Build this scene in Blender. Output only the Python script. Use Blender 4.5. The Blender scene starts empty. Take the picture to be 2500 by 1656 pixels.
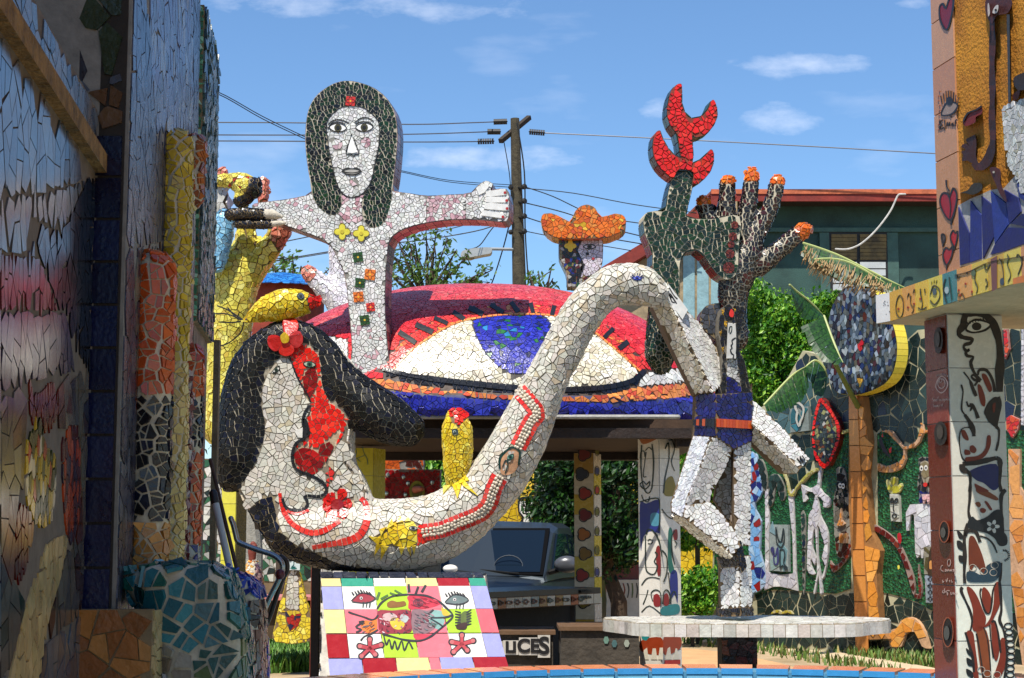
import bpy, bmesh, math, random
import numpy as np
from mathutils import Vector, Matrix, kdtree
from mathutils.bvhtree import BVHTree
R = math.radians
random.seed(7); RNG = np.random.default_rng(7)
scene = bpy.context.scene
C = scene.collection
# ---------------------------------------------------------------- camera, sky, sun
F = 3965.0                                   # focal length in photograph pixels (2500 wide)
PITCH = math.atan(472 / F); CAMZ = 1.65
cam_d = bpy.data.cameras.new('camera'); cam = bpy.data.objects.new('camera', cam_d); C.objects.link(cam)
cam.location = (0, 0, CAMZ); cam.rotation_euler = (math.pi/2 + PITCH, 0, 0)
cam_d.sensor_width = 36; cam_d.lens = 36 * F / 2500; cam_d.clip_end = 3000; cam_d.clip_start = .05
scene.camera = cam
SUN_EL, SUN_AZ = 62.0, -20.0                  # azimuth: to the right of straight behind the camera
sv = Vector((math.sin(R(SUN_AZ))*math.cos(R(SUN_EL)), -math.cos(R(SUN_AZ))*math.cos(R(SUN_EL)), math.sin(R(SUN_EL))))
sl = bpy.data.lights.new('sun', 'SUN'); sl.energy = 5.0; sl.angle = R(.53); sl.color = (1, .95, .86)
so = bpy.data.objects.new('sun', sl); C.objects.link(so); so.rotation_euler = (-sv).to_track_quat('-Z', 'Y').to_euler()
so.location = (3, -6, 12)
w = bpy.data.worlds.new('World'); scene.world = w; w.use_nodes = True
nt = w.node_tree; bg = nt.nodes['Background']
sky = nt.nodes.new('ShaderNodeTexSky'); sky.sky_type = 'NISHITA'; sky.sun_disc = False
sky.sun_elevation = R(SUN_EL); sky.sun_rotation = R(180 - SUN_AZ); sky.air_density = 1.0; sky.dust_density = .2; sky.ozone_density = 4.5
tc = nt.nodes.new('ShaderNodeTexCoord')
mp = nt.nodes.new('ShaderNodeMapping'); mp.inputs['Scale'].default_value = (5.5, 5.5, 19); mp.inputs['Location'].default_value = (1.3, .4, 2.45)
nz = nt.nodes.new('ShaderNodeTexNoise'); nz.inputs['Scale'].default_value = 1.15; nz.inputs['Detail'].default_value = 7; nz.inputs['Roughness'].default_value = .5
rp = nt.nodes.new('ShaderNodeValToRGB'); rp.color_ramp.elements[0].position = .56; rp.color_ramp.elements[1].position = .9
rp.color_ramp.elements[1].color = (.5, .5, .5, 1)
mx = nt.nodes.new('ShaderNodeMixRGB'); mx.inputs[2].default_value = (7.6, 8.0, 9.0, 1)
L = nt.links.new
L(tc.outputs['Generated'], mp.inputs[0]); L(mp.outputs[0], nz.inputs['Vector']); L(nz.outputs[0], rp.inputs[0])
CLOUD_IN = (rp, mx); L(rp.outputs[0], mx.inputs[0]); tn = nt.nodes.new('ShaderNodeMixRGB'); tn.blend_type = 'MULTIPLY'; tn.inputs[0].default_value = 1; tn.inputs[2].default_value = (.82, .97, 1.07, 1); L(sky.outputs[0], tn.inputs[1]); L(tn.outputs[0], mx.inputs[1]); L(mx.outputs[0], bg.inputs[0])
bg.inputs[1].default_value = .12
vs = scene.view_settings; vs.view_transform = 'Standard'; vs.look = 'None'; vs.exposure = .4; vs.gamma = 1
try: scene.cycles.use_denoising = True
except Exception: pass
# ---------------------------------------------------------------- projection helpers (photo pixel <-> place)
CP, SP = math.cos(PITCH), math.sin(PITCH)
def ray(px, py):
    dx, dy = (px-1250)/F, (828-py)/F
    return Vector((dx, CP - dy*SP, SP + dy*CP))
CAM = Vector((0, 0, CAMZ))
def at(px, py, Y):
    d = ray(px, py); return CAM + d*(Y/d.y)
def atz(px, py, Z):
    d = ray(px, py); return CAM + d*((Z-CAMZ)/d.z)
def atp(px, py, O, n):
    d = ray(px, py); return CAM + d*((O-CAM).dot(n)/d.dot(n))
def proj(pts):
    p = np.asarray(pts, float).reshape(-1, 3) - np.array([0, 0, CAMZ])
    yc = p[:, 1]*CP + p[:, 2]*SP; zc = -p[:, 1]*SP + p[:, 2]*CP
    return np.stack([1250 + F*p[:, 0]/yc, 828 - F*zc/yc], 1)
CR = dict(A=(500,150,1.96), B=(500,650,1.96), C=(1100,250,2.24), D=(1500,180,2.6133), E=(1500,650,2.24), F=(2050,0,2.24), G=(2050,600,2.851),
  H=(2050,1100,2.82), I=(1400,1050,2.587), J=(700,1250,2.959), K=(0,0,1.889), L=(0,800,1.831), M=(840,1000,5.2275), N=(1150,1050,3.485),
  O=(500,1050,2.5875), Q=(500,380,5.2267), R=(1640,640,3.1367), S=(1840,860,4.126), T=(1820,1200,3.438), V=(1900,440,5.2275),
  W=(2250,740,3.408), X=(2250,1190,3.364), Z=(1100,1280,4.17), P=(0,0,1.0), Y=(0,0,.9468))
def P(s, c='P'):
    x0, y0, k = CR[c]
    return [tuple([x0+float(a[0])/k, y0+float(a[1])/k] + [float(v) for v in a[2:]]) for a in (t.split(',') for t in s.split())]
def smooth(pts, closed=True, n=4):
    pts = [np.array(p, float) for p in pts]; m = len(pts); out = []
    for i in range(m if closed else m-1):
        p0 = pts[(i-1) % m] if closed else pts[max(i-1, 0)]; p1 = pts[i]; p2 = pts[(i+1) % m]
        p3 = pts[(i+2) % m] if closed else pts[min(i+2, m-1)]
        for k in range(n):
            t = k/n
            out.append(.5*((2*p1) + (p2-p0)*t + (2*p0-5*p1+4*p2-p3)*t*t + (3*p1-p0-3*p2+p3)*t**3))
    if not closed: out.append(pts[-1])
    return [tuple(o) for o in out]
def resample(pts, step, closed=False):
    pts = [np.array(p, float) for p in pts]
    if closed: pts = pts + [pts[0]]
    seg = [np.linalg.norm(pts[i+1]-pts[i]) for i in range(len(pts)-1)]; T = sum(seg)
    n = max(2 if closed else 1, int(round(T/step))); out = []; i = 0; acc = 0
    for k in range(n if closed else n+1):
        d = T*k/n
        while i < len(seg)-1 and acc+seg[i] < d: acc += seg[i]; i += 1
        t = (d-acc)/seg[i] if seg[i] > 0 else 0
        out.append(pts[i]+(pts[i+1]-pts[i])*min(1, t))
    return out
def circ(cx, cy, r, n=14, ry=None, a0=0, a1=360):
    ry = ry or r
    return [(cx+r*math.cos(R(a0+(a1-a0)*i/n)), cy+ry*math.sin(R(a0+(a1-a0)*i/n))) for i in range(n)]
def flower(cx, cy, r0, r1, k=5, n=40, a=0):
    return [(cx+(r0+(r1-r0)*abs(math.cos(k*t/2+a)))*math.cos(t), cy+(r0+(r1-r0)*abs(math.cos(k*t/2+a)))*math.sin(t)) for t in [2*math.pi*i/n for i in range(n)]]
def inside(pts, poly):
    x, y = pts[:, 0], pts[:, 1]; c = np.zeros(len(pts), bool); n = len(poly); j = n-1
    for i in range(n):
        xi, yi = poly[i][0], poly[i][1]; xj, yj = poly[j][0], poly[j][1]
        if yi != yj: c ^= ((yi > y) != (yj > y)) & (x < (xj-xi)*(y-yi)/(yj-yi)+xi)
        j = i
    return c
# fair-weather clouds: soft puffs at their bearings in the sky
def N_(op, *ins):
    n = nt.nodes.new('ShaderNodeMath'); n.operation = op
    for i, v in enumerate(ins):
        if isinstance(v, (int, float)): n.inputs[i].default_value = v
        else: L(v, n.inputs[i])
    return n.outputs[0]
sx = nt.nodes.new('ShaderNodeSeparateXYZ'); L(tc.outputs['Generated'], sx.inputs[0])
ys_ = N_('MAXIMUM', sx.outputs[1], .02); cu_, cv_ = N_('DIVIDE', sx.outputs[0], ys_), N_('DIVIDE', sx.outputs[2], ys_)
cxyz = nt.nodes.new('ShaderNodeCombineXYZ'); L(cu_, cxyz.inputs[0]); L(N_('MULTIPLY', cv_, 2.2), cxyz.inputs[1])
cn = nt.nodes.new('ShaderNodeTexNoise'); cn.inputs['Scale'].default_value = 26; cn.inputs['Detail'].default_value = 6; cn.inputs['Roughness'].default_value = .6; L(cxyz.outputs[0], cn.inputs['Vector'])
tot = None
for px, py, ax, ay, k in ((1965, 158, 240, 52, 1.0), (1890, 292, 150, 62, .85), (1600, 262, 75, 42, .7), (1200, 388, 330, 50, .85), (900, 15, 700, 62, .75), (2230, 5, 90, 25, .7)):
    d0 = ray(px, py); u0, v0 = d0.x/d0.y, d0.z/d0.y; a_, b_ = ax/F, ay/F
    e = N_('ADD', N_('POWER', N_('ABSOLUTE', N_('DIVIDE', N_('SUBTRACT', cu_, u0), a_)), 2.0), N_('POWER', N_('ABSOLUTE', N_('DIVIDE', N_('SUBTRACT', cv_, v0), b_)), 2.0))
    m1 = N_('MULTIPLY', N_('MAXIMUM', N_('SUBTRACT', 1.0, e), 0.0), k); tot = m1 if tot is None else N_('MAXIMUM', tot, m1)
cf = N_('ADD', N_('SUBTRACT', N_('MULTIPLY', tot, 1.25), .62), N_('MULTIPLY', N_('SUBTRACT', cn.outputs[0], .5), 2.4)); cf = N_('MULTIPLY', N_('MINIMUM', N_('MAXIMUM', cf, 0.0), 1.0), N_('MINIMUM', N_('MULTIPLY', tot, 1.1), .42)); cf = N_('MULTIPLY', cf, N_('GREATER_THAN', sx.outputs[1], .03))
L(N_('MAXIMUM', cf, rp.outputs[0]), mx.inputs[0])
# ---------------------------------------------------------------- colours and materials
def lin(h):
    if not isinstance(h, str): return tuple(h)[:3]
    v = [int(h[i:i+2], 16)/255 for i in (0, 2, 4)]
    return tuple(c/12.92 if c <= .04045 else ((c+.055)/1.055)**2.4 for c in v)
MATS = {}
def nodes(name):
    m = bpy.data.materials.new(name); m.use_nodes = True
    return m, m.node_tree, m.node_tree.nodes['Principled BSDF'], m.node_tree.links.new
def tile_mat(name, src, rough=.22, metal=0.0, wear=.25, bump=.02, spec=.5):
    m, t, b, l = nodes(name)
    if src == 'obj': a = t.nodes.new('ShaderNodeObjectInfo'); col = a.outputs['Color']
    else:
        a = t.nodes.new('ShaderNodeAttribute'); a.attribute_name = 'Col'; col = a.outputs['Color']
    g = t.nodes.new('ShaderNodeNewGeometry')
    n = t.nodes.new('ShaderNodeTexNoise'); n.inputs['Scale'].default_value = 22; n.inputs['Detail'].default_value = 4
    l(g.outputs['Position'], n.inputs['Vector'])
    mr = t.nodes.new('ShaderNodeMapRange'); mr.inputs[1].default_value = .3; mr.inputs[2].default_value = .75
    mr.inputs[3].default_value = 1 - wear; mr.inputs[4].default_value = 1.06
    l(n.outputs[0], mr.inputs[0])
    mul = t.nodes.new('ShaderNodeVectorMath'); mul.operation = 'SCALE'; l(col, mul.inputs[0]); l(mr.outputs[0], mul.inputs['Scale'])
    l(mul.outputs[0], b.inputs['Base Color'])
    r2 = t.nodes.new('ShaderNodeMapRange'); r2.inputs[3].default_value = rough*.7; r2.inputs[4].default_value = rough*1.9
    l(n.outputs[0], r2.inputs[0]); l(r2.outputs[0], b.inputs['Roughness'])
    b.inputs['Metallic'].default_value = metal; b.inputs['Specular IOR Level'].default_value = spec
    if bump:
        n2 = t.nodes.new('ShaderNodeTexNoise'); n2.inputs['Scale'].default_value = 60; l(g.outputs['Position'], n2.inputs['Vector'])
        bp = t.nodes.new('ShaderNodeBump'); bp.inputs['Strength'].default_value = .12; bp.inputs['Distance'].default_value = bump
        l(n2.outputs[0], bp.inputs['Height']); l(bp.outputs[0], b.inputs['Normal'])
    MATS[name] = m
    return m
tile_mat('glazed_obj', 'obj'); tile_mat('glazed_fld', 'fld')
tile_mat('mirror_obj', 'obj', .14, .3, .2, 0); tile_mat('mirror_fld', 'fld', .14, .3, .2, 0)
tile_mat('matte_fld', 'fld', .5, 0, .3); tile_mat('matte_obj', 'obj', .5, 0, .3)
tile_mat('clean_obj', 'obj', .2, 0, .06, .006); tile_mat('clean_fld', 'fld', .2, 0, .06, .006); tile_mat('satin_obj', 'obj', .34, 0, .14, spec=.26); tile_mat('satin_fld', 'fld', .34, 0, .14, spec=.26)
tile_mat('paint_fld', 'fld', .35, 0, .15, 0)
def mat(name, col, rough=.7, metal=0, nscale=14, var=.35, bump=.15, col2=None, bscale=None, spec=None):
    if name in MATS: return MATS[name]
    m, t, b, l = nodes(name); c = lin(col); c2 = lin(col2) if col2 else tuple(v*(1-var) for v in c)
    g = t.nodes.new('ShaderNodeNewGeometry'); n = t.nodes.new('ShaderNodeTexNoise'); n.inputs['Scale'].default_value = nscale; n.inputs['Detail'].default_value = 8
    n.inputs['Roughness'].default_value = .65
    l(g.outputs['Position'], n.inputs['Vector'])
    r = t.nodes.new('ShaderNodeValToRGB'); r.color_ramp.elements[0].position = .34; r.color_ramp.elements[1].position = .62
    r.color_ramp.elements[0].color = (*c2, 1); r.color_ramp.elements[1].color = (*c, 1)
    l(n.outputs[0], r.inputs[0]); l(r.outputs[0], b.inputs['Base Color'])
    b.inputs['Roughness'].default_value = rough; b.inputs['Metallic'].default_value = metal
    if spec is not None: b.inputs['Specular IOR Level'].default_value = spec
    if bump:
        n2 = t.nodes.new('ShaderNodeTexNoise'); n2.inputs['Scale'].default_value = bscale or nscale*4; n2.inputs['Detail'].default_value = 6
        l(g.outputs['Position'], n2.inputs['Vector'])
        bp = t.nodes.new('ShaderNodeBump'); bp.inputs['Strength'].default_value = bump; bp.inputs['Distance'].default_value = .02
        l(n2.outputs[0], bp.inputs['Height']); l(bp.outputs[0], b.inputs['Normal'])
    MATS[name] = m
    return m
G_DARK = mat('grout_dark', '3A3530', .9); G_CREAM = mat('grout_cream', 'CFC3A8', .9); G_BROWN = mat('grout_brown', '7A6448', .9)
G_GREY = mat('grout_grey', '86827A', .9); G_TAN = mat('grout_tan', '8A7656', .9)
# ---------------------------------------------------------------- objects
def mesh(name, vs, fs, m=None, cols=None, smooth_=False):
    me = bpy.data.meshes.new(name); me.from_pydata([tuple(v) for v in vs], [], fs); me.update()
    if m: me.materials.append(m)
    if cols is not None:
        a = me.attributes.new('Col', 'FLOAT_COLOR', 'FACE')
        arr = np.ones((len(fs), 4), np.float32); arr[:, :3] = np.asarray(cols, np.float32)[:, :3]
        a.data.foreach_set('color', arr.ravel())
    if smooth_: me.polygons.foreach_set('use_smooth', [True]*len(me.polygons))
    return me
def tag(o, label, cat, group=None):
    o['label'] = label; o['category'] = cat
    if group: o['group'] = group
    return o
def thing(name, label, cat, loc, group=None):
    o = bpy.data.objects.new(name, None); C.objects.link(o); o.location = loc; o.empty_display_size = .2
    tag(o, label, cat, group); return o
def wpos(o):
    v = Vector(o.location)
    while o.parent: o = o.parent; v = v + Vector(o.location)
    return v
def obj(name, geo, m, parent=None, cols=None, smooth_=False, kind=None):
    """geo in world coordinates; origin moved to the piece's centre"""
    vs, fs = geo
    if not vs: return None
    c = sum((Vector(v) for v in vs), Vector())/len(vs)
    me = mesh(name, [Vector(v)-c for v in vs], fs, m, cols, smooth_)
    o = bpy.data.objects.new(name, me); C.objects.link(o)
    if parent: o.parent = parent; o.location = c - wpos(parent)
    else: o.location = c
    if kind: o['kind'] = kind
    return o
def struct(name, geo, m, **k):
    return obj(name, geo, m, kind='structure', **k)
def join(*gs):
    V, Fc = [], []
    for vs, fs in gs:
        b = len(V); V += [Vector(v) for v in vs]; Fc += [tuple(i+b for i in f) for f in fs]
    return V, Fc
def hexa(a, b):   # two quads (lists of 4 points)
    v = [Vector(p) for p in a]+[Vector(p) for p in b]
    return v, [(0,1,2,3), (7,6,5,4), (0,4,5,1), (1,5,6,2), (2,6,7,3), (3,7,4,0)]
def box(x0, x1, y0, y1, z0, z1):
    return hexa([(x0,y0,z0),(x1,y0,z0),(x1,y0,z1),(x0,y0,z1)], [(x0,y1,z0),(x1,y1,z0),(x1,y1,z1),(x0,y1,z1)])
def obox(O, U, V, W):  # oriented box from corner O with edge vectors
    O, U, V, W = map(Vector, (O, U, V, W))
    return hexa([O, O+U, O+U+V, O+V], [O+W, O+U+W, O+U+V+W, O+V+W])
def prism(poly, E):
    n = len(poly); E = Vector(E); v = [Vector(p) for p in poly]
    return v+[p+E for p in v], [tuple(range(n)), tuple(range(2*n-1, n-1, -1))]+[(i, i+n, (i+1) % n+n, (i+1) % n) for i in range(n)]
def tube(path, rad, seg=12, cap=True, dome=True):
    path = [Vector(p[:3]) for p in path]; n = len(path)
    rad = [rad]*n if not hasattr(rad, '__len__') else list(rad)
    if cap and dome:
        d0 = (path[0]-path[1]).normalized(); d1 = (path[-1]-path[-2]).normalized()
        pre, pr, po, qr = [], [], [], []
        for a in (80, 55, 28):
            pre.append(path[0]+d0*rad[0]*math.sin(R(a))); pr.append(rad[0]*math.cos(R(a)))
        for a in (28, 55, 80):
            po.append(path[-1]+d1*rad[-1]*math.sin(R(a))); qr.append(rad[-1]*math.cos(R(a)))
        path = pre+path+po; rad = pr+rad+qr; n = len(path)
    V, Fc = [], []; up = None
    for i in range(n):
        d = (path[min(i+1, n-1)]-path[max(i-1, 0)]).normalized()
        if up is None: up = d.orthogonal().normalized()
        up = (up-d*up.dot(d)).normalized(); s = d.cross(up)
        for k in range(seg):
            a = 2*math.pi*k/seg; V.append(path[i]+(up*math.cos(a)+s*math.sin(a))*rad[i])
    for i in range(n-1):
        for k in range(seg):
            Fc.append((i*seg+k, i*seg+(k+1) % seg, (i+1)*seg+(k+1) % seg, (i+1)*seg+k))
    if cap: Fc.append(tuple(range(seg-1, -1, -1))); Fc.append(tuple(range((n-1)*seg, n*seg)))
    return V, Fc
def ball(c, r, seg=12, rings=8, sx=1, sy=1, sz=1):
    V, Fc = [], []; c = Vector(c)
    for i in range(rings+1):
        t = math.pi*i/rings
        for k in range(seg):
            a = 2*math.pi*k/seg; V.append(c+Vector((r*sx*math.sin(t)*math.cos(a), r*sy*math.sin(t)*math.sin(a), r*sz*math.cos(t))))
    for i in range(rings):
        for k in range(seg): Fc.append((i*seg+k, (i+1)*seg+k, (i+1)*seg+(k+1) % seg, i*seg+(k+1) % seg))
    return V, Fc
def lathe(c, prof, seg=20):
    c = Vector(c); V, Fc = [], []
    for r, z in prof:
        for k in range(seg):
            a = 2*math.pi*k/seg; V.append(c+Vector((r*math.cos(a), r*math.sin(a), z)))
    for i in range(len(prof)-1):
        for k in range(seg): Fc.append((i*seg+k, i*seg+(k+1) % seg, (i+1)*seg+(k+1) % seg, (i+1)*seg+k))
    return V, Fc
def pxtube(pts, Y, seg=16, sm=3):
    """pts: (px,py,r_px[,Y]); a tube standing at depth Y"""
    pts = smooth([tuple(p[:3])+((p[3],) if len(p) > 3 else (Y,)) for p in pts], False, sm)
    return tube([at(p[0], p[1], p[3]) for p in pts], [p[2]*p[3]/F for p in pts], seg)
def remesh(geos, voxel=.03, it=10, fac=.5):
    g = join(*geos); me = mesh('tmp', *g); o = bpy.data.objects.new('tmp', me); C.objects.link(o)
    bm = bmesh.new(); bm.from_mesh(me); bmesh.ops.recalc_face_normals(bm, faces=bm.faces); bm.to_mesh(me); bm.free()
    m = o.modifiers.new('r', 'REMESH'); m.mode = 'VOXEL'; m.voxel_size = voxel
    if it: s = o.modifiers.new('s', 'SMOOTH'); s.iterations = it; s.factor = fac
    dg = bpy.context.evaluated_depsgraph_get(); e = o.evaluated_get(dg); em = e.to_mesh()
    V = [v.co.copy() for v in em.vertices]; Fc = [tuple(p.vertices) for p in em.polygons]
    e.to_mesh_clear(); bpy.data.objects.remove(o); bpy.data.meshes.remove(me)
    return V, Fc
# ---------------------------------------------------------------- the mosaic: broken tile pieces set on a surface
PAL = dict(
 white=[('E6E4DF',5),('DAD8D4',3),('EFEDE6',2),('CFCDC9',1)], whitepink=[('E2E0DA',3),('CFA6AC',2),('D9B9BC',1),('B98690',1)],
 wp2=[('E6E4DF',12),('D2A8AE',1),('D8D6D2',3)], cream=[('EFE6CF',4),('E2D8BE',3),('D2C6A8',2),('F4EEDF',3),('CBBFA6',1)],
 shell=[('CCC6B8',6),('C2BEB2',5),('D6CFC0',4),('B8AE9A',1),('C4B59A',1)], grey=[('C4C2BC',4),('B2B0AA',3),('D2D0CA',2)],
 black=[('16161C',5),('101428',3),('1E1E22',3),('0C0C10',2),('1C2034',1)], hair=[('121214',6),('0E1022',2),('18181A',4),('1C1C18',1)],
 hgreen=[('0A2A0A',5),('071E06',3),('080909',7),('0F360D',2)], green=[('0C2C10',5),('08200C',4),('103814',2),('061808',2)],
 red=[('E41C10',5),('D4160E',3),('EC3420',2)], dred=[('8E0C0C',5),('7A0A0C',3),('B01210',3)], rednut=[('E0352C',3),('D9453C',3),('C82A24',2)],
 domered=[('E43438',5),('DA2A30',4),('EA5450',2),('C82830',2)], domesheen=[('E04A4A',5),('D84042',4),('E46A64',2),('C04644',1)],
 oran=[('EC7410',5),('E4660E',4),('E8862C',2),('C85416',1)], hat=[('E87414',5),('DC6610',4),('E28A34',2),('C2501C',1),('E0B030',1)],
 orred=[('E88A3C',1),('E05A3A',2),('DA3A34',6),('D2302E',3)], orband=[('E8924A',5),('E07A4A',3),('D8553A',2)], sal=[('D98068',5),('CC6E58',3),('E09880',2)],
 yel=[('EAD23C',5),('DCC02C',4),('F0E066',2),('D2B024',1)], yfish=[('EACD2E',5),('DDB822',3),('F0DC58',2)], ylt=[('E9DC62',5),('DCCB4C',4),('D2B84A',2),('F0E684',1)],
 blue=[('262C9C',5),('2C34B0',4),('1E248C',3),('363CA8',1)], navy=[('171C66',5),('121650',4),('1E2478',2)], bluemix=[('242A98',10),('2C32AC',6),('1E6A2E',1),('2A7AB0',1),('18204A',1)],
 sky=[('8CC8E8',5),('74B4DA',3),('A8D8EE',2)], teal=[('1C5A62',4),('2A7078',4),('174A44',3),('256A5A',2),('3A8A92',1)], bluesh=[('24389A',4),('1A2A78',3),('3048B0',2)],
 brownred=[('6E2018',4),('58160F',3),('80301E',2)], hand=[('1A1416',6),('140F12',4),('3A1012',2),('4E1414',1),('22201E',1)],
 mir=[('4A545C',5),('6E7880',4),('26325A',2),('A8AEB2',2),('2A2428',4),('5E5E56',4),('1A2240',2),('4E1A18',1),('8A9298',2),('30383A',4)],
 gmir=[('1E302E',5),('263C3A',4),('162422',3),('34504E',2),('1A2C52',1)], slate=[('1C2A26',4),('24342E',4),('16201C',3),('2E3E36',1)],
 slateb=[('1E2E2C',6),('162420',5),('2A403C',3),('1A2640',1)], otile=[('E0963E',5),('D88A34',3),('E8A452',2)], opeel=[('D08A44',5),('C47C38',3),('DA9A56',2)],
 dark=[('14221A',3),('221612',2),('10141C',3),('2A2A1C',1)], multi=[('1A1A22',5),('5A1A18',2),('1E4A2A',2),('8A7A4A',1),('243080',1),('A8A098',1)],
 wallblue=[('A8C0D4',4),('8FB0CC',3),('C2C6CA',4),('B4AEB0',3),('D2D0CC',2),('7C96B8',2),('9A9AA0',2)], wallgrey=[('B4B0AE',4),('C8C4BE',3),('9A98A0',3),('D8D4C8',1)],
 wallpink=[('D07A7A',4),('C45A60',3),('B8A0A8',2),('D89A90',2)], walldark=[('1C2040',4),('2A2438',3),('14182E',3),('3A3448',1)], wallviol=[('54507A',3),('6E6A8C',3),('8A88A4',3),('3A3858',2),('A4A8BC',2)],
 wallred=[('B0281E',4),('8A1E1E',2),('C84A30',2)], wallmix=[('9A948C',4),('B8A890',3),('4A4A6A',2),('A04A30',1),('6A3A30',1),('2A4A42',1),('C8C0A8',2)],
 plum=[('6A5058',4),('8A6A68',3),('4A3A44',2),('A88A80',2)], beige=[('D8C088',4),('CDB47C',3)], orbox=[('B4763A',4),('A0622C',3),('8E5426',2),('C48A4A',1)],
 floor=[('E8E6E0',5)], gcol=[('3E7254',4),('6FB08A',3),('4E8A6A',3),('9CD8B0',3),('2A5042',2),('C0E4C8',2)], orange2=[('C8541E',5),('B84818',3),('D8662C',2)],
 olive=[('8A8A2C',1)], lav=[('A6A6DC',1)], brick=[('8E3A24',5),('7E3020',3)])
SCL, GSC = .6, .5
SHR = dict(hgreen=.0013, hair=.0009, green=.0011, hand=.0013, black=.001, red=.0005)   # wider joints in the dark glazes
for k_ in list(PAL):
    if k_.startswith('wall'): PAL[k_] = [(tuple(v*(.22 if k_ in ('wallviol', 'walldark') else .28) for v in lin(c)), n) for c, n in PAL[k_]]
class Paint:
    """design on a surface, laid out as photo-pixel outlines (a layout plan; colours are the tiles' own)"""
    def __init__(s, base): s.layers = [(None, base)]; s.k = [1.0]
    def add(s, poly, pal, k=1.0): s.k.append(k); s.layers.append(([(p[0], p[1]) for p in poly], pal)); return s
    def widths(s):
        out = [1e9]
        for poly, _ in s.layers[1:]:
            A = area2(poly); L_ = sum(math.dist(poly[i], poly[(i+1) % len(poly)]) for i in range(len(poly))); out.append(max(2.5, 2*A/max(1, L_)))
        return out
    def spacing(s, base, mpp):
        lv = []
        for w_ in s.widths():
            t = w_*mpp*1.25; k = 1.0
            for q in (1.0, .72, .52, .38): 
                k = q
                if base*q <= t: break
            lv.append(base*k)
        lv = [v*max(q, .5) if v > base*.6 else v for v, q in zip(lv, s.k)]
        return np.array(lv)
    def ids(s, px):
        px = np.asarray(px, float); r = np.zeros(len(px), int)
        for i, (poly, _) in enumerate(s.layers):
            if i: r[inside(px, poly)] = i
        return r
    def borders(s, step):
        Q, A, B = [], [], []
        for i, (poly, _) in enumerate(s.layers):
            if not i: continue
            q = np.array(resample(poly, step, True)); d = np.roll(q, -1, 0)-np.roll(q, 1, 0)
            n = np.stack([d[:, 1], -d[:, 0]], 1); n /= np.maximum(1e-6, np.linalg.norm(n, axis=1))[:, None]
            a = s.ids(q+n*1.6); b = s.ids(q-n*1.6); k = a != b
            Q += list(q[k]); A += list(a[k]); B += list(b[k])
        return Q, A, B
    def col(s, i):
        pal = s.layers[i][1]
        lst = PAL[pal] if isinstance(pal, str) else pal
        c = random.choices([l[0] for l in lst], [l[1] for l in lst])[0]
        j = random.uniform(.86, 1.1); return tuple(min(1, v*j*random.uniform(.97, 1.03)) for v in lin(c))
def clip(poly, nx, ny, d):
    out = []; n = len(poly)
    for i in range(n):
        a = poly[i]; b = poly[(i+1) % n]; da = a[0]*nx+a[1]*ny-d; db = b[0]*nx+b[1]*ny-d
        if da <= 0: out.append(a)
        if (da < 0 < db) or (db < 0 < da):
            t = da/(da-db); out.append((a[0]+(b[0]-a[0])*t, a[1]+(b[1]-a[1])*t))
    return out
def tidy(poly, tol):
    poly = list(poly)
    while len(poly) > 4:
        m = min(range(len(poly)), key=lambda i: math.dist(poly[i], poly[(i+1) % len(poly)]))
        k = (m+1) % len(poly)
        if math.dist(poly[m], poly[k]) > tol: break
        q = ((poly[m][0]+poly[k][0])/2, (poly[m][1]+poly[k][1])/2)
        poly[m] = q; del poly[k]
    return poly
def area2(p): return .5*abs(sum(p[i][0]*p[(i+1) % len(p)][1]-p[(i+1) % len(p)][0]*p[i][1] for i in range(len(p))))
def darts(p, rr, gs, S=None):
    """keep points no closer than their own radius; p Nx3, rr N"""
    grid = {}; K = []
    for i in range(len(p)):
        q = p[i]; kx, ky, kz = int(q[0]//gs), int(q[1]//gs), int(q[2]//gs); ok = True; l2 = rr[i]*rr[i]
        for dx in (-1, 0, 1):
            for dy in (-1, 0, 1):
                for dz in (-1, 0, 1):
                    for o in grid.get((kx+dx, ky+dy, kz+dz), ()):
                        if (o[0]-q[0])**2+(o[1]-q[1])**2+(o[2]-q[2])**2 < l2: ok = False; break
                    if not ok: break
                if not ok: break
            if not ok: break
        if ok: grid.setdefault((kx, ky, kz), []).append(q); K.append(i)
    return K
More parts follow.
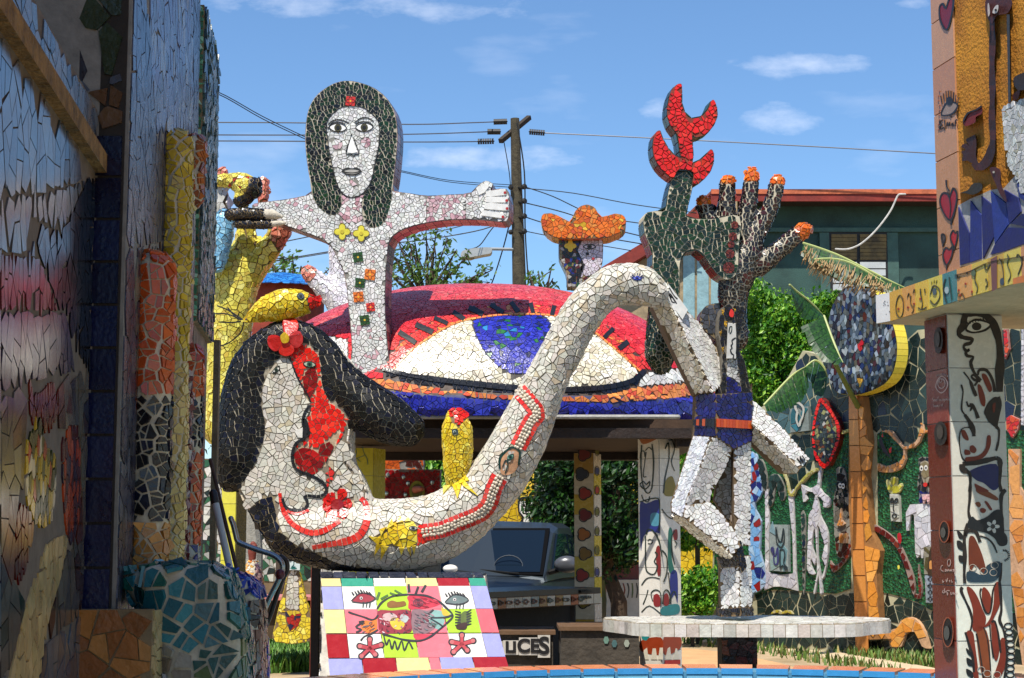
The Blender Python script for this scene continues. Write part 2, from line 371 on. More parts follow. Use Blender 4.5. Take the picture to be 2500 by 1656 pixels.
def cells_core(S, N, ids, sarr, gap, Bd, BA, BB, rad=1.45):
    """S,N lists of Vector positions / normals; returns [(index, t1, t2, polygon)]"""
    n = len(S)
    if not n: return []
    kd = kdtree.KDTree(n)
    for i, p in enumerate(S): kd.insert(p, i)
    kd.balance(); kb = None
    if len(Bd):
        kb = kdtree.KDTree(len(Bd))
        for i, p in enumerate(Bd): kb.insert(p, i)
        kb.balance()
    out = []
    for i in range(n):
        s = sarr[i]; ring = [(s*rad*math.cos(math.pi*k/4+.3), s*rad*math.sin(math.pi*k/4+.3)) for k in range(8)]
        p = S[i]; nn = N[i]; t1 = nn.orthogonal().normalized(); t2 = nn.cross(t1); poly = ring; bad = False
        for co, j, d in kd.find_n(p, 18):
            if j == i or ids[j] != ids[i] or d > 2.6*s: continue
            if N[j].dot(nn) < .15: continue
            dp = S[j]-p; x, y = dp.dot(t1), dp.dot(t2); l = math.hypot(x, y)
            if l < 1e-5: continue
            poly = clip(poly, x/l, y/l, max(d, l)/2*.5+l/4-gap/2)
            if len(poly) < 3: bad = True; break
        if bad: continue
        poly = tidy(poly, .22*s)
        if kb:
            loc = []
            for co, j, d in kb.find_range(p, s*1.7):
                if BA[j] != -9 and BA[j] != ids[i] and BB[j] != ids[i]: continue
                dp = Bd[j]-p; loc.append((dp.dot(t1), dp.dot(t2)))
            loc.sort(key=lambda q: q[0]*q[0]+q[1]*q[1])
            for q in loc:
                l = math.hypot(*q)
                if l < .06*s: bad = True; break
                ins = True; m = len(poly)
                for k in range(m):
                    a = poly[k]; b = poly[(k+1) % m]
                    if (b[0]-a[0])*(q[1]-a[1])-(b[1]-a[1])*(q[0]-a[0]) < .015*s*math.dist(a, b): ins = False; break
                if ins:
                    poly = clip(poly, q[0]/l, q[1]/l, l-gap*.4)
                    if len(poly) < 3: bad = True; break
            if bad: continue
        poly = tidy(poly, .05*s)
        if len(poly) < 3 or area2(poly) < .02*s*s: continue
        out.append((i, t1, t2, poly))
    return out
def crack(poly, A0, gap):
    out = []; st = [list(poly)]
    while st:
        p = st.pop(); a = area2(p); pe = sum(math.dist(p[k], p[(k+1) % len(p)]) for k in range(len(p)))
        if a < .018*pe*pe: continue
        if a < A0*random.uniform(.75, 1.9) or len(out) > 14: out.append(p); continue
        cx, cy = sum(q[0] for q in p)/len(p), sum(q[1] for q in p)/len(p)
        sxx = sum((q[0]-cx)**2 for q in p); syy = sum((q[1]-cy)**2 for q in p); sxy = sum((q[0]-cx)*(q[1]-cy) for q in p)
        th = .5*math.atan2(2*sxy, sxx-syy)+random.gauss(0, .38); nx, ny = math.cos(th), math.sin(th); r = math.sqrt(a)*.16
        d = (cx+random.uniform(-r, r))*nx+(cy+random.uniform(-r, r))*ny
        u, v = clip(p, nx, ny, d-gap/2), clip(p, -nx, -ny, -d-gap/2)
        if len(u) < 3 or len(v) < 3 or min(area2(u), area2(v)) < .12*A0: out.append(p); continue
        st += [u, v]
    return out
def trim(core, S, ids, paint, test=None):
    """pull corners that stray over an outline back towards their piece's seed"""
    ptr = []; P3 = []; B3 = []
    for c, (i, t1, t2, poly) in enumerate(core):
        for k, (x, y) in enumerate(poly): ptr.append((c, k)); P3.append(S[i]+t1*x+t2*y); B3.append(S[i])
    if not ptr: return core
    A = np.array([tuple(p) for p in P3]); B = np.array([tuple(p) for p in B3]); want = np.array([ids[core[c][0]] for c, k in ptr]); f = np.ones(len(ptr))
    for it in range(9):
        Q = B+(A-B)*(f*.97)[:, None]; bad = paint.ids(proj(Q)) != want if len(paint.layers) > 1 else np.zeros(len(ptr), bool)
        if test is not None: bad |= ~test(Q)
        if not bad.any(): break
        f[bad] *= .82
    out = []; n = 0
    for i, t1, t2, poly in core:
        out.append((i, t1, t2, [(x*f[n+k], y*f[n+k]) for k, (x, y) in enumerate(poly)])); n += len(poly)
    return out
def finish_cells(core, S, N, ids, paint, h, tilt, A0=None, gap=.005, test=None):
    cells = []; core2 = []; core = trim(core, S, ids, paint, test)
    for i, t1, t2, poly in core:
        if A0:
            for p in crack(poly, A0, gap): core2.append((i, t1, t2, p))
        else: core2.append((i, t1, t2, poly))
    for i, t1, t2, poly in core2:
        pn = paint.layers[ids[i]][1]; sh = SHR.get(pn, 0) if isinstance(pn, str) else 0
        if sh:
            mx_, my_ = sum(q[0] for q in poly)/len(poly), sum(q[1] for q in poly)/len(poly)
            poly = [(mx_+(x-mx_)*max(.5, 1-sh/max(.004, math.hypot(x-mx_, y-my_))), my_+(y-my_)*max(.5, 1-sh/max(.004, math.hypot(x-mx_, y-my_)))) for x, y in poly]
        n = N[i]; a, b = random.gauss(0, tilt), random.gauss(0, tilt)
        top = [S[i]+t1*x+t2*y+n*(h+max(-.6*h, min(h, x*a+y*b))) for x, y in poly]
        base = [S[i]+t1*x+t2*y-n*.004 for x, y in poly]
        cells.append((top, base, paint.col(ids[i])))
    return cells
def panel_cells(poly3, paint, s, gap=.006, h=.006, tilt=.02, aspect=1.0, hole=None, jit=.42):
    s *= SCL; gap *= GSC; A0 = .78*s*s*aspect; s *= 1.38
    """planar polygon (world points) -> pieces"""
    pts = [Vector(p) for p in poly3]; c = sum(pts, Vector())/len(pts); n = Vector()
    for i in range(len(pts)): n += (pts[i]-c).cross(pts[(i+1) % len(pts)]-c)
    n.normalize()
    if n.dot(CAM-c) < 0: n = -n
    up = Vector((0, 0, 1)); V = (up-n*n.dot(up)); V = V.normalized() if V.length > .05 else n.orthogonal().normalized(); U = V.cross(n)
    p2 = np.array([((p-c).dot(U), (p-c).dot(V)) for p in pts])
    wd = 2*area2(p2)/sum(math.dist(p2[i], p2[(i+1) % len(p2)]) for i in range(len(p2))); s = min(s, max(.012, wd*1.7)); A0 = min(A0, .5*s*s*aspect)*(1.9 if aspect > 1.4 else 1)
    mpp = max(1, (c-CAM).length)/F; q2 = p2/np.array([1, aspect]); lo, hi = q2.min(0), q2.max(0); sp = paint.spacing(s, mpp)
    G, RR, IDS = [], [], []
    for lv in sorted(set(np.round(sp, 6)), reverse=False):
        m = int((hi-lo).prod()/(lv*lv)*16)+40; m = min(m, 90000)
        g = lo+RNG.random((m, 2))*(hi-lo); g = g[inside(g, q2)]
        if not len(g): continue
        w3 = np.array(c)+np.outer(g[:, 0], np.array(U))+np.outer(g[:, 1]*aspect, np.array(V)); idd = paint.ids(proj(w3)); k = np.isclose(sp[idd], lv, atol=1e-5)
        G.append(g[k]); IDS.append(idd[k]); RR.append(RNG.uniform(.62, 1.0, k.sum())*lv)
    if not G: return []
    G = np.concatenate(G); IDS = np.concatenate(IDS); RR = np.concatenate(RR)
    K = darts(np.concatenate([G, np.zeros((len(G), 1))], 1), RR, s*1.1)
    if not K: return []
    S = [c+U*G[k][0]+V*(G[k][1]*aspect) for k in K]; ids = [int(IDS[k]) for k in K]; sarr = [float(sp[i])*.98 for i in ids]
    Bd, BA, BB = [], [], []
    for q in resample([tuple(p) for p in p2], s*.25, True): Bd.append(c+U*q[0]+V*q[1]); BA.append(-9); BB.append(-9)
    k = max(2, s*F/max(1, c.y)*.25)
    Q, A, B = paint.borders(min(k, 8))
    for q, a, b in zip(Q, A, B):
        w_ = atp(q[0], q[1], c, n); Bd.append(w_); BA.append(a); BB.append(b)
    N = [n]*len(S)
    if aspect == 1.0: core = cells_core(S, N, ids, sarr, gap, Bd, BA, BB)
    else:   # elongated pieces: compute in a squeezed space
        sq = lambda p: c+U*((p-c).dot(U))+V*((p-c).dot(V)/aspect)
        core0 = cells_core([sq(p) for p in S], N, ids, sarr, gap, [sq(p) for p in Bd], BA, BB); core = []
        for i, t1, t2, poly in core0:
            pp = []
            for x, y in poly:
                v = t1*x+t2*y; pp.append((v.dot(U), v.dot(V)*aspect))
            core.append((i, U, V, pp))
    ca, Ua, Va = np.array(c), np.array(U), np.array(V)
    return finish_cells(core, S, N, ids, paint, h, tilt, A0, gap, lambda Q: inside(np.stack([(Q-ca)@Ua, (Q-ca)@Va], 1), p2))
class Surf:
    def __init__(s, geo):
        s.V, s.F = geo; s.V = [Vector(v) for v in s.V]; s.bvh = BVHTree.FromPolygons(s.V, s.F)
    def hit(s, px, py):
        d = ray(px, py).normalized(); r = s.bvh.ray_cast(CAM, d)
        return (r[0], r[1] if r[1].dot(d) < 0 else -r[1]) if r[0] else None
def surf_cells(sf, paint, s, gap=.006, h=.006, tilt=.03, back=.35, keep=None, var=(.68, 1.12)):
    s *= SCL; gap *= GSC; A0 = .78*s*s; s *= 1.38
    """curved mesh -> pieces"""
    V = np.array([tuple(v) for v in sf.V]); tr = []
    for f in sf.F:
        for k in range(1, len(f)-1): tr.append((f[0], f[k], f[k+1]))
    tr = np.array(tr); a, b, c = V[tr[:, 0]], V[tr[:, 1]], V[tr[:, 2]]
    cr = np.cross(b-a, c-a); ar = np.linalg.norm(cr, axis=1)/2; nn = cr/np.maximum(1e-12, 2*ar)[:, None]
    view = (a+b+c)/3-np.array(CAM); view /= np.linalg.norm(view, axis=1)[:, None]
    ar = ar*((nn*view).sum(1) < back)
    if ar.sum() <= 0: return []
    cy0 = float(V[:, 1].mean()); sp = paint.spacing(s, cy0/F); PP, TT, II, RR = [], [], [], []
    for lv in sorted(set(np.round(sp, 6))):
        m = min(int(ar.sum()/(lv*lv)*12)+20, 160000)
        t = RNG.choice(len(tr), m, p=ar/ar.sum()); r1 = np.sqrt(RNG.random(m)); r2 = RNG.random(m)
        p = a[t]*(1-r1)[:, None]+b[t]*(r1*(1-r2))[:, None]+c[t]*(r1*r2)[:, None]; idd = paint.ids(proj(p)); k = np.isclose(sp[idd], lv, atol=1e-5)
        if keep is not None: k &= keep(p)
        PP.append(p[k]); TT.append(t[k]); II.append(idd[k]); RR.append(RNG.uniform(var[0], var[1], k.sum())*lv)
    p = np.concatenate(PP); t = np.concatenate(TT); idd = np.concatenate(II); rr = np.concatenate(RR)
    K = darts(p, rr, s*1.12); S = [Vector(p[k]) for k in K]; N = [Vector(nn[t[k]]) for k in K]; I = [int(idd[k]) for k in K]; sarr = [float(sp[i])*.92 for i in I]
    # outward normals
    Bd, BA, BB = [], [], []
    cy = float(V[:, 1].mean()); Q, A, B = paint.borders(max(2, min(9, s*F/cy*.3)))
    for q, a_, b_ in zip(Q, A, B):
        hit = sf.hit(q[0], q[1])
        if hit: Bd.append(hit[0]); BA.append(a_); BB.append(b_)
    core = cells_core(S, N, I, sarr, gap, Bd, BA, BB, 1.3)
    return finish_cells(core, S, N, I, paint, h, tilt, A0, gap)
def quad_cell(q, n, col, h=.006, gap=.004):
    c = sum(q, Vector())/len(q); q = [c+(p-c)*max(.3, 1-gap/max(.004, (p-c).length)) for p in q]
    return ([p+n*h for p in q], [p-n*.004 for p in q], col)
def side_cells(front, E, pal, step, rows, h=.005, gap=.005):
    """tiles along the edge of a slab: front = closed list of world points, E = extrusion"""
    P_ = [Vector(p) for p in resample([tuple(p) for p in front], step, True)]; out = []; pt = Paint(pal); n_ = len(P_)
    ctr = sum(P_, Vector())/n_; E = Vector(E)
    sgn = 0
    for i in range(n_): sgn += (P_[i].x-ctr.x)*(P_[(i+1) % n_].z-ctr.z)-(P_[(i+1) % n_].x-ctr.x)*(P_[i].z-ctr.z)
    for i in range(n_):
        a, b = P_[i], P_[(i+1) % n_]; n = (b-a).cross(E).normalized()
        if sgn > 0: n = -n
        for r in range(rows):
            q = [a+E*(r/rows), b+E*(r/rows), b+E*((r+1)/rows), a+E*((r+1)/rows)]
            out.append(quad_cell(q, n, pt.col(0), h, gap))
    return out
def grid_cells(O, U, V, nu, nv, colf, h=.006, gap=.006, n=None):
    """square tiles: O corner, U,V full edge vectors"""
    O, U, V = Vector(O), Vector(U), Vector(V); out = []
    n = n or U.cross(V).normalized()
    if n.dot(CAM-O) < 0: n = -n
    for j in range(nv):
        for i in range(nu):
            q = [O+U*(i/nu)+V*(j/nv), O+U*((i+1)/nu)+V*(j/nv), O+U*((i+1)/nu)+V*((j+1)/nv), O+U*(i/nu)+V*((j+1)/nv)]
            col = colf(i, j)
            if col is not None: out.append(quad_cell(q, n, lin(col), h, gap))
    return out
def cell_geo(c):
    top, base, _ = c; n = len(top)
    return list(top)+list(base), [tuple(range(n))]+[(i, i+n, (i+1) % n+n, (i+1) % n) for i in range(n)]
def fixorient(c):
    top, base, col = c; n = Vector()
    m = sum(top, Vector())/len(top)
    for i in range(len(top)): n += (top[i]-m).cross(top[(i+1) % len(top)]-m)
    if n.dot(m-sum(base, Vector())/len(base)) < 0: return (top[::-1], base[::-1], col)
    return c
STAT = {}
def emit(root, cells, name='tile_shard', limit=300, kind='glazed', minpx=45):
    """the pieces that show largest become parts of their own, the rest one joined part"""
    cells = [fixorient(c) for c in cells]; sc = []
    if not cells: return
    flat = [p for c in cells for p in c[0]]; px = proj(flat); k = 0
    for i, c in enumerate(cells):
        m = len(c[0]); q = px[k:k+m]; k += m
        sgn = sum(q[a][0]*q[(a+1) % m][1]-q[(a+1) % m][0]*q[a][1] for a in range(m))*.5
        infr = (q[:, 0] > 0).any() and (q[:, 0] < 2500).any() and (q[:, 1] > 0).any() and (q[:, 1] < 1656).any()
        sc.append((abs(sgn) if (sgn < 0 and infr) else 0, i))
    sc.sort(reverse=True); own = [i for a, i in sc[:limit] if a > minpx]; rest = [i for a, i in sc if True]
    rest = [i for i in rest if i not in set(own)] if len(own) < len(cells) else []
    base = wpos(root); m = MATS[kind+'_obj']
    for i in own:
        vs, fs = cell_geo(cells[i]); c = sum(vs, Vector())/len(vs)
        me = bpy.data.meshes.new(name); me.from_pydata([v-c for v in vs], [], fs); me.materials.append(m)
        o = bpy.data.objects.new(name, me); C.objects.link(o); o.parent = root; o.location = c-base; o.color = (*cells[i][2], 1)
    if rest:
        V, Fc, cols = [], [], []
        for i in rest:
            vs, fs = cell_geo(cells[i]); b = len(V); V += vs; Fc += [tuple(x+b for x in f) for f in fs]; cols += [cells[i][2]]*len(fs)
        obj(name+'_field', (V, Fc), MATS[kind+'_fld'], root, cols, kind='stuff')
    STAT[root.name] = STAT.get(root.name, 0)+len(cells)
# drawing on a surface: inlaid lines and plates
class Deco:
    def __init__(s, mapper): s.m = mapper; s.V = []; s.F = []; s.c = []; s.it = []; s.box = []; s.cur = None
    def _add(s, ring_top, ring_bot, col):
        b = len(s.V); n = len(ring_top); s.V += ring_top+ring_bot; col = lin(col)
        s.F.append(tuple(range(b, b+n))); s.c.append(col)
        for i in range(n): s.F.append((b+i, b+n+i, b+n+(i+1) % n, b+(i+1) % n)); s.c.append(col)
    def plate(s, poly, col, lift=.010, low=.0):
        t, u = [], []
        if s.cur is None: s.box.append([min(p[0] for p in poly), min(p[1] for p in poly), max(p[0] for p in poly), max(p[1] for p in poly)]); k = len(s.box)-1
        else: k = s.cur
        for p in poly:
            a = s.m(p[0], p[1], lift); b = s.m(p[0], p[1], low)
            if a is None: return s
            t.append(a); u.append(b)
        nf = len(s.F); s._add(t, u, col); s.it += [k]*(len(s.F)-nf); return s
    def line(s, pts, wd, col, lift=.011, low=.0, step=None, sm=3, closed=False, brk=0):
        q = smooth(pts, closed, sm) if sm else list(pts)
        if closed: q = q+[q[0]]
        if step: q = [tuple(v) for v in resample(q, step)]
        col = col if isinstance(col, list) else [col]; n = len(q); L_, R_ = [], []; ph = random.uniform(0, 6.28)
        for i in range(n):
            a = q[max(i-1, 0)]; b = q[min(i+1, n-1)]
            if closed and i in (0, n-1): a = q[n-2]; b = q[1]
            dx, dy = b[0]-a[0], b[1]-a[1]; l = math.hypot(dx, dy) or 1
            w_ = wd[min(len(wd)-1, int(i*len(wd)/n))] if hasattr(wd, '__len__') else wd
            if not brk: w_ *= 1+.16*math.sin(i*.8+ph)+random.uniform(-.07, .07)
            L_.append((q[i][0]-dy/l*w_/2, q[i][1]+dx/l*w_/2)); R_.append((q[i][0]+dy/l*w_/2, q[i][1]-dx/l*w_/2))
        s.box.append([min(p[0] for p in q)-2, min(p[1] for p in q)-2, max(p[0] for p in q)+2, max(p[1] for p in q)+2]); s.cur = len(s.box)-1
        for i in range(n-1):
            e = brk/2
            a, b, c, d = L_[i], R_[i], R_[i+1], L_[i+1]
            if e:
                f = lambda u, v: (u[0]+(v[0]-u[0])*e, u[1]+(v[1]-u[1])*e)
                a, b, c, d = f(a, d), f(b, c), f(c, b), f(d, a)
            s.plate([a, b, c, d], random.choice(col), lift, low)
        s.cur = None
        return s
    def eye(s, cx, cy, wd, ht, rot=0, iris='4A4A2A', white='F0EEE8', line='101014', lw=2.2, lift=.012):
        def rt(p):
            x, y = p; c_, s_ = math.cos(R(rot)), math.sin(R(rot)); return (cx+x*c_-y*s_, cy+x*s_+y*c_)
        al = [rt((wd/2*math.cos(t), ht/2*math.sin(t)*abs(math.sin(t))**.35)) for t in [2*math.pi*i/16 for i in range(16)]]
        s.plate(al, line, lift); c0 = rt((0, 0))
        s.plate([(c0[0]+(p[0]-c0[0])*(1-2.2*lw/wd), c0[1]+(p[1]-c0[1])*(1-2.2*lw/ht)) for p in al], white, lift+.002)
        r = ht*.42; s.plate(circ(c0[0], c0[1], r, 12), iris, lift+.004); s.plate(circ(c0[0], c0[1], r*.5, 8), '0A0A0A', lift+.006)
        return s
    def build(s, root, name, kind='paint'):
        n = len(s.box); par = list(range(n))
        def f(i):
            while par[i] != i: i = par[i]
            return i
        for i in range(n):
            for j in range(i):
                a, b = s.box[i], s.box[j]
                if a[0] < b[2]+2 and b[0] < a[2]+2 and a[1] < b[3]+2 and b[1] < a[3]+2: par[f(i)] = f(j)
        gr = {}
        for k, fc in enumerate(s.F): gr.setdefault(f(s.it[k]), []).append(k)
        for g in gr.values():
            ix = {}; V, Fc, cc = [], [], []
            for k in g:
                ff = []
                for v in s.F[k]:
                    if v not in ix: ix[v] = len(V); V.append(s.V[v])
                    ff.append(ix[v])
                Fc.append(tuple(ff)); cc.append(s.c[k])
            obj(name, (V, Fc), MATS[kind+'_fld'], root, cc)
def plane_map(O, n):
    O, n = Vector(O), Vector(n).normalized()
    if n.dot(CAM-O) < 0: n = -n
    return lambda x, y, l: atp(x, y, O+n*l, n)
def surf_map(sf):
    def m(x, y, l):
        h = sf.hit(x, y)
        return h[0]+h[1]*l if h else None
    return m
def slab(root, out, Y, T, paint, s, side='grey', gap=.007, h=.006, tilt=.025, grout=G_DARK, ex=0.0, step=.07, rows=2, emit_=True, core='concrete_core', hole=None, kind='glazed'):
    pts = [at(x, y, Y) for x, y in out]
    E = Vector((ex, T, 0))
    obj(core, prism(pts, E), grout, root)
    cells = panel_cells(pts, paint, s, gap, h, tilt)
    if side: cells += side_cells(pts, E, side, step, rows)
    if emit_: emit(root, cells, kind=kind)
    return cells
def grout_core(name, g, paint, gmap, dflt, root):
    ctr = [sum((g[0][i] for i in f), Vector())/len(f) for f in g[1]]; ids = paint.ids(proj(ctr))
    cols = [lin(gmap.get(paint.layers[i][1] if isinstance(paint.layers[i][1], str) else '', dflt)) for i in ids]
    return obj(name, g, MATS['matte_fld'], root, cols, smooth_=True)
def sculpt(root, geo, paint, s, gap=.007, h=.007, tilt=.035, grout=G_DARK, voxel=.03, it=10, back=.35, emit_=True, keep=None, gmap=None, dflt='5A4C3A', kind='glazed'):
    g = remesh(geo, voxel, it); sf = Surf(g)
    if gmap is not None: grout_core('concrete_core', g, paint, gmap, dflt, root)
    else: obj('concrete_core', g, grout, root, smooth_=True)
    cells = surf_cells(sf, paint, s, gap, h, tilt, back, keep)
    if emit_: emit(root, cells, kind=kind)
    return sf, cells
# ---------------------------------------------------------------- defer: which pieces show is decided once everything stands
DEFER = []
_emit = emit
def emit(root, cells, name='tile_shard', limit=300, kind='glazed', minpx=45): DEFER.append((root, cells, name, limit, kind, minpx))
def finalize():
    V, Fc = [], []
    dg = bpy.context.evaluated_depsgraph_get(); dg.update()
    for o in C.objects:
        if o.type == 'MESH' and len(o.data.vertices) < 60000 and o.name not in ('haze',) and not o.get('leafy'):
            b = len(V); M = o.matrix_world; V += [M @ v.co for v in o.data.vertices]; Fc += [tuple(i+b for i in p.vertices) for p in o.data.polygons]
    bvh = BVHTree.FromPolygons(V, Fc)
    for root, cells, name, limit, kind, minpx in DEFER:
        fin = []
        for c in cells:
            m = sum(c[0], Vector())/len(c[0]); d = m-CAM; dist = d.length; r = bvh.ray_cast(CAM, d/dist, dist)
            fin.append((c, not (r[0] is not None and r[3] < dist-.09)))
        place(root, fin, name, limit, kind, minpx)
def place(root, fin, name, limit, kind, minpx):
    cells = [fixorient(c) for c, v in fin]; vis = [v for c, v in fin]
    if not cells: return
    px = proj([p for c in cells for p in c[0]]); k = 0; sc = []
    for i, c in enumerate(cells):
        m = len(c[0]); q = px[k:k+m]; k += m
        sgn = sum(q[a][0]*q[(a+1) % m][1]-q[(a+1) % m][0]*q[a][1] for a in range(m))*.5; ctr = q.mean(0)
        ok = vis[i] and sgn < 0 and 4 < ctr[0] < 2496 and 4 < ctr[1] < 1652
        sc.append((-sgn if ok else 0, i))
    sc.sort(reverse=True); own = [i for a, i in sc[:limit] if a > minpx]; so_ = set(own); rest = [i for i in range(len(cells)) if i not in so_]
    base = wpos(root); m = MATS[kind+'_obj']
    for i in own:
        vs, fs = cell_geo(cells[i]); c = sum(vs, Vector())/len(vs)
        me = bpy.data.meshes.new(name); me.from_pydata([v-c for v in vs], [], fs); me.materials.append(m)
        o = bpy.data.objects.new(name, me); C.objects.link(o); o.parent = root; o.location = c-base; o.color = (*cells[i][2], 1)
    if rest:
        V, Fc, cols = [], [], []
        for i in rest:
            vs, fs = cell_geo(cells[i]); b = len(V); V += vs; Fc += [tuple(x+b for x in f) for f in fs]; cols += [cells[i][2]]*len(fs)
        obj(name+'_field', (V, Fc), MATS[kind+'_fld'], root, cols, kind='stuff')
    STAT[root.name] = (STAT.get(root.name, (0, 0))[0]+len(cells), len(own))
# ---------------------------------------------------------------- the eye-shaped pavilion roof
YD = 12.6
def dome_geo():
    cx = at(1165, 1000, 14.2).x; cy = 14.85; a, b = 2.14, 2.22; z0 = 2.73; V, Fc = [], []; nr, na = 26, 96
    prof = [(1.0, 2.56), (1.012, 2.6), (1.012, 2.71), (1.0, 2.735)]
    for i in range(1, nr+1):
        rho = 1-(i/nr)**1.25; prof.append((max(rho, .003), z0+1.15*(1-rho**2.1)**.58))
    for r, z in prof:
        for k in range(na):
            t = 2*math.pi*k/na; ct, st = math.cos(t), math.sin(t); e = 2/2.6
            V.append(Vector((cx+a*r*abs(ct)**e*(1 if ct > 0 else -1), cy+b*r*abs(st)**e*(1 if st > 0 else -1), z)))
    for i in range(len(prof)-1):
        for k in range(na): Fc.append((i*na+k, i*na+(k+1) % na, (i+1)*na+(k+1) % na, (i+1)*na+k))
    Fc.append(tuple(range(na-1, -1, -1)))
    return V, Fc
pav = thing('pavilion', 'round pavilion with red mosaic roof patterned as a giant open eye', 'pavilion', at(1165, 1300, 14.2)*1)
pav.location.z = 0
dg_ = dome_geo(); dsf = Surf(dg_)

dp = Paint('domered')
dp.add(P('480,960 480,600 1800,600 1800,960'), 'domered')
dp.add(P('500,640 1800,640 1800,735 1600,745 1480,738 1380,735 1250,738 1130,748 1000,765 880,790 740,800 500,850'), 'domesheen')  # paler top tiles: grazing sheen put into the colour
# eyelid band (orange and red), eye white, iris
eye_up = P('958,908 1000,862 1050,825 1110,792 1170,778 1240,770 1310,770 1380,778 1440,806 1490,845 1530,880 1562,908')
eye_lo = P('1540,928 1480,944 1400,950 1320,950 1240,944 1160,936 1080,926 1010,916')
lid = P('925,905 975,842 1040,795 1100,768 1170,752 1250,745 1330,748 1400,755 1460,785 1520,830 1570,880 1590,915')
dp.add(smooth(lid+P('1590,915 1540,905 1000,905')), 'orred')
dp.add(smooth(eye_up, False)+smooth(eye_lo, False), 'cream')
dp.add(smooth(P('1158,780 1240,770 1320,770 1345,800 1340,850 1310,900 1270,916 1230,905 1190,870 1165,825')), 'bluemix')
dp.add(smooth(P('940,905 1010,919 1080,929 1160,939 1240,947 1320,953 1400,953 1480,947 1545,930 1570,905 1590,908 1560,940 1490,962 1400,966 1300,966 1220,962 1120,952 1020,940 950,925')), 'black')
dp.add(P('900,925 950,925 1020,941 1120,953 1220,963 1300,967 1400,967 1490,963 1560,942 1600,925 1740,935 1740,975 1500,985 1200,975 1000,960 900,945'), 'orband')
dp.add(P('1562,925 1590,905 1640,900 1740,905 1740,930 1620,940 1560,945'), 'white')
dp.add(P('480,920 700,945 920,945 1000,960 1100,970 1200,976 1350,980 1500,984 1620,976 1680,968 1760,960 1760,1060 480,1060'), 'blue')
dp.add(P('500,835 700,800 850,830 850,900 640,890'), 'white')
roof = grout_core('roof', dg_, dp, dict(domered='6A3A34', domesheen='8A5A50', blue='3A3E68', bluemix='2A2E50', cream='3E3830'), '4A3A30', pav)
emit(pav, surf_cells(dsf, dp, .07, .009, .006, .012, .12))
dd = Deco(surf_map(dsf))
for a in ('930,1300 1010,1352', '1010,1265 1092,1302', '1098,1232 1162,1260', '1188,1205 1242,1240', '1280,1185 1325,1215', '1375,1168 1412,1206', '1466,1158 1500,1206'):
    dd.line(P(a, 'A'), 11, '17161A', .014, sm=0)
for a in ('100,1130 178,1166', '218,1113 288,1156', '332,1098 366,1152', '436,1104 452,1160', '566,1118 553,1172', '838,1292 888,1242', '918,1352 968,1314'):
    dd.line(P(a, 'C'), 11, '17161A', .014, sm=0)
dd.build(pav, 'eyelashes', 'paint')
dd = Deco(surf_map(dsf)); dd.line(P('935,902 1000,917 1080,929 1160,938 1240,946 1320,952 1400,952 1480,946 1545,930 1572,905'), [9, 13, 14, 13, 13, 12], ['17161A', '1E1C20', '121214'], .013, step=16, brk=.06)
dd.line(smooth(eye_up, False), 4, ['E8A050', 'D87A3A', 'E08A44'], .012, step=13, sm=0, brk=.15); dd.build(pav, 'eyeliner', 'glazed')
WOODD = mat('dark_wood', '2A1A12', .6, 0, 9, .5, .3)
cxp = pav.location.x
obj('ceiling', box(cxp-1.9, cxp+1.9, 12.95, 16.8, 2.47, 2.545), mat('ceiling_boards', '4A3422', .8, 0, 8), pav)
for i in range(2): obj('beam', box(cxp-1.75, cxp+1.75, (12.82, 16.7)[i], (12.98, 16.9)[i], 2.39, 2.468), WOODD, pav)
for i in range(2): obj('beam', box(cxp+(-1.8, 1.62)[i], cxp+(-1.62, 1.8)[i], 12.99, 16.69, 2.33, 2.465), WOODD, pav)
obj('gutter', tube([(cxp-1.6, 12.66, 2.545), (cxp+1.6, 12.66, 2.545)], .018, 8), mat('grey_paint', '9A9892', .5), pav)
# ---------------------------------------------------------------- woman with open arms on the roof
YW = 12.75
wo = P('''700,95 790,120 860,168 905,240 920,330 916,430 905,540 897,620 960,630 1060,645 1160,640 1270,632 1305,598 1345,572 1378,588 1370,618 1445,612 1456,690 1442,765
 1330,757 1180,757 1060,772 970,795 915,822 882,860 872,930 866,1000 862,1100 862,1200 868,1300 876,1390 880,1440 862,1490 810,1510 740,1490 700,1450 705,1380 700,1280 690,1180 680,1080 665,1005 640,950
 610,890 560,850 500,825 400,790 375,780 310,762 235,712 235,682 330,670 430,655 512,628 500,540 486,440 483,340 495,240 530,170 590,122 640,100''', 'A')
wo_s = smooth(wo, True, 3)
hair = smooth(P('''700,95 790,120 860,168 905,240 920,330 916,430 905,540 897,620 886,700 852,778 800,797 764,765 753,700 762,640 790,600 700,652 650,600 655,660 646,710 620,736 580,726 540,692 512,628 500,540 486,440 483,340 495,240 530,170 590,122 640,100''', 'A'), True, 3)
face = smooth(P('700,213 760,222 810,260 836,310 833,400 816,480 800,560 776,610 740,642 700,652 664,636 634,590 610,500 594,420 582,330 590,278 640,226', 'A'), True, 3)
wroot = thing('woman_sculpture', 'tall white mosaic woman with long green-black hair and outstretched arms on the roof', 'sculpture', at(930, 900, YW))
wp = Paint('wp2').add(wo_s, 'wp2').add(P('1060,620 1250,620 1250,780 1060,790', 'A'), 'whitepink').add(P('640,640 765,640 757,760 700,790 640,735', 'A'), 'whitepink').add(hair, 'hgreen').add(face, 'white')
wp.add(circ(*P('634,398', 'A')[0], 13), 'whitepink').add(circ(*P('770,388', 'A')[0], 13), 'whitepink').add(circ(*P('714,580', 'A')[0], 11), 'whitepink')
slab(wroot, wo_s, YW, .26, wp, .052, 'plum', .008, .006, .035, G_GREY, rows=2, ex=.03)
WM = plane_map(at(900, 500, YW), (0, -1, 0)); d = Deco(WM)
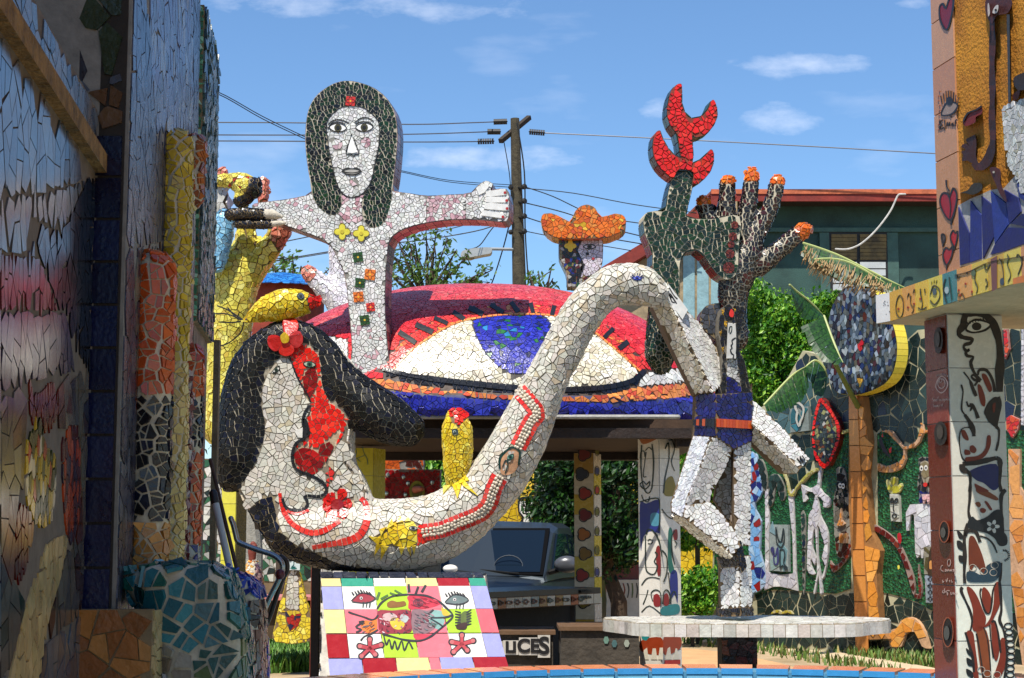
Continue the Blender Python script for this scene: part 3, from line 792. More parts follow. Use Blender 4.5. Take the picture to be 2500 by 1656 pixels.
obj('hair_backing', prism([at(x, y, YW-.002) for x, y in hair], (0, .03, 0)), mat('grout_bone', 'C2B8A2', .9), wroot); obj('face_backing', prism([at(x, y, YW-.0025) for x, y in face], (0, .03, 0)), mat('grout_faint', '8A8880', .9), wroot)
d.eye(*P('637,318', 'A')[0], 44, 22, 4, '3E3A1C').eye(*P('763,316', 'A')[0], 44, 22, -2, '3E3A1C')
for a in ('590,300 615,282 650,278 688,294', '716,292 745,272 780,270 808,286', '588,325 605,300 640,290 672,300', '722,300 750,288 785,292 806,308'): d.line(P(a, 'A'), 2, '121212', .012)
d.line(P('703,348 692,385 676,432 684,446 700,443 708,452 722,446 736,440 728,410 712,365', 'A'), 2.4, '121212', .012)
d.plate(P('702,360 688,405 682,436 705,440 730,434 716,395', 'A'), 'F2F0EC', .013)
d.plate(smooth(P('655,526 680,508 705,512 725,507 750,524 725,544 690,545', 'A')), '24221E', .012).plate(smooth(P('668,526 700,518 738,524 705,532', 'A')), 'A8A49C', .015).plate(smooth(P('672,535 705,536 738,532 705,541', 'A')), '8A867E', .015)
d.line(face+[face[0]], 2.2, '121212', .010, sm=0)
d.build(wroot, 'face_lines')
d = Deco(WM)
for c_, cc in (('657,815', 'D9CC3E'), ('748,823', 'D9CC3E')):
    x, y = P(c_, 'A')[0]; d.plate(flower(x, y, 11, 20, 4, 32), cc, .014); d.line(flower(x, y, 11, 20, 4, 32), 1.6, '7A6A1C', .015, sm=0, closed=True); d.plate(circ(x, y, 5, 8), 'C2B030', .018)
d.build(wroot, 'flower_tiles')
for x, y, r, cc in ((697, 190, 24, 'C8281E'), (733, 937, 25, '1E4A1A'), (790, 1020, 27, 'DA7422'), (742, 1060, 24, '1E4A1A'), (735, 1127, 26, 'D96C1A'), (793, 1176, 22, 'D03028'), (765, 1238, 25, '1E4A1A')):
    d = Deco(WM); px, py = P(f'{x},{y}', 'A')[0]; r /= 1.96; a_ = random.uniform(-.2, .2)
    sq = [(px+r*1.3*math.cos(a_+math.pi*(.25+.5*k)), py+r*1.3*math.sin(a_+math.pi*(.25+.5*k))) for k in range(4)]
    d.plate(sq, cc, .015); d.line(flower(px, py, r*.4, r*.85, 4, 24), 1.4, '2A1208', .016, sm=0, closed=True); d.plate(circ(px, py, r*.2, 8), 'E0B030', .017); d.build(wroot, 'decorated_tile')
d = Deco(WM)
for k, (a, b) in enumerate((('1345,636', '1440,624'), ('1345,662', '1448,662'), ('1340,690', '1450,700'), ('1325,724', '1430,740'))):
    p, q = P(a, 'A')[0], P(b, 'A')[0]; d.line([p, q], 15, 'E2E0DA', .014, sm=0); n_ = (q[0]-2, q[1]+2); d.plate(circ(n_[0], n_[1], 3.4, 8), 'B0201C', .017)
d.plate(P('1300,612 1340,582 1362,596 1338,628 1312,640', 'A'), 'E2E0DA', .014)
d.build(wroot, 'finger_plates')
# ---------------------------------------------------------------- the swan woman on the plinth
YB = 11.0
broot = thing('swan_woman_sculpture', 'large crescent mosaic sculpture, black-haired woman in profile merging into a white swan', 'sculpture', at(960, 1395, YB))
hairp = P('130,1010,70 155,930,105 165,850,112 170,740,105 180,620,98 212,500,95 280,400,85 375,340,80 475,345,76 560,410,76 630,510,88 700,600,105 800,685,118 900,745,113 965,775,90', 'B')
hairp = [(a, b, c/1.96) for a, b, c in hairp]
cres = P('420,1265,135 560,1290,155 700,1290,165 850,1290,172 990,1285,172 1160,1230,156 1340,1085,136 1455,925,132 1540,760,122', 'B')
cres = [(a, b, c/1.96) for a, b, c in cres]+[(a, b, c/2.24) for a, b, c in P('535,1495,112 600,1378,114 660,1258,110 715,1165,112 772,1092,110 835,1036,108 895,1002,111 955,994,113 1035,1003,111 1085,1024,98 1112,1042,84', 'C')]
fpoly = smooth(P('240,420 400,340 560,420 640,600 690,760 700,930 770,1060 800,1250 800,1440 640,1440 520,1425 400,1380 280,1290 205,1170 160,1050 140,850 180,560', 'B'), True, 3)
bg_ = [pxtube(hairp, YB-.0), pxtube(cres, YB+.05), prism([at(x, y, YB-.09) for x, y in fpoly], (0, .34, 0))]
bp_ = Paint('shell').add(P('500,600 1700,600 1700,1500 500,1500'), 'shell')
BH = smooth(P('''350,262 440,256 520,276 580,316 632,378 672,438 722,488 792,543 882,588 972,638 1034,700 1062,750 1050,812 1004,864 930,870 830,845 740,800 685,775 676,705 640,690 600,650 560,570 555,500 545,430
 500,388 440,365 400,400 385,425 340,455 300,520 275,600 275,680 290,760 280,840 250,930 200,1010 160,1085 95,1085 50,990 40,860 52,740 80,620 105,520 145,410 205,325 260,290''', 'B'), True, 2)
bp_.add(BH, 'hair', .85)
bp_.add(smooth(P('236,1150 262,1118 330,1100 342,1180 372,1280 440,1335 560,1385 650,1425 760,1440 900,1455 1000,1462 900,1500 600,1500 400,1450 250,1330 180,1200', 'B'), True, 2), 'black')
REDF = smooth(P('392,392 440,362 500,386 545,430 556,500 562,570 600,650 660,695 684,730 664,800 640,850 600,905 560,965 520,1002 462,985 428,935 424,880 452,845 490,822 502,790 482,745 500,705 508,655 472,585 440,520 402,432', 'B'), True, 2)
bp_.add(REDF, 'red', .72).add(smooth(P('430,880 480,860 540,870 620,800 650,790 600,905 560,965 520,1000 462,983 428,935', 'B'), True, 2), 'dred').add(smooth(P('478,500 530,490 540,560 500,640 470,580', 'B')), 'dred')
bp_.add(flower(*P('635,1145', 'B')[0], 24, 40, 5, 40, .4), 'red').add(circ(*P('635,1145', 'B')[0], 16), 'dred')
bp_.add(P('580,975 600,960 635,1000 600,1040 585,1070 580,1030', 'B'), 'rednut')
bp_.add(smooth(P('868,1262 900,1228 960,1222 1014,1232 1016,1330 960,1345 880,1340 835,1330 800,1300 840,1290', 'B'), True, 2), 'yfish')
bp_.add(P('1016,1232 1060,1245 1110,1262 1060,1285 1110,1300 1016,1340', 'B'), 'red')
BF, bc = sculpt(broot, bg_, bp_, .066, .008, .007, .04, G_TAN, .028, 8, .3, gmap=dict(hair='A89E88', black='A08E6C', red='C8B898', dred='B8A080'), dflt='7E7260', kind='satin')
BM = surf_map(BF); d = Deco(BM)
# outlines of profile and chin
d.line(P('505,665 478,705 470,760 500,790 478,825 440,845 422,885 420,935 445,978 500,998 545,1020 578,1052 580,1085 545,1103 500,1098 475,1100 490,1120 492,1145 470,1168 420,1170 385,1150 372,1110', 'B'), 7, ['14141A', '1C1C22', '0E0E12'], .014, step=11, brk=.12)
d.plate(smooth(P('470,728 492,742 500,790 480,828 470,800 476,770', 'B')), '101014', .014)
d.plate(P('430,790 470,772 468,822 448,820', 'B'), 'D8D4CA', .018)
d.eye(*P('343,497', 'B')[0], 26, 11, -50, '3A4A3A', 'D8D4CA', '24281E', 2.4).eye(*P('503,471', 'B')[0], 34, 17, 8, '2A5A48', 'A8B09A', '141A14', 2.6)
d.line(P('395,400 420,470 450,545 490,610 508,650', 'B'), 3.2, '14141A', .012)
d.build(broot, 'profile_lines', 'paint')
rs = ['DE3228', 'D2241C', 'E4463A']
def redline(pts, wd, step, sm=3):
    d = Deco(BM); d.line(pts, wd, rs, .013, step=step, sm=sm, brk=.13); d.build(broot, 'red_tile_line', 'glazed')
redline(P('360,1085 372,1160 420,1235 500,1275 570,1268 650,1222', 'B'), [8, 12, 12, 13, 13, 9], 12)
redline(P('395,1170 440,1190 500,1170', 'B'), 7, 10)
redline(P('515,1345 600,1330 680,1315 740,1290 772,1240 778,1185 765,1130 745,1110', 'B'), [9, 12, 17, 18, 17, 14, 12], 12)
PB = P('1045,1275 1130,1262 1230,1222 1320,1182 1362,1130 1385,1060 1412,1010', 'B'); PB2 = P('1498,868 1525,815 1560,745 1585,690', 'B')+P('310,1490 345,1420', 'C')
def offs(pts, o):
    q = smooth(pts, False, 3); r = []
    for i in range(len(q)):
        a, b = q[max(0, i-1)], q[min(len(q)-1, i+1)]; l = math.dist(a, b) or 1
        r.append((q[i][0]-(b[1]-a[1])/l*o, q[i][1]+(b[0]-a[0])/l*o))
    return r
for pb in (PB, PB2):
    for o_ in (-15, 14): redline(offs(pb, o_), 9.5, 13, 0)
bead = mat('bead_shell', 'CFC0AA', .45, 0, 40, .25, 0)
pe = []
for pb in (PB, PB2):
    for o_ in (-7, 0, 7):
        for k, q in enumerate(resample(offs(pb, o_), 9)):
            m_ = BM(q[0]+random.uniform(-1.3, 1.3), q[1]+random.uniform(-1.3, 1.3), .008)
            if m_: pe.append(ball(m_, .0125*random.uniform(.85, 1.1), 8, 5))
obj('shell_beads', join(*pe), bead, broot, kind='stuff', smooth_=True)
d = Deco(BM); x, y = P('1460,932', 'B')[0]
d.plate(smooth(P('1412,970 1415,920 1450,880 1480,868 1505,890 1498,950 1470,990 1425,998', 'B')), 'B98A66', .012)
d.line(P('1412,970 1415,920 1450,880 1480,868 1505,890 1498,950', 'B'), 5, '15342C', .014); d.eye(*P('1462,915', 'B')[0], 22, 12, -45, '1E5A4A', '7AA08A', '14302A', 2, .016)
d.line(P('1425,960 1440,930 1450,945 1435,990', 'B'), 2.5, '15342C', .015); d.build(broot, 'face_medallion', 'glazed')
d = Deco(BM)
for a in ('845,1290 870,1250 835,1262', '868,1262 905,1240 896,1212', '915,1232 950,1226 935,1200', '958,1226 985,1222 972,1202', '840,1300 785,1290 832,1335', '820,1330 850,1330 812,1380', '845,1335 880,1340 842,1402', '930,1345 955,1345 940,1378', '965,1342 985,1340 985,1382', '990,1338 1010,1335 1000,1378'):
    for p_ in crack(P(a, 'B'), 110, 1.0): d.plate(p_, random.choice(['E3C22A', 'D9B420', 'E8CC48']), .018)
for a in ('1150,1018 1190,1050 1145,1098', '1188,1052 1232,1052 1212,1118', '1226,1018 1250,1035 1308,1102 1240,1058', '1150,1000 1250,1000 1270,1030 1210,1056 1160,1040'):
    for p_ in crack(P(a, 'B'), 130, 1.0): d.plate(p_, random.choice(['E6CC34', 'DDBE28', 'EAD458']), .02)
d.eye(*P('997,1256', 'B')[0], 22, 12, 4, '6A6A62', 'C8C4B8', '20242A', 2); d.build(broot, 'yellow_rays', 'glazed')
x, y = P('1018,965', 'C')[0]; d = Deco(BM)
d.eye(x, y, 24, 11, 5, '1C2A9A', '7A88D8', '1A2470', 3)
for k in range(7): a_ = R(200+k*25); d.line([(x+10*math.cos(a_), y+7*math.sin(a_)), (x+17*math.cos(a_), y+12*math.sin(a_))], 1.6, '1A2050', .012, sm=0)
d.build(broot, 'swan_eye')
ffx, ffy = P('635,1145', 'B')[0]
for k in range(6):
    a_ = R(-68+60*k); r0_, r1_ = 15, (44 if k in (0, 3) else 37); q = [(ffx+math.cos(a_)*rr_-math.sin(a_)*ww_, ffy+math.sin(a_)*rr_+math.cos(a_)*ww_) for rr_, ww_ in ((r0_, -5), ((r0_+r1_)*.52, -13), (r1_*.9, -10), (r1_, 0), (r1_*.9, 10), ((r0_+r1_)*.52, 13), (r0_, 5))]
    for p_ in crack(q, 150, 1.6): d = Deco(BM); d.plate(p_, random.choice(['D01810', 'C41410', 'DC2A1C']), .013, 0); d.build(broot, 'flower_shard', 'glazed')
d = Deco(BM); d.plate(circ(ffx, ffy, 16, 14), '860C0C', .017, 0); d.build(broot, 'flower_disc', 'glazed')
# flower in the hair: petals are pieces
fx, fy = P('385,345', 'B')[0]
for k in range(5):
    a_ = R(-62+72*k); q = [(fx+math.cos(a_)*r_*44-math.sin(a_)*w_*21, fy+math.sin(a_)*r_*44+math.cos(a_)*w_*21) for r_, w_ in ((.18, -.25), (.5, -.85), (.85, -.8), (1.02, 0), (.85, .8), (.5, .85), (.18, .25))]
    d = Deco(BM); d.plate(smooth(q), ['C8281E', 'B8302E', 'D02A20', 'C42420', 'BC3430'][k], .03, -.01); d.build(broot, 'petal', 'glazed')
d = Deco(BM); d.plate(circ(fx, fy, 11, 14), 'D8B028', .042, 0); d.build(broot, 'flower_center', 'glazed')
# ---------------------------------------------------------------- yellow fish on her hair
froot = thing('yellow_fish_sculpture', 'yellow mosaic fish with red lips lying on the black hair', 'sculpture', at(690, 800, 10.95))
fp = [(a, b, c/1.96, 10.98) for a, b, c in P('190,1245,8 230,1220,30 290,1190,58 360,1172,76 430,1160,70 490,1152,48 525,1148,24', 'A')]
fpt = Paint('yfish').add(P('505,1080 560,1080 560,1200 500,1190 490,1150', 'A'), 'red')
FF, fc = sculpt(froot, [pxtube(fp, 10.98)], fpt, .05, .006, .006, .05, G_BROWN, .02, 3)
d = Deco(surf_map(FF)); d.eye(*P('457,1128', 'A')[0], 19, 15, 10, '3A4A50', 'B8B8A8', '1A2224', 2.4); d.build(froot, 'fish_eye')
WIRE = mat('dark_wire', '15130F', .6, .3, 30, .2, 0)
wr = []
for a in ('188,1243 120,1195 60,1170', '188,1243 110,1210 50,1208', '188,1243 130,1250 70,1248', '186,1250 170,1300 110,1350 50,1366', '188,1243 150,1225 110,1180'):
    wr.append(tube([at(x, y, 11.0+.04*i) for i, (x, y) in enumerate(smooth(P(a, 'A'), False, 4))], .005, 6))
obj('wire_feelers', join(*wr), WIRE, froot)
# ---------------------------------------------------------------- upright yellow fish in the crescent
uroot = thing('upright_fish_sculpture', 'upright yellow mosaic fish with heart-shaped red mouth standing in the crescent', 'sculpture', at(1120, 1170, 11.0))
up_ = P('1205,1030,50,11.0 1205,980,62,11.0 1210,900,68,11.0 1208,820,72,11.0 1205,760,66,11.0 1203,722,46,11.0', 'B')
up_ = [(a, b, c/1.96, y) for a, b, c, y in up_]
ut = Paint('yfish').add(P('1165,680 1262,680 1262,720 1212,772 1172,718', 'B'), 'red').add(P('1110,680 1135,740 1132,900 1150,1000 1110,1000', 'B'), 'rednut')
lip = [pxtube([(a, b, c/1.96) for a, b, c in P('1185,735,26 1180,708,14', 'B')], 11.0), pxtube([(a, b, c/1.96) for a, b, c in P('1232,735,26 1243,702,13', 'B')], 11.0)]
UF, uc = sculpt(uroot, [pxtube(up_, 11.0)]+lip, ut, .043, .006, .006, .05, G_BROWN, .018, 3)
d = Deco(surf_map(UF)); d.plate(smooth(P('1185,784 1205,780 1213,795 1208,806 1188,806', 'B')), '2A3A3A', .012).plate(circ(*P('1196,793', 'B')[0], 3.4, 8), '9AA8A0', .014).plate(circ(*P('1197,794', 'B')[0], 1.8, 6), '0A0E0E', .016); d.build(uroot, 'fish_eye')
# ---------------------------------------------------------------- plinth with painted tiles
pl = thing('tiled_plinth', 'sloping plinth faced with checkered colour tiles and a painted fish', 'plinth', (at(1000, 1500, 10.7).x, 10.8, 0))
TLx = P('245,482 1432,478 1592,1116 310,1200', 'J')
ztop = at(1000, 1412, 10.72).z
c0, c1 = at(*TLx[0][:2], 10.75), at(*TLx[1][:2], 10.75)
sl_ = Vector((0, -.30, -1.0)).normalized()
fn = Vector((1, 0, 0)).cross(sl_).normalized(); fn = -fn if fn.y > 0 else fn
fO = Vector((c0.x, 10.75, c0.z))
PLM = plane_map(fO, fn)
def pj(x, y): return P(f'{x},{y}', 'J')[0]
ux = [[245, 388, 618, 850, 1080, 1308, 1445], ]
rowsY = [(482, 540), (540, 708), (706, 880), (884, 1058), (1062, 1190)]
def edge(t, row_y): return 245+ (310-245)*(row_y-482)/(1190-482), 1432+(1597-1432)*(row_y-482)/(1116-482)
fr = [0, .122, .318, .513, .705, .898, 1.0]
cm = dict(c='F4DC94', g='40A084', w='F6F2E6', r='A82028', l='A4A4DA', k='E87A84', y='B4D83C', p='EE6A72')
lay = ['cgwcrg', 'lwykwl', 'ckykyp', 'rwykwl']
cells = []
for j, (ya, yb) in enumerate(rowsY[:4]):
    for i in range(6):
        q = []
        for yy, tt in ((ya, fr[i]), (ya, fr[i+1]), (yb, fr[i+1]), (yb, fr[i])):
            a_, b_ = edge(0, yy); dy_ = -6*tt
            q.append(PLM(*pj(a_+(b_-a_)*tt, yy+dy_*(1 if j else .6)), 0))
        cells.append(quad_cell(q, fn, lin(cm[lay[j][i]]), .006, .003))
fr5 = [0, .19, .38, .565, .625, .81, 1.0]
for i in range(6):
    q = []
    for yy, tt in ((1062, fr5[i]), (1062, fr5[i+1]), (1230, fr5[i+1]), (1230, fr5[i])):
        a_, b_ = edge(0, yy); q.append(PLM(*pj(a_+(b_-a_)*tt, yy-(16 if yy > 1100 else 8)*tt*2.2), 0))
    cells.append(quad_cell(q, fn, lin(cm['lrcklr'[i]]), .006, .003))
emit(pl, cells, 'square_tile', kind='clean')
# body of the plinth
bl = fO+sl_*1.75; w_ = c1.x-c0.x
body = [(fO+Vector((0, 0, .015))), fO+Vector((w_, 0, .015)), Vector((c1.x+.0, 11.4, fO.z+.015)), Vector((c0.x, 11.4, fO.z+.015))]
spread = .11
low = [bl+Vector((.06, 0, 0)), bl+Vector((w_+.20, 0, 0)), Vector((c1.x+.2, 11.45, bl.z)), Vector((c0.x-.02, 11.45, bl.z))]
obj('concrete_body', hexa([p-fn*.004+Vector((0, .02 if k < 2 else 0, 0)) for k, p in enumerate(body)], [p-fn*.004+Vector((0, .02 if k < 2 else 0, 0)) for k, p in enumerate(low)]), mat('grout_white', 'D8CFC0', .85), pl)
tp = Paint([('2A2C3A', 4), ('22222E', 3), ('343648', 2)])
tcs = []; xs_ = [0]
while xs_[-1] < 1: xs_.append(min(1, xs_[-1]+random.uniform(.05, .11)))
for a_, b_ in zip(xs_[:-1], xs_[1:]):
    j0, j1 = random.uniform(-.012, .012), random.uniform(-.012, .012); tp_ = lambda t: PLM(*pj(236+(1406-236)*t, 432+4*t), .001); lo_ = lambda t: PLM(*pj(245+(1432-245)*t, 481-4*t), .001)
    tcs.append(quad_cell([tp_(a_+j0*(a_ > 0)), tp_(b_+j1*(b_ < 1)), lo_(b_), lo_(a_)], fn, tp.col(0), .006, .004))
emit(pl, tcs+panel_cells([p+Vector((0, 0, .002)) for p in body], tp, .22, .01, .005, .005), 'slate_shard')
lf = [body[0], body[3], low[3], low[0]]
emit(pl, panel_cells([p+Vector((-.006, 0, 0)) for p in lf], Paint([('2A2018', 3), ('3A3028', 3), ('4A4438', 2), ('1A1612', 2)]), .16, .012, .005, .02), 'side_shard')
d = Deco(lambda x, y, l: PLM(x, y, l+.006))
J = lambda s: P(s, 'J'); K_ = '2C2A30'
# big fish painted across the tiles
d.plate(smooth(J('872,612 940,600 1020,606 1090,640 1110,665 1050,690 980,700 885,702 880,650')), 'C92C44', .001)
d.plate(smooth(J('905,712 1010,712 1060,708 1020,760 1090,800 1060,850 1000,880 915,878')), '8A6A70', .001)
d.plate(smooth(J('1070,708 1190,740 1140,762 1030,758')), '86B0A8', .001).plate(smooth(J('1040,768 1140,775 1100,850 1020,800')), '86B0A8', .001)
d.plate(smooth(J('660,715 760,712 890,712 900,800 895,870 780,878 680,878 660,800')), '9A2A3C', .001)
d.plate(smooth(J('745,790 780,762 840,790 850,820 820,850 770,840')), 'E0BE38', .002).plate(smooth(J('700,740 760,730 800,760 760,790 700,780')), 'C8A8A4', .002).plate(smooth(J('830,740 880,760 860,800 820,780')), 'B8C0BC', .002)
d.plate(smooth(J('725,660 760,640 800,650 850,645 860,675 800,690 735,690')), '8A5A1C', .002)
d.plate(smooth(J('535,830 560,785 610,790 650,770 645,870 570,870')), 'E07A2A', .001).plate(smooth(J('1120,690 1180,740 1130,748')), 'D8B83A', .002)
d.plate(smooth(J('920,880 1010,884 1060,888 1000,925 930,920')), 'D03A50', .001)
for a, ww in (('652,700 690,650 760,610 840,598 920,598 1010,606 1090,640 1150,690 1200,748 1160,800 1090,860 1030,905 960,930 860,925 760,900 690,880', 4.5), ('660,745 640,770 610,778 560,760 480,735 445,722', 4), ('660,850 610,880 560,900 535,930', 4),
              ('520,795 560,790 500,830 540,850 500,870', 4), ('1060,706 1020,758 1140,762 1195,745', 4), ('1020,760 1090,800 1130,830', 3), ('700,890 720,960 740,920 760,990 780,930 800,995 830,930 850,1000 880,940 910,990', 4)):
    d.line(J(a), ww, K_, .003, sm=4)
for r_ in (34, 22, 10): d.line([(pj(950, 655)[0]+r_*.34*math.cos(t/8*math.pi), pj(950, 655)[1]+r_*.28*math.sin(t/8*math.pi)) for t in range(17)], 1.8, '5A3A48', .004, sm=0)
for x, y, a_ in ((885, 545, -95), (930, 560, -70), (975, 545, -60), (650, 600, -70), (680, 595, -30), (830, 560, -150), (800, 570, -160)):
    q = pj(x, y+35); e_ = (q[0]+20*math.cos(R(a_)), q[1]+20*math.sin(R(a_))); d.line([q, e_], [6, 5, 3], K_ if x > 860 else '4A6A2A', .003, sm=0)
for k in range(46):
    x, y = random.uniform(665, 895), random.uniform(718, 872); a_ = random.uniform(0, 6.28); l_ = random.uniform(8, 26)
    d.line([pj(x, y), pj(x+l_*.5*math.cos(a_)+random.uniform(-6, 6), y+l_*.5*math.sin(a_)), pj(x+l_*math.cos(a_), y+l_*math.sin(a_))], [1.2, 2.8, 1.4], random.choice(['6A1A2A', 'C8848C', '3A3A42', '8A2234', 'D8C8C8']), .0035+k*1e-5, sm=2)
for k in range(34):
    x, y = random.uniform(915, 1040), random.uniform(718, 868); d.line([pj(x, y), pj(x+14, y+9), pj(x+30, y+14)], [1, 2.4, 1.2], random.choice(['5A4A54', '7A2A3A', 'A88A90', '6A7A7C']), .0035+k*1e-5, sm=2)
for k in range(22):
    x, y = random.uniform(890, 1070), random.uniform(615, 690); d.line([pj(x, y), pj(x+16, y+4), pj(x+34, y+12)], [1, 2.6, 1], random.choice(['A81C34', 'D8485C', '8A1428']), .0032+k*1e-5, sm=2)
for k in range(16):
    x, y = random.uniform(560, 640), random.uniform(790, 862); d.line([pj(x, y), pj(x-14, y+6), pj(x-26, y+16)], [1, 3, 1], random.choice(['5A5660', 'C8641E', '8A4A2A', '3A3840']), .0032+k*1e-5, sm=2)
# small painted emblems
for cx_, cy_, cc, k_ in ((550, 620, 'A02A3A', 'fish'), (1225, 630, '6A7A78', 'fish'), (1275, 775, '5A6A2A', 'leaf'), (600, 985, 'B83A44', 'star'), (1265, 955, 'C04048', 'star')):
    q = pj(cx_, cy_)
    if k_ == 'fish':
        d.plate(smooth([(q[0]-28, q[1]+8), (q[0]-8, q[1]-10), (q[0]+16, q[1]-8), (q[0]+28, q[1]+2), (q[0]+8, q[1]+12)]), cc, .002)
        for t in range(7): d.line([(q[0]-22+t*7, q[1]-6-4*math.sin(t/2)), (q[0]-27+t*7, q[1]-20+abs(t-3)*2)], [5, 3], K_, .003, sm=0)
        for t in range(3): d.line([(q[0]+2+t*8, q[1]+10), (q[0]+t*8, q[1]+24)], [4, 3], '4A5250', .003, sm=0)
        d.line([(q[0]-28, q[1]+8), (q[0]-8, q[1]-10), (q[0]+16, q[1]-8), (q[0]+30, q[1]+3), (q[0]+8, q[1]+13), (q[0]-26, q[1]+10)], 3, K_, .003)
        d.plate(circ(q[0]-4, q[1]+1, 4, 8), 'E0D8D4', .004); d.plate(circ(q[0]-4, q[1]+1, 2, 6), '111111', .006)
    elif k_ == 'leaf':
        d.plate(smooth([(q[0]-14, q[1]+18), (q[0]-10, q[1]-6), (q[0]+4, q[1]-20), (q[0]+18, q[1]-10), (q[0]+10, q[1]+16)]), cc, .002)
        for t in range(6): d.line([(q[0]-6, q[1]-16+t*6), (q[0]-20, q[1]-20+t*7)], [4, 2.5], K_, .003, sm=0); d.line([(q[0]+8, q[1]-16+t*6), (q[0]+20, q[1]-24+t*7)], [4, 2.5], K_, .003, sm=0)
        d.plate(smooth([(q[0]-16, q[1]+14), (q[0]+8, q[1]+8), (q[0]+6, q[1]+24), (q[0]-14, q[1]+24)]), '3A1A14', .004)
    else:
        for t, ln in ((0, 30), (75, 24), (150, 32), (215, 26), (290, 28)):
            e_ = (q[0]+ln*math.cos(R(t-20)), q[1]+ln*.8*math.sin(R(t-20))); d.line([q, e_], [13, 15, 14], K_, .002, sm=0); d.plate(circ(*e_, 8.5, 10), K_, .0022)
        for t, ln in ((0, 29), (75, 23), (150, 31), (215, 25), (290, 27)):
            e_ = (q[0]+ln*math.cos(R(t-20)), q[1]+ln*.8*math.sin(R(t-20))); d.line([q, e_], [8, 9, 9], cc, .004, sm=0); d.plate(circ(*e_, 5.5, 9), 'C86A6A', .0045)
d.build(pl, 'painted_fish')
s_ = at(1098, 1401, 10.72); tag(obj('white_shell', ball(s_+Vector((0, .1, .03)), .05, 12, 8, 1, .8, .55), mat('shell_white', 'EDE8DE', .35, 0, 20, .1, 0), smooth_=True), 'small white shell lying on the dark plinth top', 'shell')
# ---------------------------------------------------------------- hand-headed figure standing on the white table
YF = 11.4
fg = thing('hand_headed_figure', 'angular white mosaic figure with blue shorts and a dark hand for a head', 'sculpture', at(1790, 1500, YF))
def faces3(root, faces, paint, s, gap=.007, h=.006, tilt=.03, thick=.22, core='limb_core', grout=G_BROWN, em=True, kind='glazed'):
    """faces: list of polygons [(px,py,Y)..]; core = hull of all corners carried back by thick"""
    allp = []; cells = []
    for f in faces:
        p3 = [at(*q) for q in f]; allp += p3
        cells += panel_cells(p3, paint, s, gap, h, tilt)
    gs_ = []
    for f in faces:
        p3 = [at(*q) for q in f]; c = sum(p3, Vector())/len(p3); n = Vector()
        for k in range(len(p3)): n += (p3[k]-c).cross(p3[(k+1) % len(p3)]-c)
        n.normalize(); n = -n if n.dot(CAM-c) < 0 else n
        gs_.append(prism([p-n*((p-c).dot(n)+.001) for p in p3], Vector((0, thick, 0))))
    obj(core, join(*gs_), grout, root)
    return cells
WH = Paint('white'); GREYW = Paint([('DCD9D2', 4), ('CFCCC6', 3), ('E6E3DC', 3)]); WBOUNCE = Paint([('E6DCC6', 4), ('DCCFB2', 3), ('EFE8D8', 3)])  # cream set carries warm bounce light on lower faces in the tile colour
FC = []
# arm reaching to the swan: lower-left face, upper-right face
FC += faces3(fg, [P('205,212,11.25 285,172,11.12 545,690,11.12 440,702,11.25', 'E')], WBOUNCE, .066, core='arm')
FC += faces3(fg, [P('285,172,11.122 378,258,11.3 482,312,11.34 572,440,11.36 586,520,11.36 576,650,11.3 545,690,11.122', 'E')], GREYW, .052, core='arm')
d = Deco(lambda x, y, l: at(x, y, 11.16-l))
d.plate(P('268,150 296,98 402,238 372,292', 'E'), 'D6D4CE', .02, -.06)
for a in ('285,130 305,165 320,172', '300,118 325,160 345,180', '292,125 312,190 330,200', '305,150 340,205'): d.line(P(a, 'E'), 3, '201C1C', .0215)
d.build(fg, 'hand_plate')
# right arm
FC += faces3(fg, [P('738,655,11.45 762,722,11.32 850,800,11.32 960,930,11.32 1052,1070,11.32 1012,1112,11.2 930,1022,11.2 756,862,11.2', 'E')], GREYW, .052, core='arm')
FC += faces3(fg, [P('756,862,11.202 930,1022,11.202 1012,1112,11.202 1004,1132,11.24 930,1130,11.3 850,1052,11.3 752,962,11.3', 'E')], WBOUNCE, .058, core='arm')
d = Deco(lambda x, y, l: at(x, y, 11.25-l))
for a in ('985,1062 1010,1095', '1000,1050 1022,1082', '1014,1040 1034,1072', '1026,1034 1044,1064'): d.line(P(a, 'E'), 3, '24201C', .03)
d.build(fg, 'finger_lines')
# shorts and belt
NV = Paint('navy')
beltp = P('430,838 555,832 760,845 760,893 555,882 430,872', 'E')
FC += faces3(fg, [P('450,690,11.3 555,700,11.08 555,935,11.08 436,930,11.3', 'E')], Paint('navy'), .07, core='shorts', grout=G_BROWN)
FC += faces3(fg, [P('555,700,11.082 757,690,11.25 750,957,11.25 650,1000,11.17 560,935,11.082', 'E')], Paint('navy'), .062, core='shorts', grout=G_TAN)
def belt(pts, n, cols):
    q = [at(*p) for p in pts]; nn = (q[1]-q[0]).cross(q[3]-q[0]).normalized(); nn = -nn if nn.dot(CAM-q[0]) < 0 else nn
    return [quad_cell([q[0]+(q[1]-q[0])*(i/n)+nn*.006, q[0]+(q[1]-q[0])*((i+1)/n)+nn*.006, q[3]+(q[2]-q[3])*((i+1)/n)+nn*.006, q[3]+(q[2]-q[3])*(i/n)+nn*.006], nn, lin(cols[i % len(cols)]), .008, .003) for i in range(n)]
emit(fg, belt(P('440,838,11.3 555,832,11.08 555,882,11.08 438,872,11.3', 'E'), 7, ['14141C', 'B4481E', '14141C', 'B8502A', '101018', '16161E', '1A1A22'])+belt(P('556,832,11.08 757,845,11.25 755,893,11.25 556,882,11.08', 'E'), 12, ['C8481A', 'B8401A', 'D0561E', 'C04818']), 'belt_tile', kind='clean')
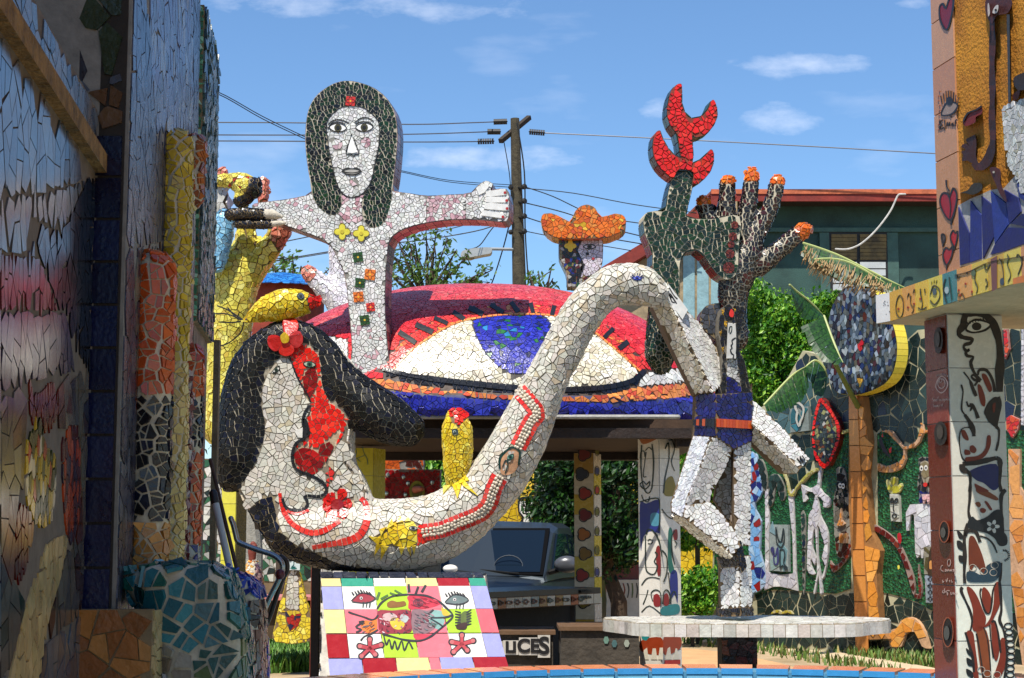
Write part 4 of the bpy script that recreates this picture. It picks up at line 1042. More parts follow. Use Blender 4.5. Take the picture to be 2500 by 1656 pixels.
# chest and neck: dark locks with a pale narrow face between
ck = Paint('black').add(P('428,462 496,470 496,740 420,740', 'R'), [('C8C4BC', 1)]).add(P('420,740 500,740 512,860 530,950 418,880', 'R'), 'grey').add(P('418,875 470,890 530,955 535,1010 620,1000 620,1060 340,1060 415,1000', 'R'), 'navy')
for a in ('400,450 425,450 422,495 398,498', '380,365 405,360 398,405 384,408', '358,535 385,525 375,570', '375,650 400,650 392,700', '468,350 492,360 485,390'): ck.add(P(a, 'R'), [('D8A428', 1)])
FC += faces3(fg, [P('372,355,11.2 440,318,11.15 560,340,11.2 535,470,11.2 520,680,11.2 560,760,11.22 590,930,11.25 620,1030,11.25 340,1060,11.2 385,900,11.2 385,690,11.2 355,560,11.2 358,430,11.2', 'R')], ck, .042, core='chest', thick=.2, grout=mat('grout_ash', '7A7264', .9))
d = Deco(lambda x, y, l: at(x, y, 11.19-l))
d.plate(P('430,470 494,474 492,738 418,738', 'R'), 'BEBAB2', .012)
d.line(P('438,540 444,500 460,495 458,530 445,550', 'R'), 2.6, '16241E', .014); d.line(P('490,580 462,600 466,625 455,640 462,660 450,672 458,700 474,712 470,735', 'R'), 3.2, '101010', .014); d.line(P('494,474 500,600 494,700', 'R'), 3, '101010', .014)
d.plate(smooth(P('455,360 475,385 470,420 448,418 440,395', 'R')), 'D2281C', .02)
d.build(fg, 'chest_face')
hump = smooth(P('470,300 480,240 530,210 605,212 612,300 590,420 540,390 490,345', 'E'))
hp = [at(x, y, 11.4) for x, y in hump]; obj('shoulder_hump', prism(hp, (0, .22, 0)), G_TAN, fg)
FC += panel_cells(hp, Paint([('4A4A50', 4), ('3A3A40', 3), ('56565E', 2)]), .06, .006)+side_cells(hp, (0, .22, 0), [('3A3A40', 1)], .06, 3)
# legs
FC += faces3(fg, [P('436,930,11.3 530,937,11.08 398,1262,11.05 374,1374,11.05 322,1347,11.2 310,1290,11.25', 'E')], Paint([('D8DCE2', 4), ('E6E8EA', 3), ('C8CCD4', 2)]), .048, core='thigh', thick=.12)  # blue-white sky reflection on this face put into the white tile colour
FC += faces3(fg, [P('530,937,11.082 560,937,11.1 650,1002,11.18 600,1110,11.18 530,1232,11.15 522,1290,11.15 388,1312,11.052 398,1262,11.052', 'E')], WH, .056, core='thigh', thick=.16)
FC += faces3(fg, [P('388,1308,11.05 522,1288,11.12 602,1372,11.14 662,1462,11.15 690,1530,11.15 652,1580,11.1 374,1374,11.05', 'E')], WH, .056, core='shin', thick=.15)
FC += faces3(fg, [P('322,1347,11.2 374,1374,11.052 652,1580,11.102 640,1594,11.15 581,1594,11.2 434,1488,11.22 330,1386,11.22', 'E')], WBOUNCE, .05, core='shin', thick=.08)
FC += faces3(fg, [P('650,1002,11.32 658,1130,11.32 655,1440,11.32 605,1372,11.34 545,1280,11.34 560,1190,11.34 615,1090,11.32', 'E')], Paint([('B8AC9C', 4), ('A89A88', 3), ('C6BCAE', 2)]), .06, core='thigh', thick=.1)
FC += faces3(fg, [P('650,1000,11.2 750,958,11.27 744,1330,11.27 742,1530,11.27 660,1530,11.2 652,1300,11.2', 'E')], WH, .055, core='leg', thick=.2)
FC += faces3(fg, [P('930,866,11.3 1050,860,11.16 1052,1125,11.16 935,1132,11.3', 'I')], WH, .062, core='pedestal', thick=.16)
FC += faces3(fg, [P('1050,800,11.162 1120,792,11.26 1128,1118,11.26 1052,1125,11.162', 'I')], WH, .06, core='pedestal', thick=.2)
BKP = Paint('black')
FC += faces3(fg, [P('920,1126,11.32 1052,1122,11.14 1054,1178,11.14 922,1180,11.32', 'I'), P('1052,1122,11.14 1136,1116,11.27 1138,1174,11.27 1054,1178,11.14', 'I')], BKP, .05, core='base_band', thick=.2)
FC += faces3(fg, [P('918,802,11.26 1010,792,11.12 1042,790,11.12 1052,866,11.14 925,872,11.28', 'I'), P('1028,700,11.18 1058,698,11.18 1102,862,11.15 1058,906,11.15 1036,800,11.12', 'I')], BKP, .045, core='black_shoe', thick=.1, grout=G_TAN)
emit(fg, FC)
# the hand
def D3(s, Y): return [(a, b, c/2.6133, Y) for a, b, c in P(s, 'D')]
hg = [pxtube(D3('566,822,47 592,900,50 640,1000,52 700,1120,50', YF), YF), pxtube(D3('724,694,48 716,800,52 712,910,53 740,1080,54', YF), YF), pxtube(D3('878,650,45 868,740,50 848,870,53 812,1020,57', YF), YF),
      pxtube(D3('1041,686,45 1016,790,49 970,910,53 890,1060,58', YF), YF), pxtube(D3('1203,1000,51 1120,1065,55 1020,1150,58 920,1230,66', YF), YF), pxtube(D3('880,1030,66 870,1090,80 850,1170,96', YF), YF), pxtube(D3('838,1090,64 822,1170,98 790,1270,110 760,1390,98 760,1500,82 775,1600,70 790,1700,62', YF), YF)]
hpnt = Paint('hand')
for a in ('500,760 640,760 640,832 530,842', '670,630 775,630 775,698 670,700', '825,590 935,590 925,684 820,688', '985,630 1100,630 1085,712 985,700', '1150,940 1270,940 1270,1080 1200,1070 1150,1000'): hpnt.add(P(a, 'D'), 'oran')
hroot = fg
g_ = remesh(hg, .018, 4); HSF = Surf(g_); grout_core('hand', g_, hpnt, dict(oran='B8682A', hand='BCB098'), 'BCB098', fg)
emit(fg, surf_cells(HSF, hpnt, .046, .012, .006, .06, .25), 'hand_shard')
# ---------------------------------------------------------------- green beast with red horns
bu = thing('green_beast_sculpture', 'dark green mosaic beast with two stacked red crescent horns', 'sculpture', at(1640, 960, 12.05))
YG = 11.27
bo = smooth(P('''187,950 196,895 262,876 325,872 345,760 375,655 420,618 500,628 496,720 472,830 456,912 560,930 650,926 798,912 792,1100 786,1250 752,1302 710,1312 660,1282 620,1230 588,1180 560,1142 512,1120 468,1128 432,1160 416,1220 414,1320 410,1390 412,1500 300,1500
 262,1290 245,1230 245,1130 220,1080 196,1020''', 'D'), True, 3)
gp = Paint('green').add(bo, 'green')

c1_ = slab(bu, bo, YG, .2, gp, .062, 'green', .011, .007, .05, G_CREAM, ex=-.02, emit_=False, core='body_core', rows=3, step=.08)
leg = [pxtube([(a, b, c/2.24) for a, b, c in P('1170,960,62 1150,1120,66 1150,1260,78 1145,1380,82 1150,1430,62', 'C')], 11.95)]
lf_, lc = sculpt(bu, leg, Paint('green'), .055, .011, .007, .06, G_CREAM, .025, 4, emit_=False)
emit(bu, c1_+lc)
for x, y, r in ((768, 965, 24), (756, 1038, 27), (745, 1090, 22), (738, 1150, 29), (730, 1238, 37)):
    for p_ in crack(circ(*P(f'{x},{y}', 'D')[0], r/2.6133, 12), 55, 1.4): d = Deco(plane_map(at(1780, 600, YG), (0, -1, 0))); d.plate(p_, random.choice(['6A2418', '7A3020', '5A1C12']), .014, 0); d.build(bu, 'disc_shard', 'glazed')
HR = Paint('red')
for nm, a in (('horn', '426,65 395,72 362,112 345,180 336,250 352,318 396,380 405,400 430,545 500,575 496,400 522,406 582,386 632,330 657,268 650,200 634,168 615,178 598,225 560,270 510,286 470,276 442,230 428,170 432,100'),
              ('horn', '290,362 262,378 246,440 250,520 280,585 330,640 375,668 400,622 430,612 502,628 502,702 542,692 602,640 634,560 632,500 612,484 572,532 500,576 490,560 425,540 372,512 322,442 296,382')):
    o_ = smooth(P(a, 'D'), True, 3); pts = [at(x, y, YG-.03) for x, y in o_]; E_ = Vector((-.02, .15, 0))
    obj(nm, prism(pts, E_), mat('grout_rust', '8A3A2A', .9), bu); cc_ = panel_cells(pts, HR, .06, .010, .006, .05)+side_cells(pts, E_, 'green', .07, 2)
    emit(bu, cc_, 'horn_shard', 150)
# ---------------------------------------------------------------- man with an orange hat behind the roof
mn = thing('orange_hat_head', 'mosaic head half dark half white wearing a wide orange hat', 'sculpture', at(1398, 700, 16.2))
ho = smooth(P('495,645 508,612 560,610 620,640 660,655 675,610 702,575 745,560 792,580 812,625 850,625 900,610 948,622 958,660 945,700 900,722 838,742 600,744 540,722 505,692', 'C'), True, 3)
slab(mn, ho, 16.1, .34, Paint('hat'), .075, 'hat', .009, .007, .06, G_BROWN, core='hat', ex=.02)
fo = P('596,744 832,744 832,830 826,900 782,942 732,972 705,1010 640,1010 640,940 615,890 596,850', 'C')
slab(mn, fo, 16.2, .24, Paint('multi').add(P('722,744 832,744 832,830 826,900 782,942 705,962 722,870 692,812', 'C'), [('D8CCD4', 4), ('C8BAC2', 2), ('E4DCE0', 2)]), .058, 'plum', .008, .006, .04, G_TAN, core='head_core')
d = Deco(plane_map(at(1420, 600, 16.2), (0, -1, 0)))
d.plate(flower(*P('655,786', 'C')[0], 8, 15, 4, 28), 'E0C030', .016); d.eye(*P('760,790', 'C')[0], 32, 14, 0, '4A4438', 'CFC8CC', '1A1616', 2.6); d.line(P('724,742 692,812 722,872 706,962', 'C'), 3, '15110F', .012, sm=2)
d.line(P('600,742 832,742', 'C'), 3, '1A0E0A', .016, sm=0); d.plate(circ(*P('748,829', 'C')[0], 4, 8), '1A1010', .012); d.plate(circ(*P('780,855', 'C')[0], 3.4, 8), 'A83030', .012); d.plate(P('705,905 735,880 722,930', 'C'), '1A1010', .012)
d.build(mn, 'face_lines')
# ---------------------------------------------------------------- yellow figure group at the left
yf = thing('yellow_figure_sculpture', 'yellow mosaic figure raising two arms beside the left wall', 'sculpture', at(580, 1000, 13.2))
yg = [pxtube([(a, b, c/1.96) for a, b, c in P('90,1750,102 95,1560,98 108,1400,98 125,1250,104 138,1100,108 148,1000,102', 'A')], 13.2), pxtube([(a, b, c/1.96) for a, b, c in P('160,1000,78 185,900,54 200,800,46', 'A')], 13.2), pxtube([(a, b, c/1.96) for a, b, c in P('190,1040,82 260,960,60 320,880,54 372,795,52', 'A')], 13.2)]
yp = Paint('ylt').add(smooth(P('330,790 440,780 440,840 400,880 360,905 320,860', 'A')), 'sal').add(P('440,800 420,870 350,985 300,1090 250,1180 220,1290 190,1400 190,1500 240,1500 330,1300 460,900', 'A'), 'orange2')
sculpt(yf, yg, yp, .07, .007, .008, .06, G_BROWN, .035, 6)
lb = thing('blue_cylinder_sculpture', 'light blue mosaic stump beside the yellow figure', 'sculpture', at(530, 700, 13.0))
sculpt(lb, [pxtube([(a, b, c/5.2267) for a, b, c in P('250,800,130 235,950,140 200,1150,130 150,1400,110', 'Q')], 12.95)], Paint('sky'), .055, .006, .006, .04, G_GREY, .03, 5)
bb = thing('black_bird_sculpture', 'black mosaic bird head with yellow cap and long white-tipped beak', 'sculpture', at(590, 560, 12.8))
bbp = Paint('black').add(P('60,180 640,180 690,262 580,290 540,440 500,500 400,540 340,560 300,420 200,390 60,420', 'Q'), 'ylt')
for a in ('300,390 320,340 345,390', '360,300 418,285 370,340', '500,290 560,270 570,295', '425,385 480,400 450,420', '590,225 640,232 610,250'): bbp.add(P(a, 'Q'), 'red')
bbg = [pxtube([(a, b, c/5.2267) for a, b, c in P('60,330,62 180,320,72 300,320,85 440,340,130 520,400,155 540,470,130 470,570,110', 'Q')], 12.85), pxtube([(a, b, c/5.2267) for a, b, c in P('600,400,120 640,340,95 650,460,85', 'Q')], 12.8)]
BBF, _ = sculpt(bb, bbg, bbp, .042, .007, .006, .05, G_TAN, .022, 4)
for nm, a in (('beak', '330,755,75 450,750,78 600,750,76 740,755,70'), ('beak', '430,875,52 600,878,55 820,880,52')):
    pb_ = [(x, y, r/5.2267) for x, y, r in P(a, 'Q')]; g2 = pxtube(pb_, 12.65); obj(nm, g2, G_TAN, bb, smooth_=True)
    emit(bb, surf_cells(Surf(g2), Paint('black'), .03, .006, .005, .06, .3), 'beak_shard', 60)
CL = mat('white_plaster', 'CFC4B0', .85, 0, 30, .3, .5)
obj('beak_tip', pxtube([(x, y, r/5.2267) for x, y, r in P('770,752,70 860,755,66 930,770,44 980,780,20', 'Q')], 12.65), CL, bb, smooth_=True)
obj('beak_tip', pxtube([(x, y, r/5.2267) for x, y, r in P('850,876,44 940,866,38 1020,860,20', 'Q')], 12.65), CL, bb, smooth_=True)
d = Deco(surf_map(BBF)); d.eye(*P('640,485', 'Q')[0], 16, 12, 70, '20301C', 'C8C4A8', '0C0C0C', 2); d.build(bb, 'bird_eye')
for nm, lab, a, Y_, pal in (('pink_tipped_finger', 'upright salmon-tipped mosaic finger behind the black bird head', '745,330,68 755,400,70 740,560,75', 13.3, None), ('pink_finger_tip', 'small salmon mosaic finger tip poking above the yellow cap', '225,215,75 225,300,80', 13.4, None),
                            ('white_mosaic_arch', 'white large-shard mosaic arch beside the left wall', '60,560,140 170,520,120 200,640,130 120,760,150', 13.5, 'grey')):
    t_ = thing(nm, lab, 'sculpture', at(*P(a.split()[-1], 'Q')[0][:2], Y_)); sculpt(t_, [pxtube([(x, y, r/5.2267) for x, y, r in P(a, 'Q')], Y_)], Paint(pal or 'sal'), .045 if not pal else .12, .006, .006, .06, G_BROWN, .025, 4)
wh = thing('white_hand_sculpture', 'white mosaic hand with salmon fingertip behind the standing woman', 'sculpture', at(840, 720, 17.5))
whg = [pxtube([(x, y, r/1.96) for x, y, r in P('495,1010,38 560,1070,50 640,1140,70 690,1230,85', 'A')], 17.5), pxtube([(x, y, r/1.96) for x, y, r in P('620,880,30 635,960,40 650,1060,55 680,1200,75', 'A')], 17.6)]
sculpt(wh, whg, Paint([('DED8D8', 4), ('CFC8CC', 3), ('E8E2DE', 2)]).add(smooth(P('440,960 510,965 535,1010 500,1055 450,1050', 'A')), 'sal'), .065, .008, .006, .05, G_GREY, .035, 5)
bk = thing('blue_kiosk', 'small distant kiosk with blue mosaic cone roof', 'kiosk', (at(700, 700, 19).x, 19, 0)); cb = at(690, 706, 19); rb = .52
kg = lathe((cb.x, 19, cb.z), [(rb*1.15, 0), (rb*.9, .07), (rb*.55, .14), (.02, .19)], 24); obj('roof', kg, G_DARK, bk)
emit(bk, surf_cells(Surf(kg), Paint([('2A7AC8', 4), ('3A8ED8', 3), ('1E62B0', 2)]), .07, .006, .006, .04, .3))
obj('drum', lathe((cb.x, 19, 0), [(rb*.95, cb.z-.7), (rb*.95, cb.z+.01)], 24), mat('red_oxide', '8E3420', .8), bk)
obj('post', tube([(at(768, 1300, 19).x, 19, 0), (at(768, 1300, 19).x, 19, cb.z-.65)], .035, 8), MATS['red_oxide'], bk)
# ---------------------------------------------------------------- scalloped white table
tb = thing('scalloped_table', 'white tiled table with scalloped edge carrying the hand-headed figure', 'table', (at(1828, 1540, 11.35).x, 11.5, 0))
tz = at(1828, 1513, 11.4).z; tx, ty = tb.location.x, 11.42
plan = []
for k in range(72):
    t = 2*math.pi*k/72; ct, st = math.cos(t), math.sin(t); rr = 1+.06*math.sin(5*t+.6)+.03*math.sin(3*t)
    plan.append(Vector((tx+.955*rr*abs(ct)**.8*(1 if ct > 0 else -1), ty+.52*rr*abs(st)**.8*(1 if st > 0 else -1), tz-.004)))
obj('slab_core', prism(plan, (0, 0, -.086)), G_TAN, tb)
tc_ = panel_cells([p+Vector((0, 0, .001)) for p in plan], Paint([('E4E0D4', 4), ('D8D2C4', 3), ('EEEAE0', 2)]), .11, .006, .005, .01)
rim = [Vector(p) for p in resample([tuple(p) for p in plan], .082, True)]
for i in range(len(rim)):
    a, b = rim[i], rim[(i+1) % len(rim)]; dn = (b-a).cross(Vector((0, 0, 1))).normalized()
    if dn.dot(a-Vector((tx, ty, tz))) < 0: dn = -dn
    q = [a+Vector((0, 0, -.001)), b+Vector((0, 0, -.001)), b+Vector((0, 0, -.088)), a+Vector((0, 0, -.088))]
    tc_.append(quad_cell(q, dn, Paint([('E2DED4', 5), ('D6D0C4', 3), ('CBC6BC', 2), ('DCCFC4', 1)]).col(0), .007, .003))
emit(tb, tc_, 'table_tile')
px0 = at(1760, 1580, 11.4).x; px1 = at(1846, 1580, 11.4).x
obj('post', box(px0, px1, 11.35, 11.6, 0, tz-.11), G_DARK, tb)
emit(tb, panel_cells([(px0, 11.349, 0), (px1, 11.349, 0), (px1, 11.349, tz-.11), (px0, 11.349, tz-.11)], Paint([('2A1614', 4), ('4A1A14', 3), ('1A1210', 3), ('6A3A1C', 1)]), .09, .008, .005, .02), 'post_tile')
# ---------------------------------------------------------------- ground
struct('ground', ([(-150, -20, 0), (150, -20, 0), (150, 400, 0), (-150, 400, 0)], [(0, 1, 2, 3)]), mat('dirt', 'B49C7C', .95, 0, 1.2, .3, .6, col2='8E7A58', bscale=30))
def sheet(name, px, z, m):
    return struct(name, ([atz(x, y, z) for x, y in px], [tuple(range(len(px)))]), m)
PATHM = mat('path_concrete', 'CDB694', .9, 0, 2.5, .22, .4, bscale=40)
sheet('path', P('1640,1548 1850,1563 2100,1598 2330,1640 2330,1668 2100,1622 1850,1580 1640,1560'), .006, PATHM)
sheet('path', P('1640,1580 1770,1592 1900,1618 1980,1640 1640,1640'), .006, mat('path_orange', 'D2A070', .9, 0, 2.5, .22, .4, bscale=40))
sheet('path', P('600,1575 800,1580 800,1592 600,1590'), .006, PATHM)
sheet('path', P('1380,1478 1600,1472 1600,1500 1380,1505'), .006, mat('path_red', 'B0583C', .9, 0, 3, .2, .3))
def grass(name, polys, n, h, lab, cols):
    V, Fc, cl = [], [], []
    for poly, k in zip(polys, n):
        xs = [p[0] for p in poly]; ys = [p[1] for p in poly]; pts = np.stack([RNG.uniform(min(xs), max(xs), k), RNG.uniform(min(ys), max(ys), k)], 1); pts = pts[inside(pts, poly)]
        for x, y in pts:
            b = atz(x, y, 0); hh = h*random.uniform(.45, 1.15); a = random.uniform(0, 6.28); w_ = random.uniform(.004, .009)*2.2; le = Vector((math.cos(a), math.sin(a), 0))*hh*random.uniform(.15, .7); s_ = Vector((math.sin(a), -math.cos(a), 0))*w_
            i = len(V); V += [b-s_, b+s_, b+le*.45+s_*.7+Vector((0, 0, hh*.65)), b+le*.45-s_*.7+Vector((0, 0, hh*.65)), b+le+Vector((0, 0, hh))]
            Fc += [(i, i+1, i+2, i+3), (i+3, i+2, i+4)]; c = random.choices(cols, [5, 4, 2, 1][:len(cols)])[0]; j = random.uniform(.75, 1.2); c = tuple(min(1, v*j) for v in lin(c)); cl += [c, c]
    o = obj(name, (V, Fc), MATS['matte_fld'], None, cl, kind='stuff'); o['label'] = lab; o['category'] = 'grass'; o['leafy'] = 1; return o
gcols = ['4A6A1E', '5E7A2A', '8A8A44', 'A89A5A']
grass('grass', [P('1640,1535 1850,1545 2100,1580 2330,1600 2330,1640 2100,1604 1850,1566 1640,1552'), P('1660,1556 1770,1562 1900,1585 2100,1622 2240,1650 2100,1640 1850,1598 1660,1572')], [16000, 2600], .13, 'dry yellow-green grass verge along the mosaic garden wall', gcols)
grass('grass', [P('625,1570 780,1560 780,1580 625,1584'), P('630,1590 780,1588 780,1640 640,1646')], [2500, 4200], .2, 'bright green lawn patch beside the plinth', ['4E7A1E', '6A9A2C', '3E6418', '8AA048'])
# ---------------------------------------------------------------- pool
PX, PY, PR = at(1660, 1628, 9.6).x, 6.72, 2.9; PZ = at(1660, 1622, 9.62).z
po = thing('round_pool', 'round raised pool with orange coping and light blue tiled inside', 'pool', (PX, PY, 0))
prof = [(PR, 0), (PR, PZ-.02), (PR-.27, PZ-.02), (PR-.27, .25), (.01, .25)]
obj('pool_shell', lathe((PX, PY, 0), prof, 96), mat('pool_plaster', '4F88A8', .6, 0, 6, .2, .1), po, smooth_=False)
ct = []; rim_c, wall_c = [], []
for k in range(84):
    a0, a1 = 2*math.pi*k/84+.004, 2*math.pi*(k+1)/84-.004
    if math.sin((a0+a1)/2) < .35: continue
    pt = lambda r, a, z: Vector((PX+r*math.cos(a), PY+r*math.sin(a), z)); am = (a0+a1)/2; inn = Vector((-math.cos(am), -math.sin(am), 0))
    ct.append(quad_cell([pt(PR+.012, a0, PZ-.018), pt(PR+.012, a1, PZ-.018), pt(PR-.26, a1, PZ-.018), pt(PR-.26, a0, PZ-.018)], Vector((0, 0, 1)), Paint([('DE8A5A', 4), ('D67E50', 3), ('E49A6C', 2)]).col(0), .018, .003))
    rim_c.append(quad_cell([pt(PR-.272, a0, PZ+.0), pt(PR-.272, a1, PZ+.0), pt(PR-.272, a1, PZ-.032), pt(PR-.272, a0, PZ-.032)], inn, lin('3E8CC4'), .012, .0))
    for j in range(3):
        z0, z1 = PZ-.035-j*.15, PZ-.182-j*.15; wall_c.append(quad_cell([pt(PR-.272, a0, z0), pt(PR-.272, a1, z0), pt(PR-.272, a1, z1), pt(PR-.272, a0, z1)], inn, Paint([('86BCD4', 4), ('7AB2CE', 3), ('98C8DA', 2)]).col(0), .006, .003))
emit(po, ct, 'coping_tile', kind='clean'); emit(po, rim_c, 'rim_tile', kind='clean'); emit(po, wall_c, 'wall_tile', kind='clean')
m_, t_, b_, l_ = nodes('water'); b_.inputs['Base Color'].default_value = (.25, .5, .58, 1); b_.inputs['Roughness'].default_value = .04; b_.inputs['Transmission Weight'].default_value = .5; b_.inputs['IOR'].default_value = 1.33
struct('water', lathe((PX, PY, .5), [(PR-.28, 0), (.01, 0)], 64), m_)
# ---------------------------------------------------------------- right building
da = Vector((.189, -.982, 0)); db = Vector((.982, .189, 0)); S0 = Vector((2.12, 9.0, 0)); UPZ = Vector((0, 0, 1))
rb_ = thing('tiled_house_corner', 'tiled house corner with orange painted upper wall and cantilevered slab at the right edge', 'building', (2.4, 8.7, 0))
zb, zt = 2.82, 2.985
Q0 = Vector((2.066, 9.107, 0)); pl_ = [Q0, S0, S0+da*13, S0+da*13+db*2.4, Q0+db*2.6+Vector((0, .2, 0))]  # slab runs on unseen past the camera along with the wall above
obj('slab', prism([p+UPZ*zb for p in pl_], UPZ*(zt-zb)), mat('slab_plaster', 'C9B48C', .9, 0, 4, .3, .5, bscale=30), rb_)
n_e = -db; cs = []
tcols = ['D8A63A', 'D89A4A', 'DCB43C', 'D6C04A', '3E7A7C', 'D89A52', 'D6B848', 'C8A040', 'D8C052', 'C88A5A', 'D6B040', 'D89A4A']
for i in range(13):
    q = [S0+da*(i*.165)+UPZ*zb-n_e*0, S0+da*((i+1)*.165)+UPZ*zb, S0+da*((i+1)*.165)+UPZ*zt, S0+da*(i*.165)+UPZ*zt]
    cs.append(quad_cell(q, n_e, lin(tcols[i % 12]), .008, .003))
qe = [Q0+UPZ*zb, S0+UPZ*zb, S0+UPZ*zt, Q0+UPZ*zt]; ne_ = (S0-Q0).cross(UPZ).normalized(); ne_ = -ne_ if ne_.y > 0 else ne_
cs.append(quad_cell(qe, ne_, lin('D8D4D0'), .008, .003))
emit(rb_, cs, 'edge_tile', kind='clean')
SM = plane_map(S0+UPZ*2.9+n_e*.009, n_e); d = Deco(SM)
GQ = lambda s: P(s, 'G'); K_ = '2E3024'
for a, ww in (('390,420 400,370 420,345 440,380 440,460 420,500 395,470 390,420', 3), ('470,360 480,330 490,360', 2.5), ('510,330 518,300 525,330', 2.5), ('495,350 492,400 515,440 500,470', 2.2), ('560,320 575,400 570,440 590,440', 4), ('590,300 595,330', 4), ('560,300 565,330', 4), ('545,430 570,445 605,425', 3.5),
              ('630,340 650,280 690,300 695,360 660,410 630,380', 4), ('640,270 640,250', 2), ('655,262 658,240', 2), ('670,262 676,240', 2), ('735,230 720,300 745,400', 5), ('760,220 770,300 780,380', 4), ('815,200 820,230 835,215', 3), ('820,330 830,360 850,330 870,380 830,390', 2.2), ('880,190 890,200', 3),
              ('915,180 930,210 945,180 940,240 960,290 950,330', 3.4), ('1005,130 1020,170 1045,130', 4), ('1015,230 1030,260 1015,290', 4), ('1110,90 1130,130 1140,220 1120,270', 3.6), ('1165,60 1180,90 1165,120 1190,200 1170,250', 3), ('1230,80 1240,60 1270,110 1240,200', 4)):
    d.line(GQ(a), ww*.6, K_, .0025)
for x, y, c_ in ((408, 440, '9A2018'), (475, 430, '9A2018'), (517, 405, 'A02418'), (560, 370, 'B0281C'), (828, 310, 'A82818'), (838, 345, 'A82818'), (920, 320, 'B02A1A'), (875, 265, 'A82818')): d.plate(circ(*GQ(f'{x},{y}')[0], 2.6, 7), c_, .003)
for x, y, c_ in ((660, 320, '4A5A60'), (930, 190, '5A6A4A'), (1130, 250, '3A4A58'), (745, 310, 'A8B8B8')): d.plate(circ(*GQ(f'{x},{y}')[0], 5.5, 9, 9), c_, .003)
d.plate(GQ('1050,95 1095,70 1095,300 1060,320'), '7A4A44', .0015); d.plate(GQ('1205,230 1283,205 1283,255 1205,270'), 'D27A3A', .0018)
d.build(rb_, 'painted_marks')
d = Deco(SM); d.line(GQ('800,205 900,180 1000,130 1100,100 1283,75'), 1.5, '3A3024', .004); d.build(rb_, 'hairline_crack')
d = Deco(plane_map(Q0+UPZ*2.9, ne_)); 
for k in range(14): x, y = random.uniform(2157, 2180), random.uniform(735, 780); d.plate(circ(x, y, random.uniform(.6, 1.5), 6), '5A5458', .0095)
d.build(rb_, 'paint_splashes')
# upper wall
WO = S0+db*.04; t0, t1, t2 = .545, .80, 13  # wall lengthened unseen behind the camera to cut skylight on the left wall
obj('ochre_wall', prism([WO+da*t1+UPZ*zt, WO+da*t2+UPZ*zt, WO+da*t2+UPZ*5.6, WO+da*t1+UPZ*5.6], db*.3), mat('ochre_plaster', 'C8861E', .85, 0, 3.5, .3, .5, col2='9A5C12', bscale=60), rb_)
obj('tile_pier', prism([WO+da*t0+UPZ*zt, WO+da*t1+UPZ*zt, WO+da*t1+UPZ*5.6, WO+da*t0+UPZ*5.6], db*.33), mat('grout_warm', 'A88258', .9), rb_)
cs = []
for j in range(10):
    z0 = zt+.045+j*.252-.18; z1 = z0+.249; z0 = max(z0, zt+.004)
    cs.append(quad_cell([WO+da*(t0-.003)+UPZ*z0, WO+da*(t1-.002)+UPZ*z0, WO+da*(t1-.002)+UPZ*z1, WO+da*(t0-.003)+UPZ*z1], n_e, Paint([('C8926A', 4), ('BE865E', 3), ('D09C74', 2)]).col(0), .008, .002))
emit(rb_, cs, 'peach_tile', kind='clean')
UM = plane_map(WO+n_e*.009+UPZ*4, n_e); d = Deco(UM); FQ = lambda s: P(s, 'F')
def heart(pts, c_, out='1C1618', lw=4.4):
    d.plate(smooth(FQ(pts)), c_, .002); d.line(FQ(pts), lw, out, .0035, closed=True)
heart('545,40 565,20 580,45 600,-10 622,0 612,80 585,165 550,110', '7A1428')
heart('548,1110 560,1060 590,1060 600,1080 620,1030 640,1060 635,1120 612,1200 580,1185', '9A1424'); d.line(FQ('600,1080 606,1130 602,1190'), 3, '1C1618', .004); d.line(FQ('582,985 585,1020 600,1045'), 4, '1C1618', .004); d.line(FQ('610,1200 610,1232'), 4, '1C1618', .004)
heart('555,1290 565,1280 578,1295 565,1335', '4A3A34', lw=3); heart('605,1290 620,1260 632,1275 645,1265 640,1310 628,1350 610,1320', 'B01418', lw=3.4); heart('565,1385 580,1355 600,1365 618,1350 612,1400 585,1450 568,1420', 'A81820', lw=4)
d.line(FQ('585,1450 583,1480'), 3, '2A2022', .0035); d.line(FQ('565,1335 563,1352'), 2.4, '2A2022', .0035); d.line(FQ('628,1350 628,1368'), 2.4, '2A2022', .0035)
d.plate(smooth(FQ('555,625 575,575 605,555 645,575 620,620 580,632')), '9A8478', .002); d.line(FQ('555,625 575,575 605,555 645,575 620,620 580,632'), 4, '1C1618', .003, closed=True); d.plate(circ(*FQ('600,553')[0], 8.5, 12, 11), '14121A', .004)
for k in range(8):
    x, y = 560+k*12, 570-8*math.sin(k/2)*4+random.uniform(-3, 3); d.line(FQ(f'{x},{y} {x-8+k*2},{y-45}'), 2.4, '1C1618', .003, sm=0)
d.line(FQ('565,655 545,665 550,680 562,682 545,695 550,708 570,695'), 2.3, '1C1618', .003); d.line(FQ('572,655 576,690 572,710'), 2.3, '1C1618', .003)      # El
d.line(FQ('583,690 588,668 594,688 600,668 606,690'), 2.2, '1C1618', .003); d.line(FQ('622,672 612,678 614,690 624,682 626,690'), 2.2, '1C1618', .003); d.line(FQ('632,692 632,662 640,652 642,662'), 2.2, '1C1618', .003)   # mar
d.plate(circ(*FQ('606,640')[0], 2, 6), '1C1618', .003)
for k in range(9): d.plate(circ(*FQ(f'{540+random.uniform(-4, 6)},{500+k*26}')[0], 1.6, 6), '9A4A34', .003)
d.build(rb_, 'painted_hearts')
OM = plane_map(WO+UPZ*4, n_e); d = Deco(OM); BR = ['3A1A1C', '4A2020', '2E1618']
d.line(FQ('830,60 835,200 832,350 835,480 832,640 838,760 820,850 790,900 755,915 735,890'), [15, 14, 15, 14, 14, 15, 16, 20, 22], BR, .022, step=12)
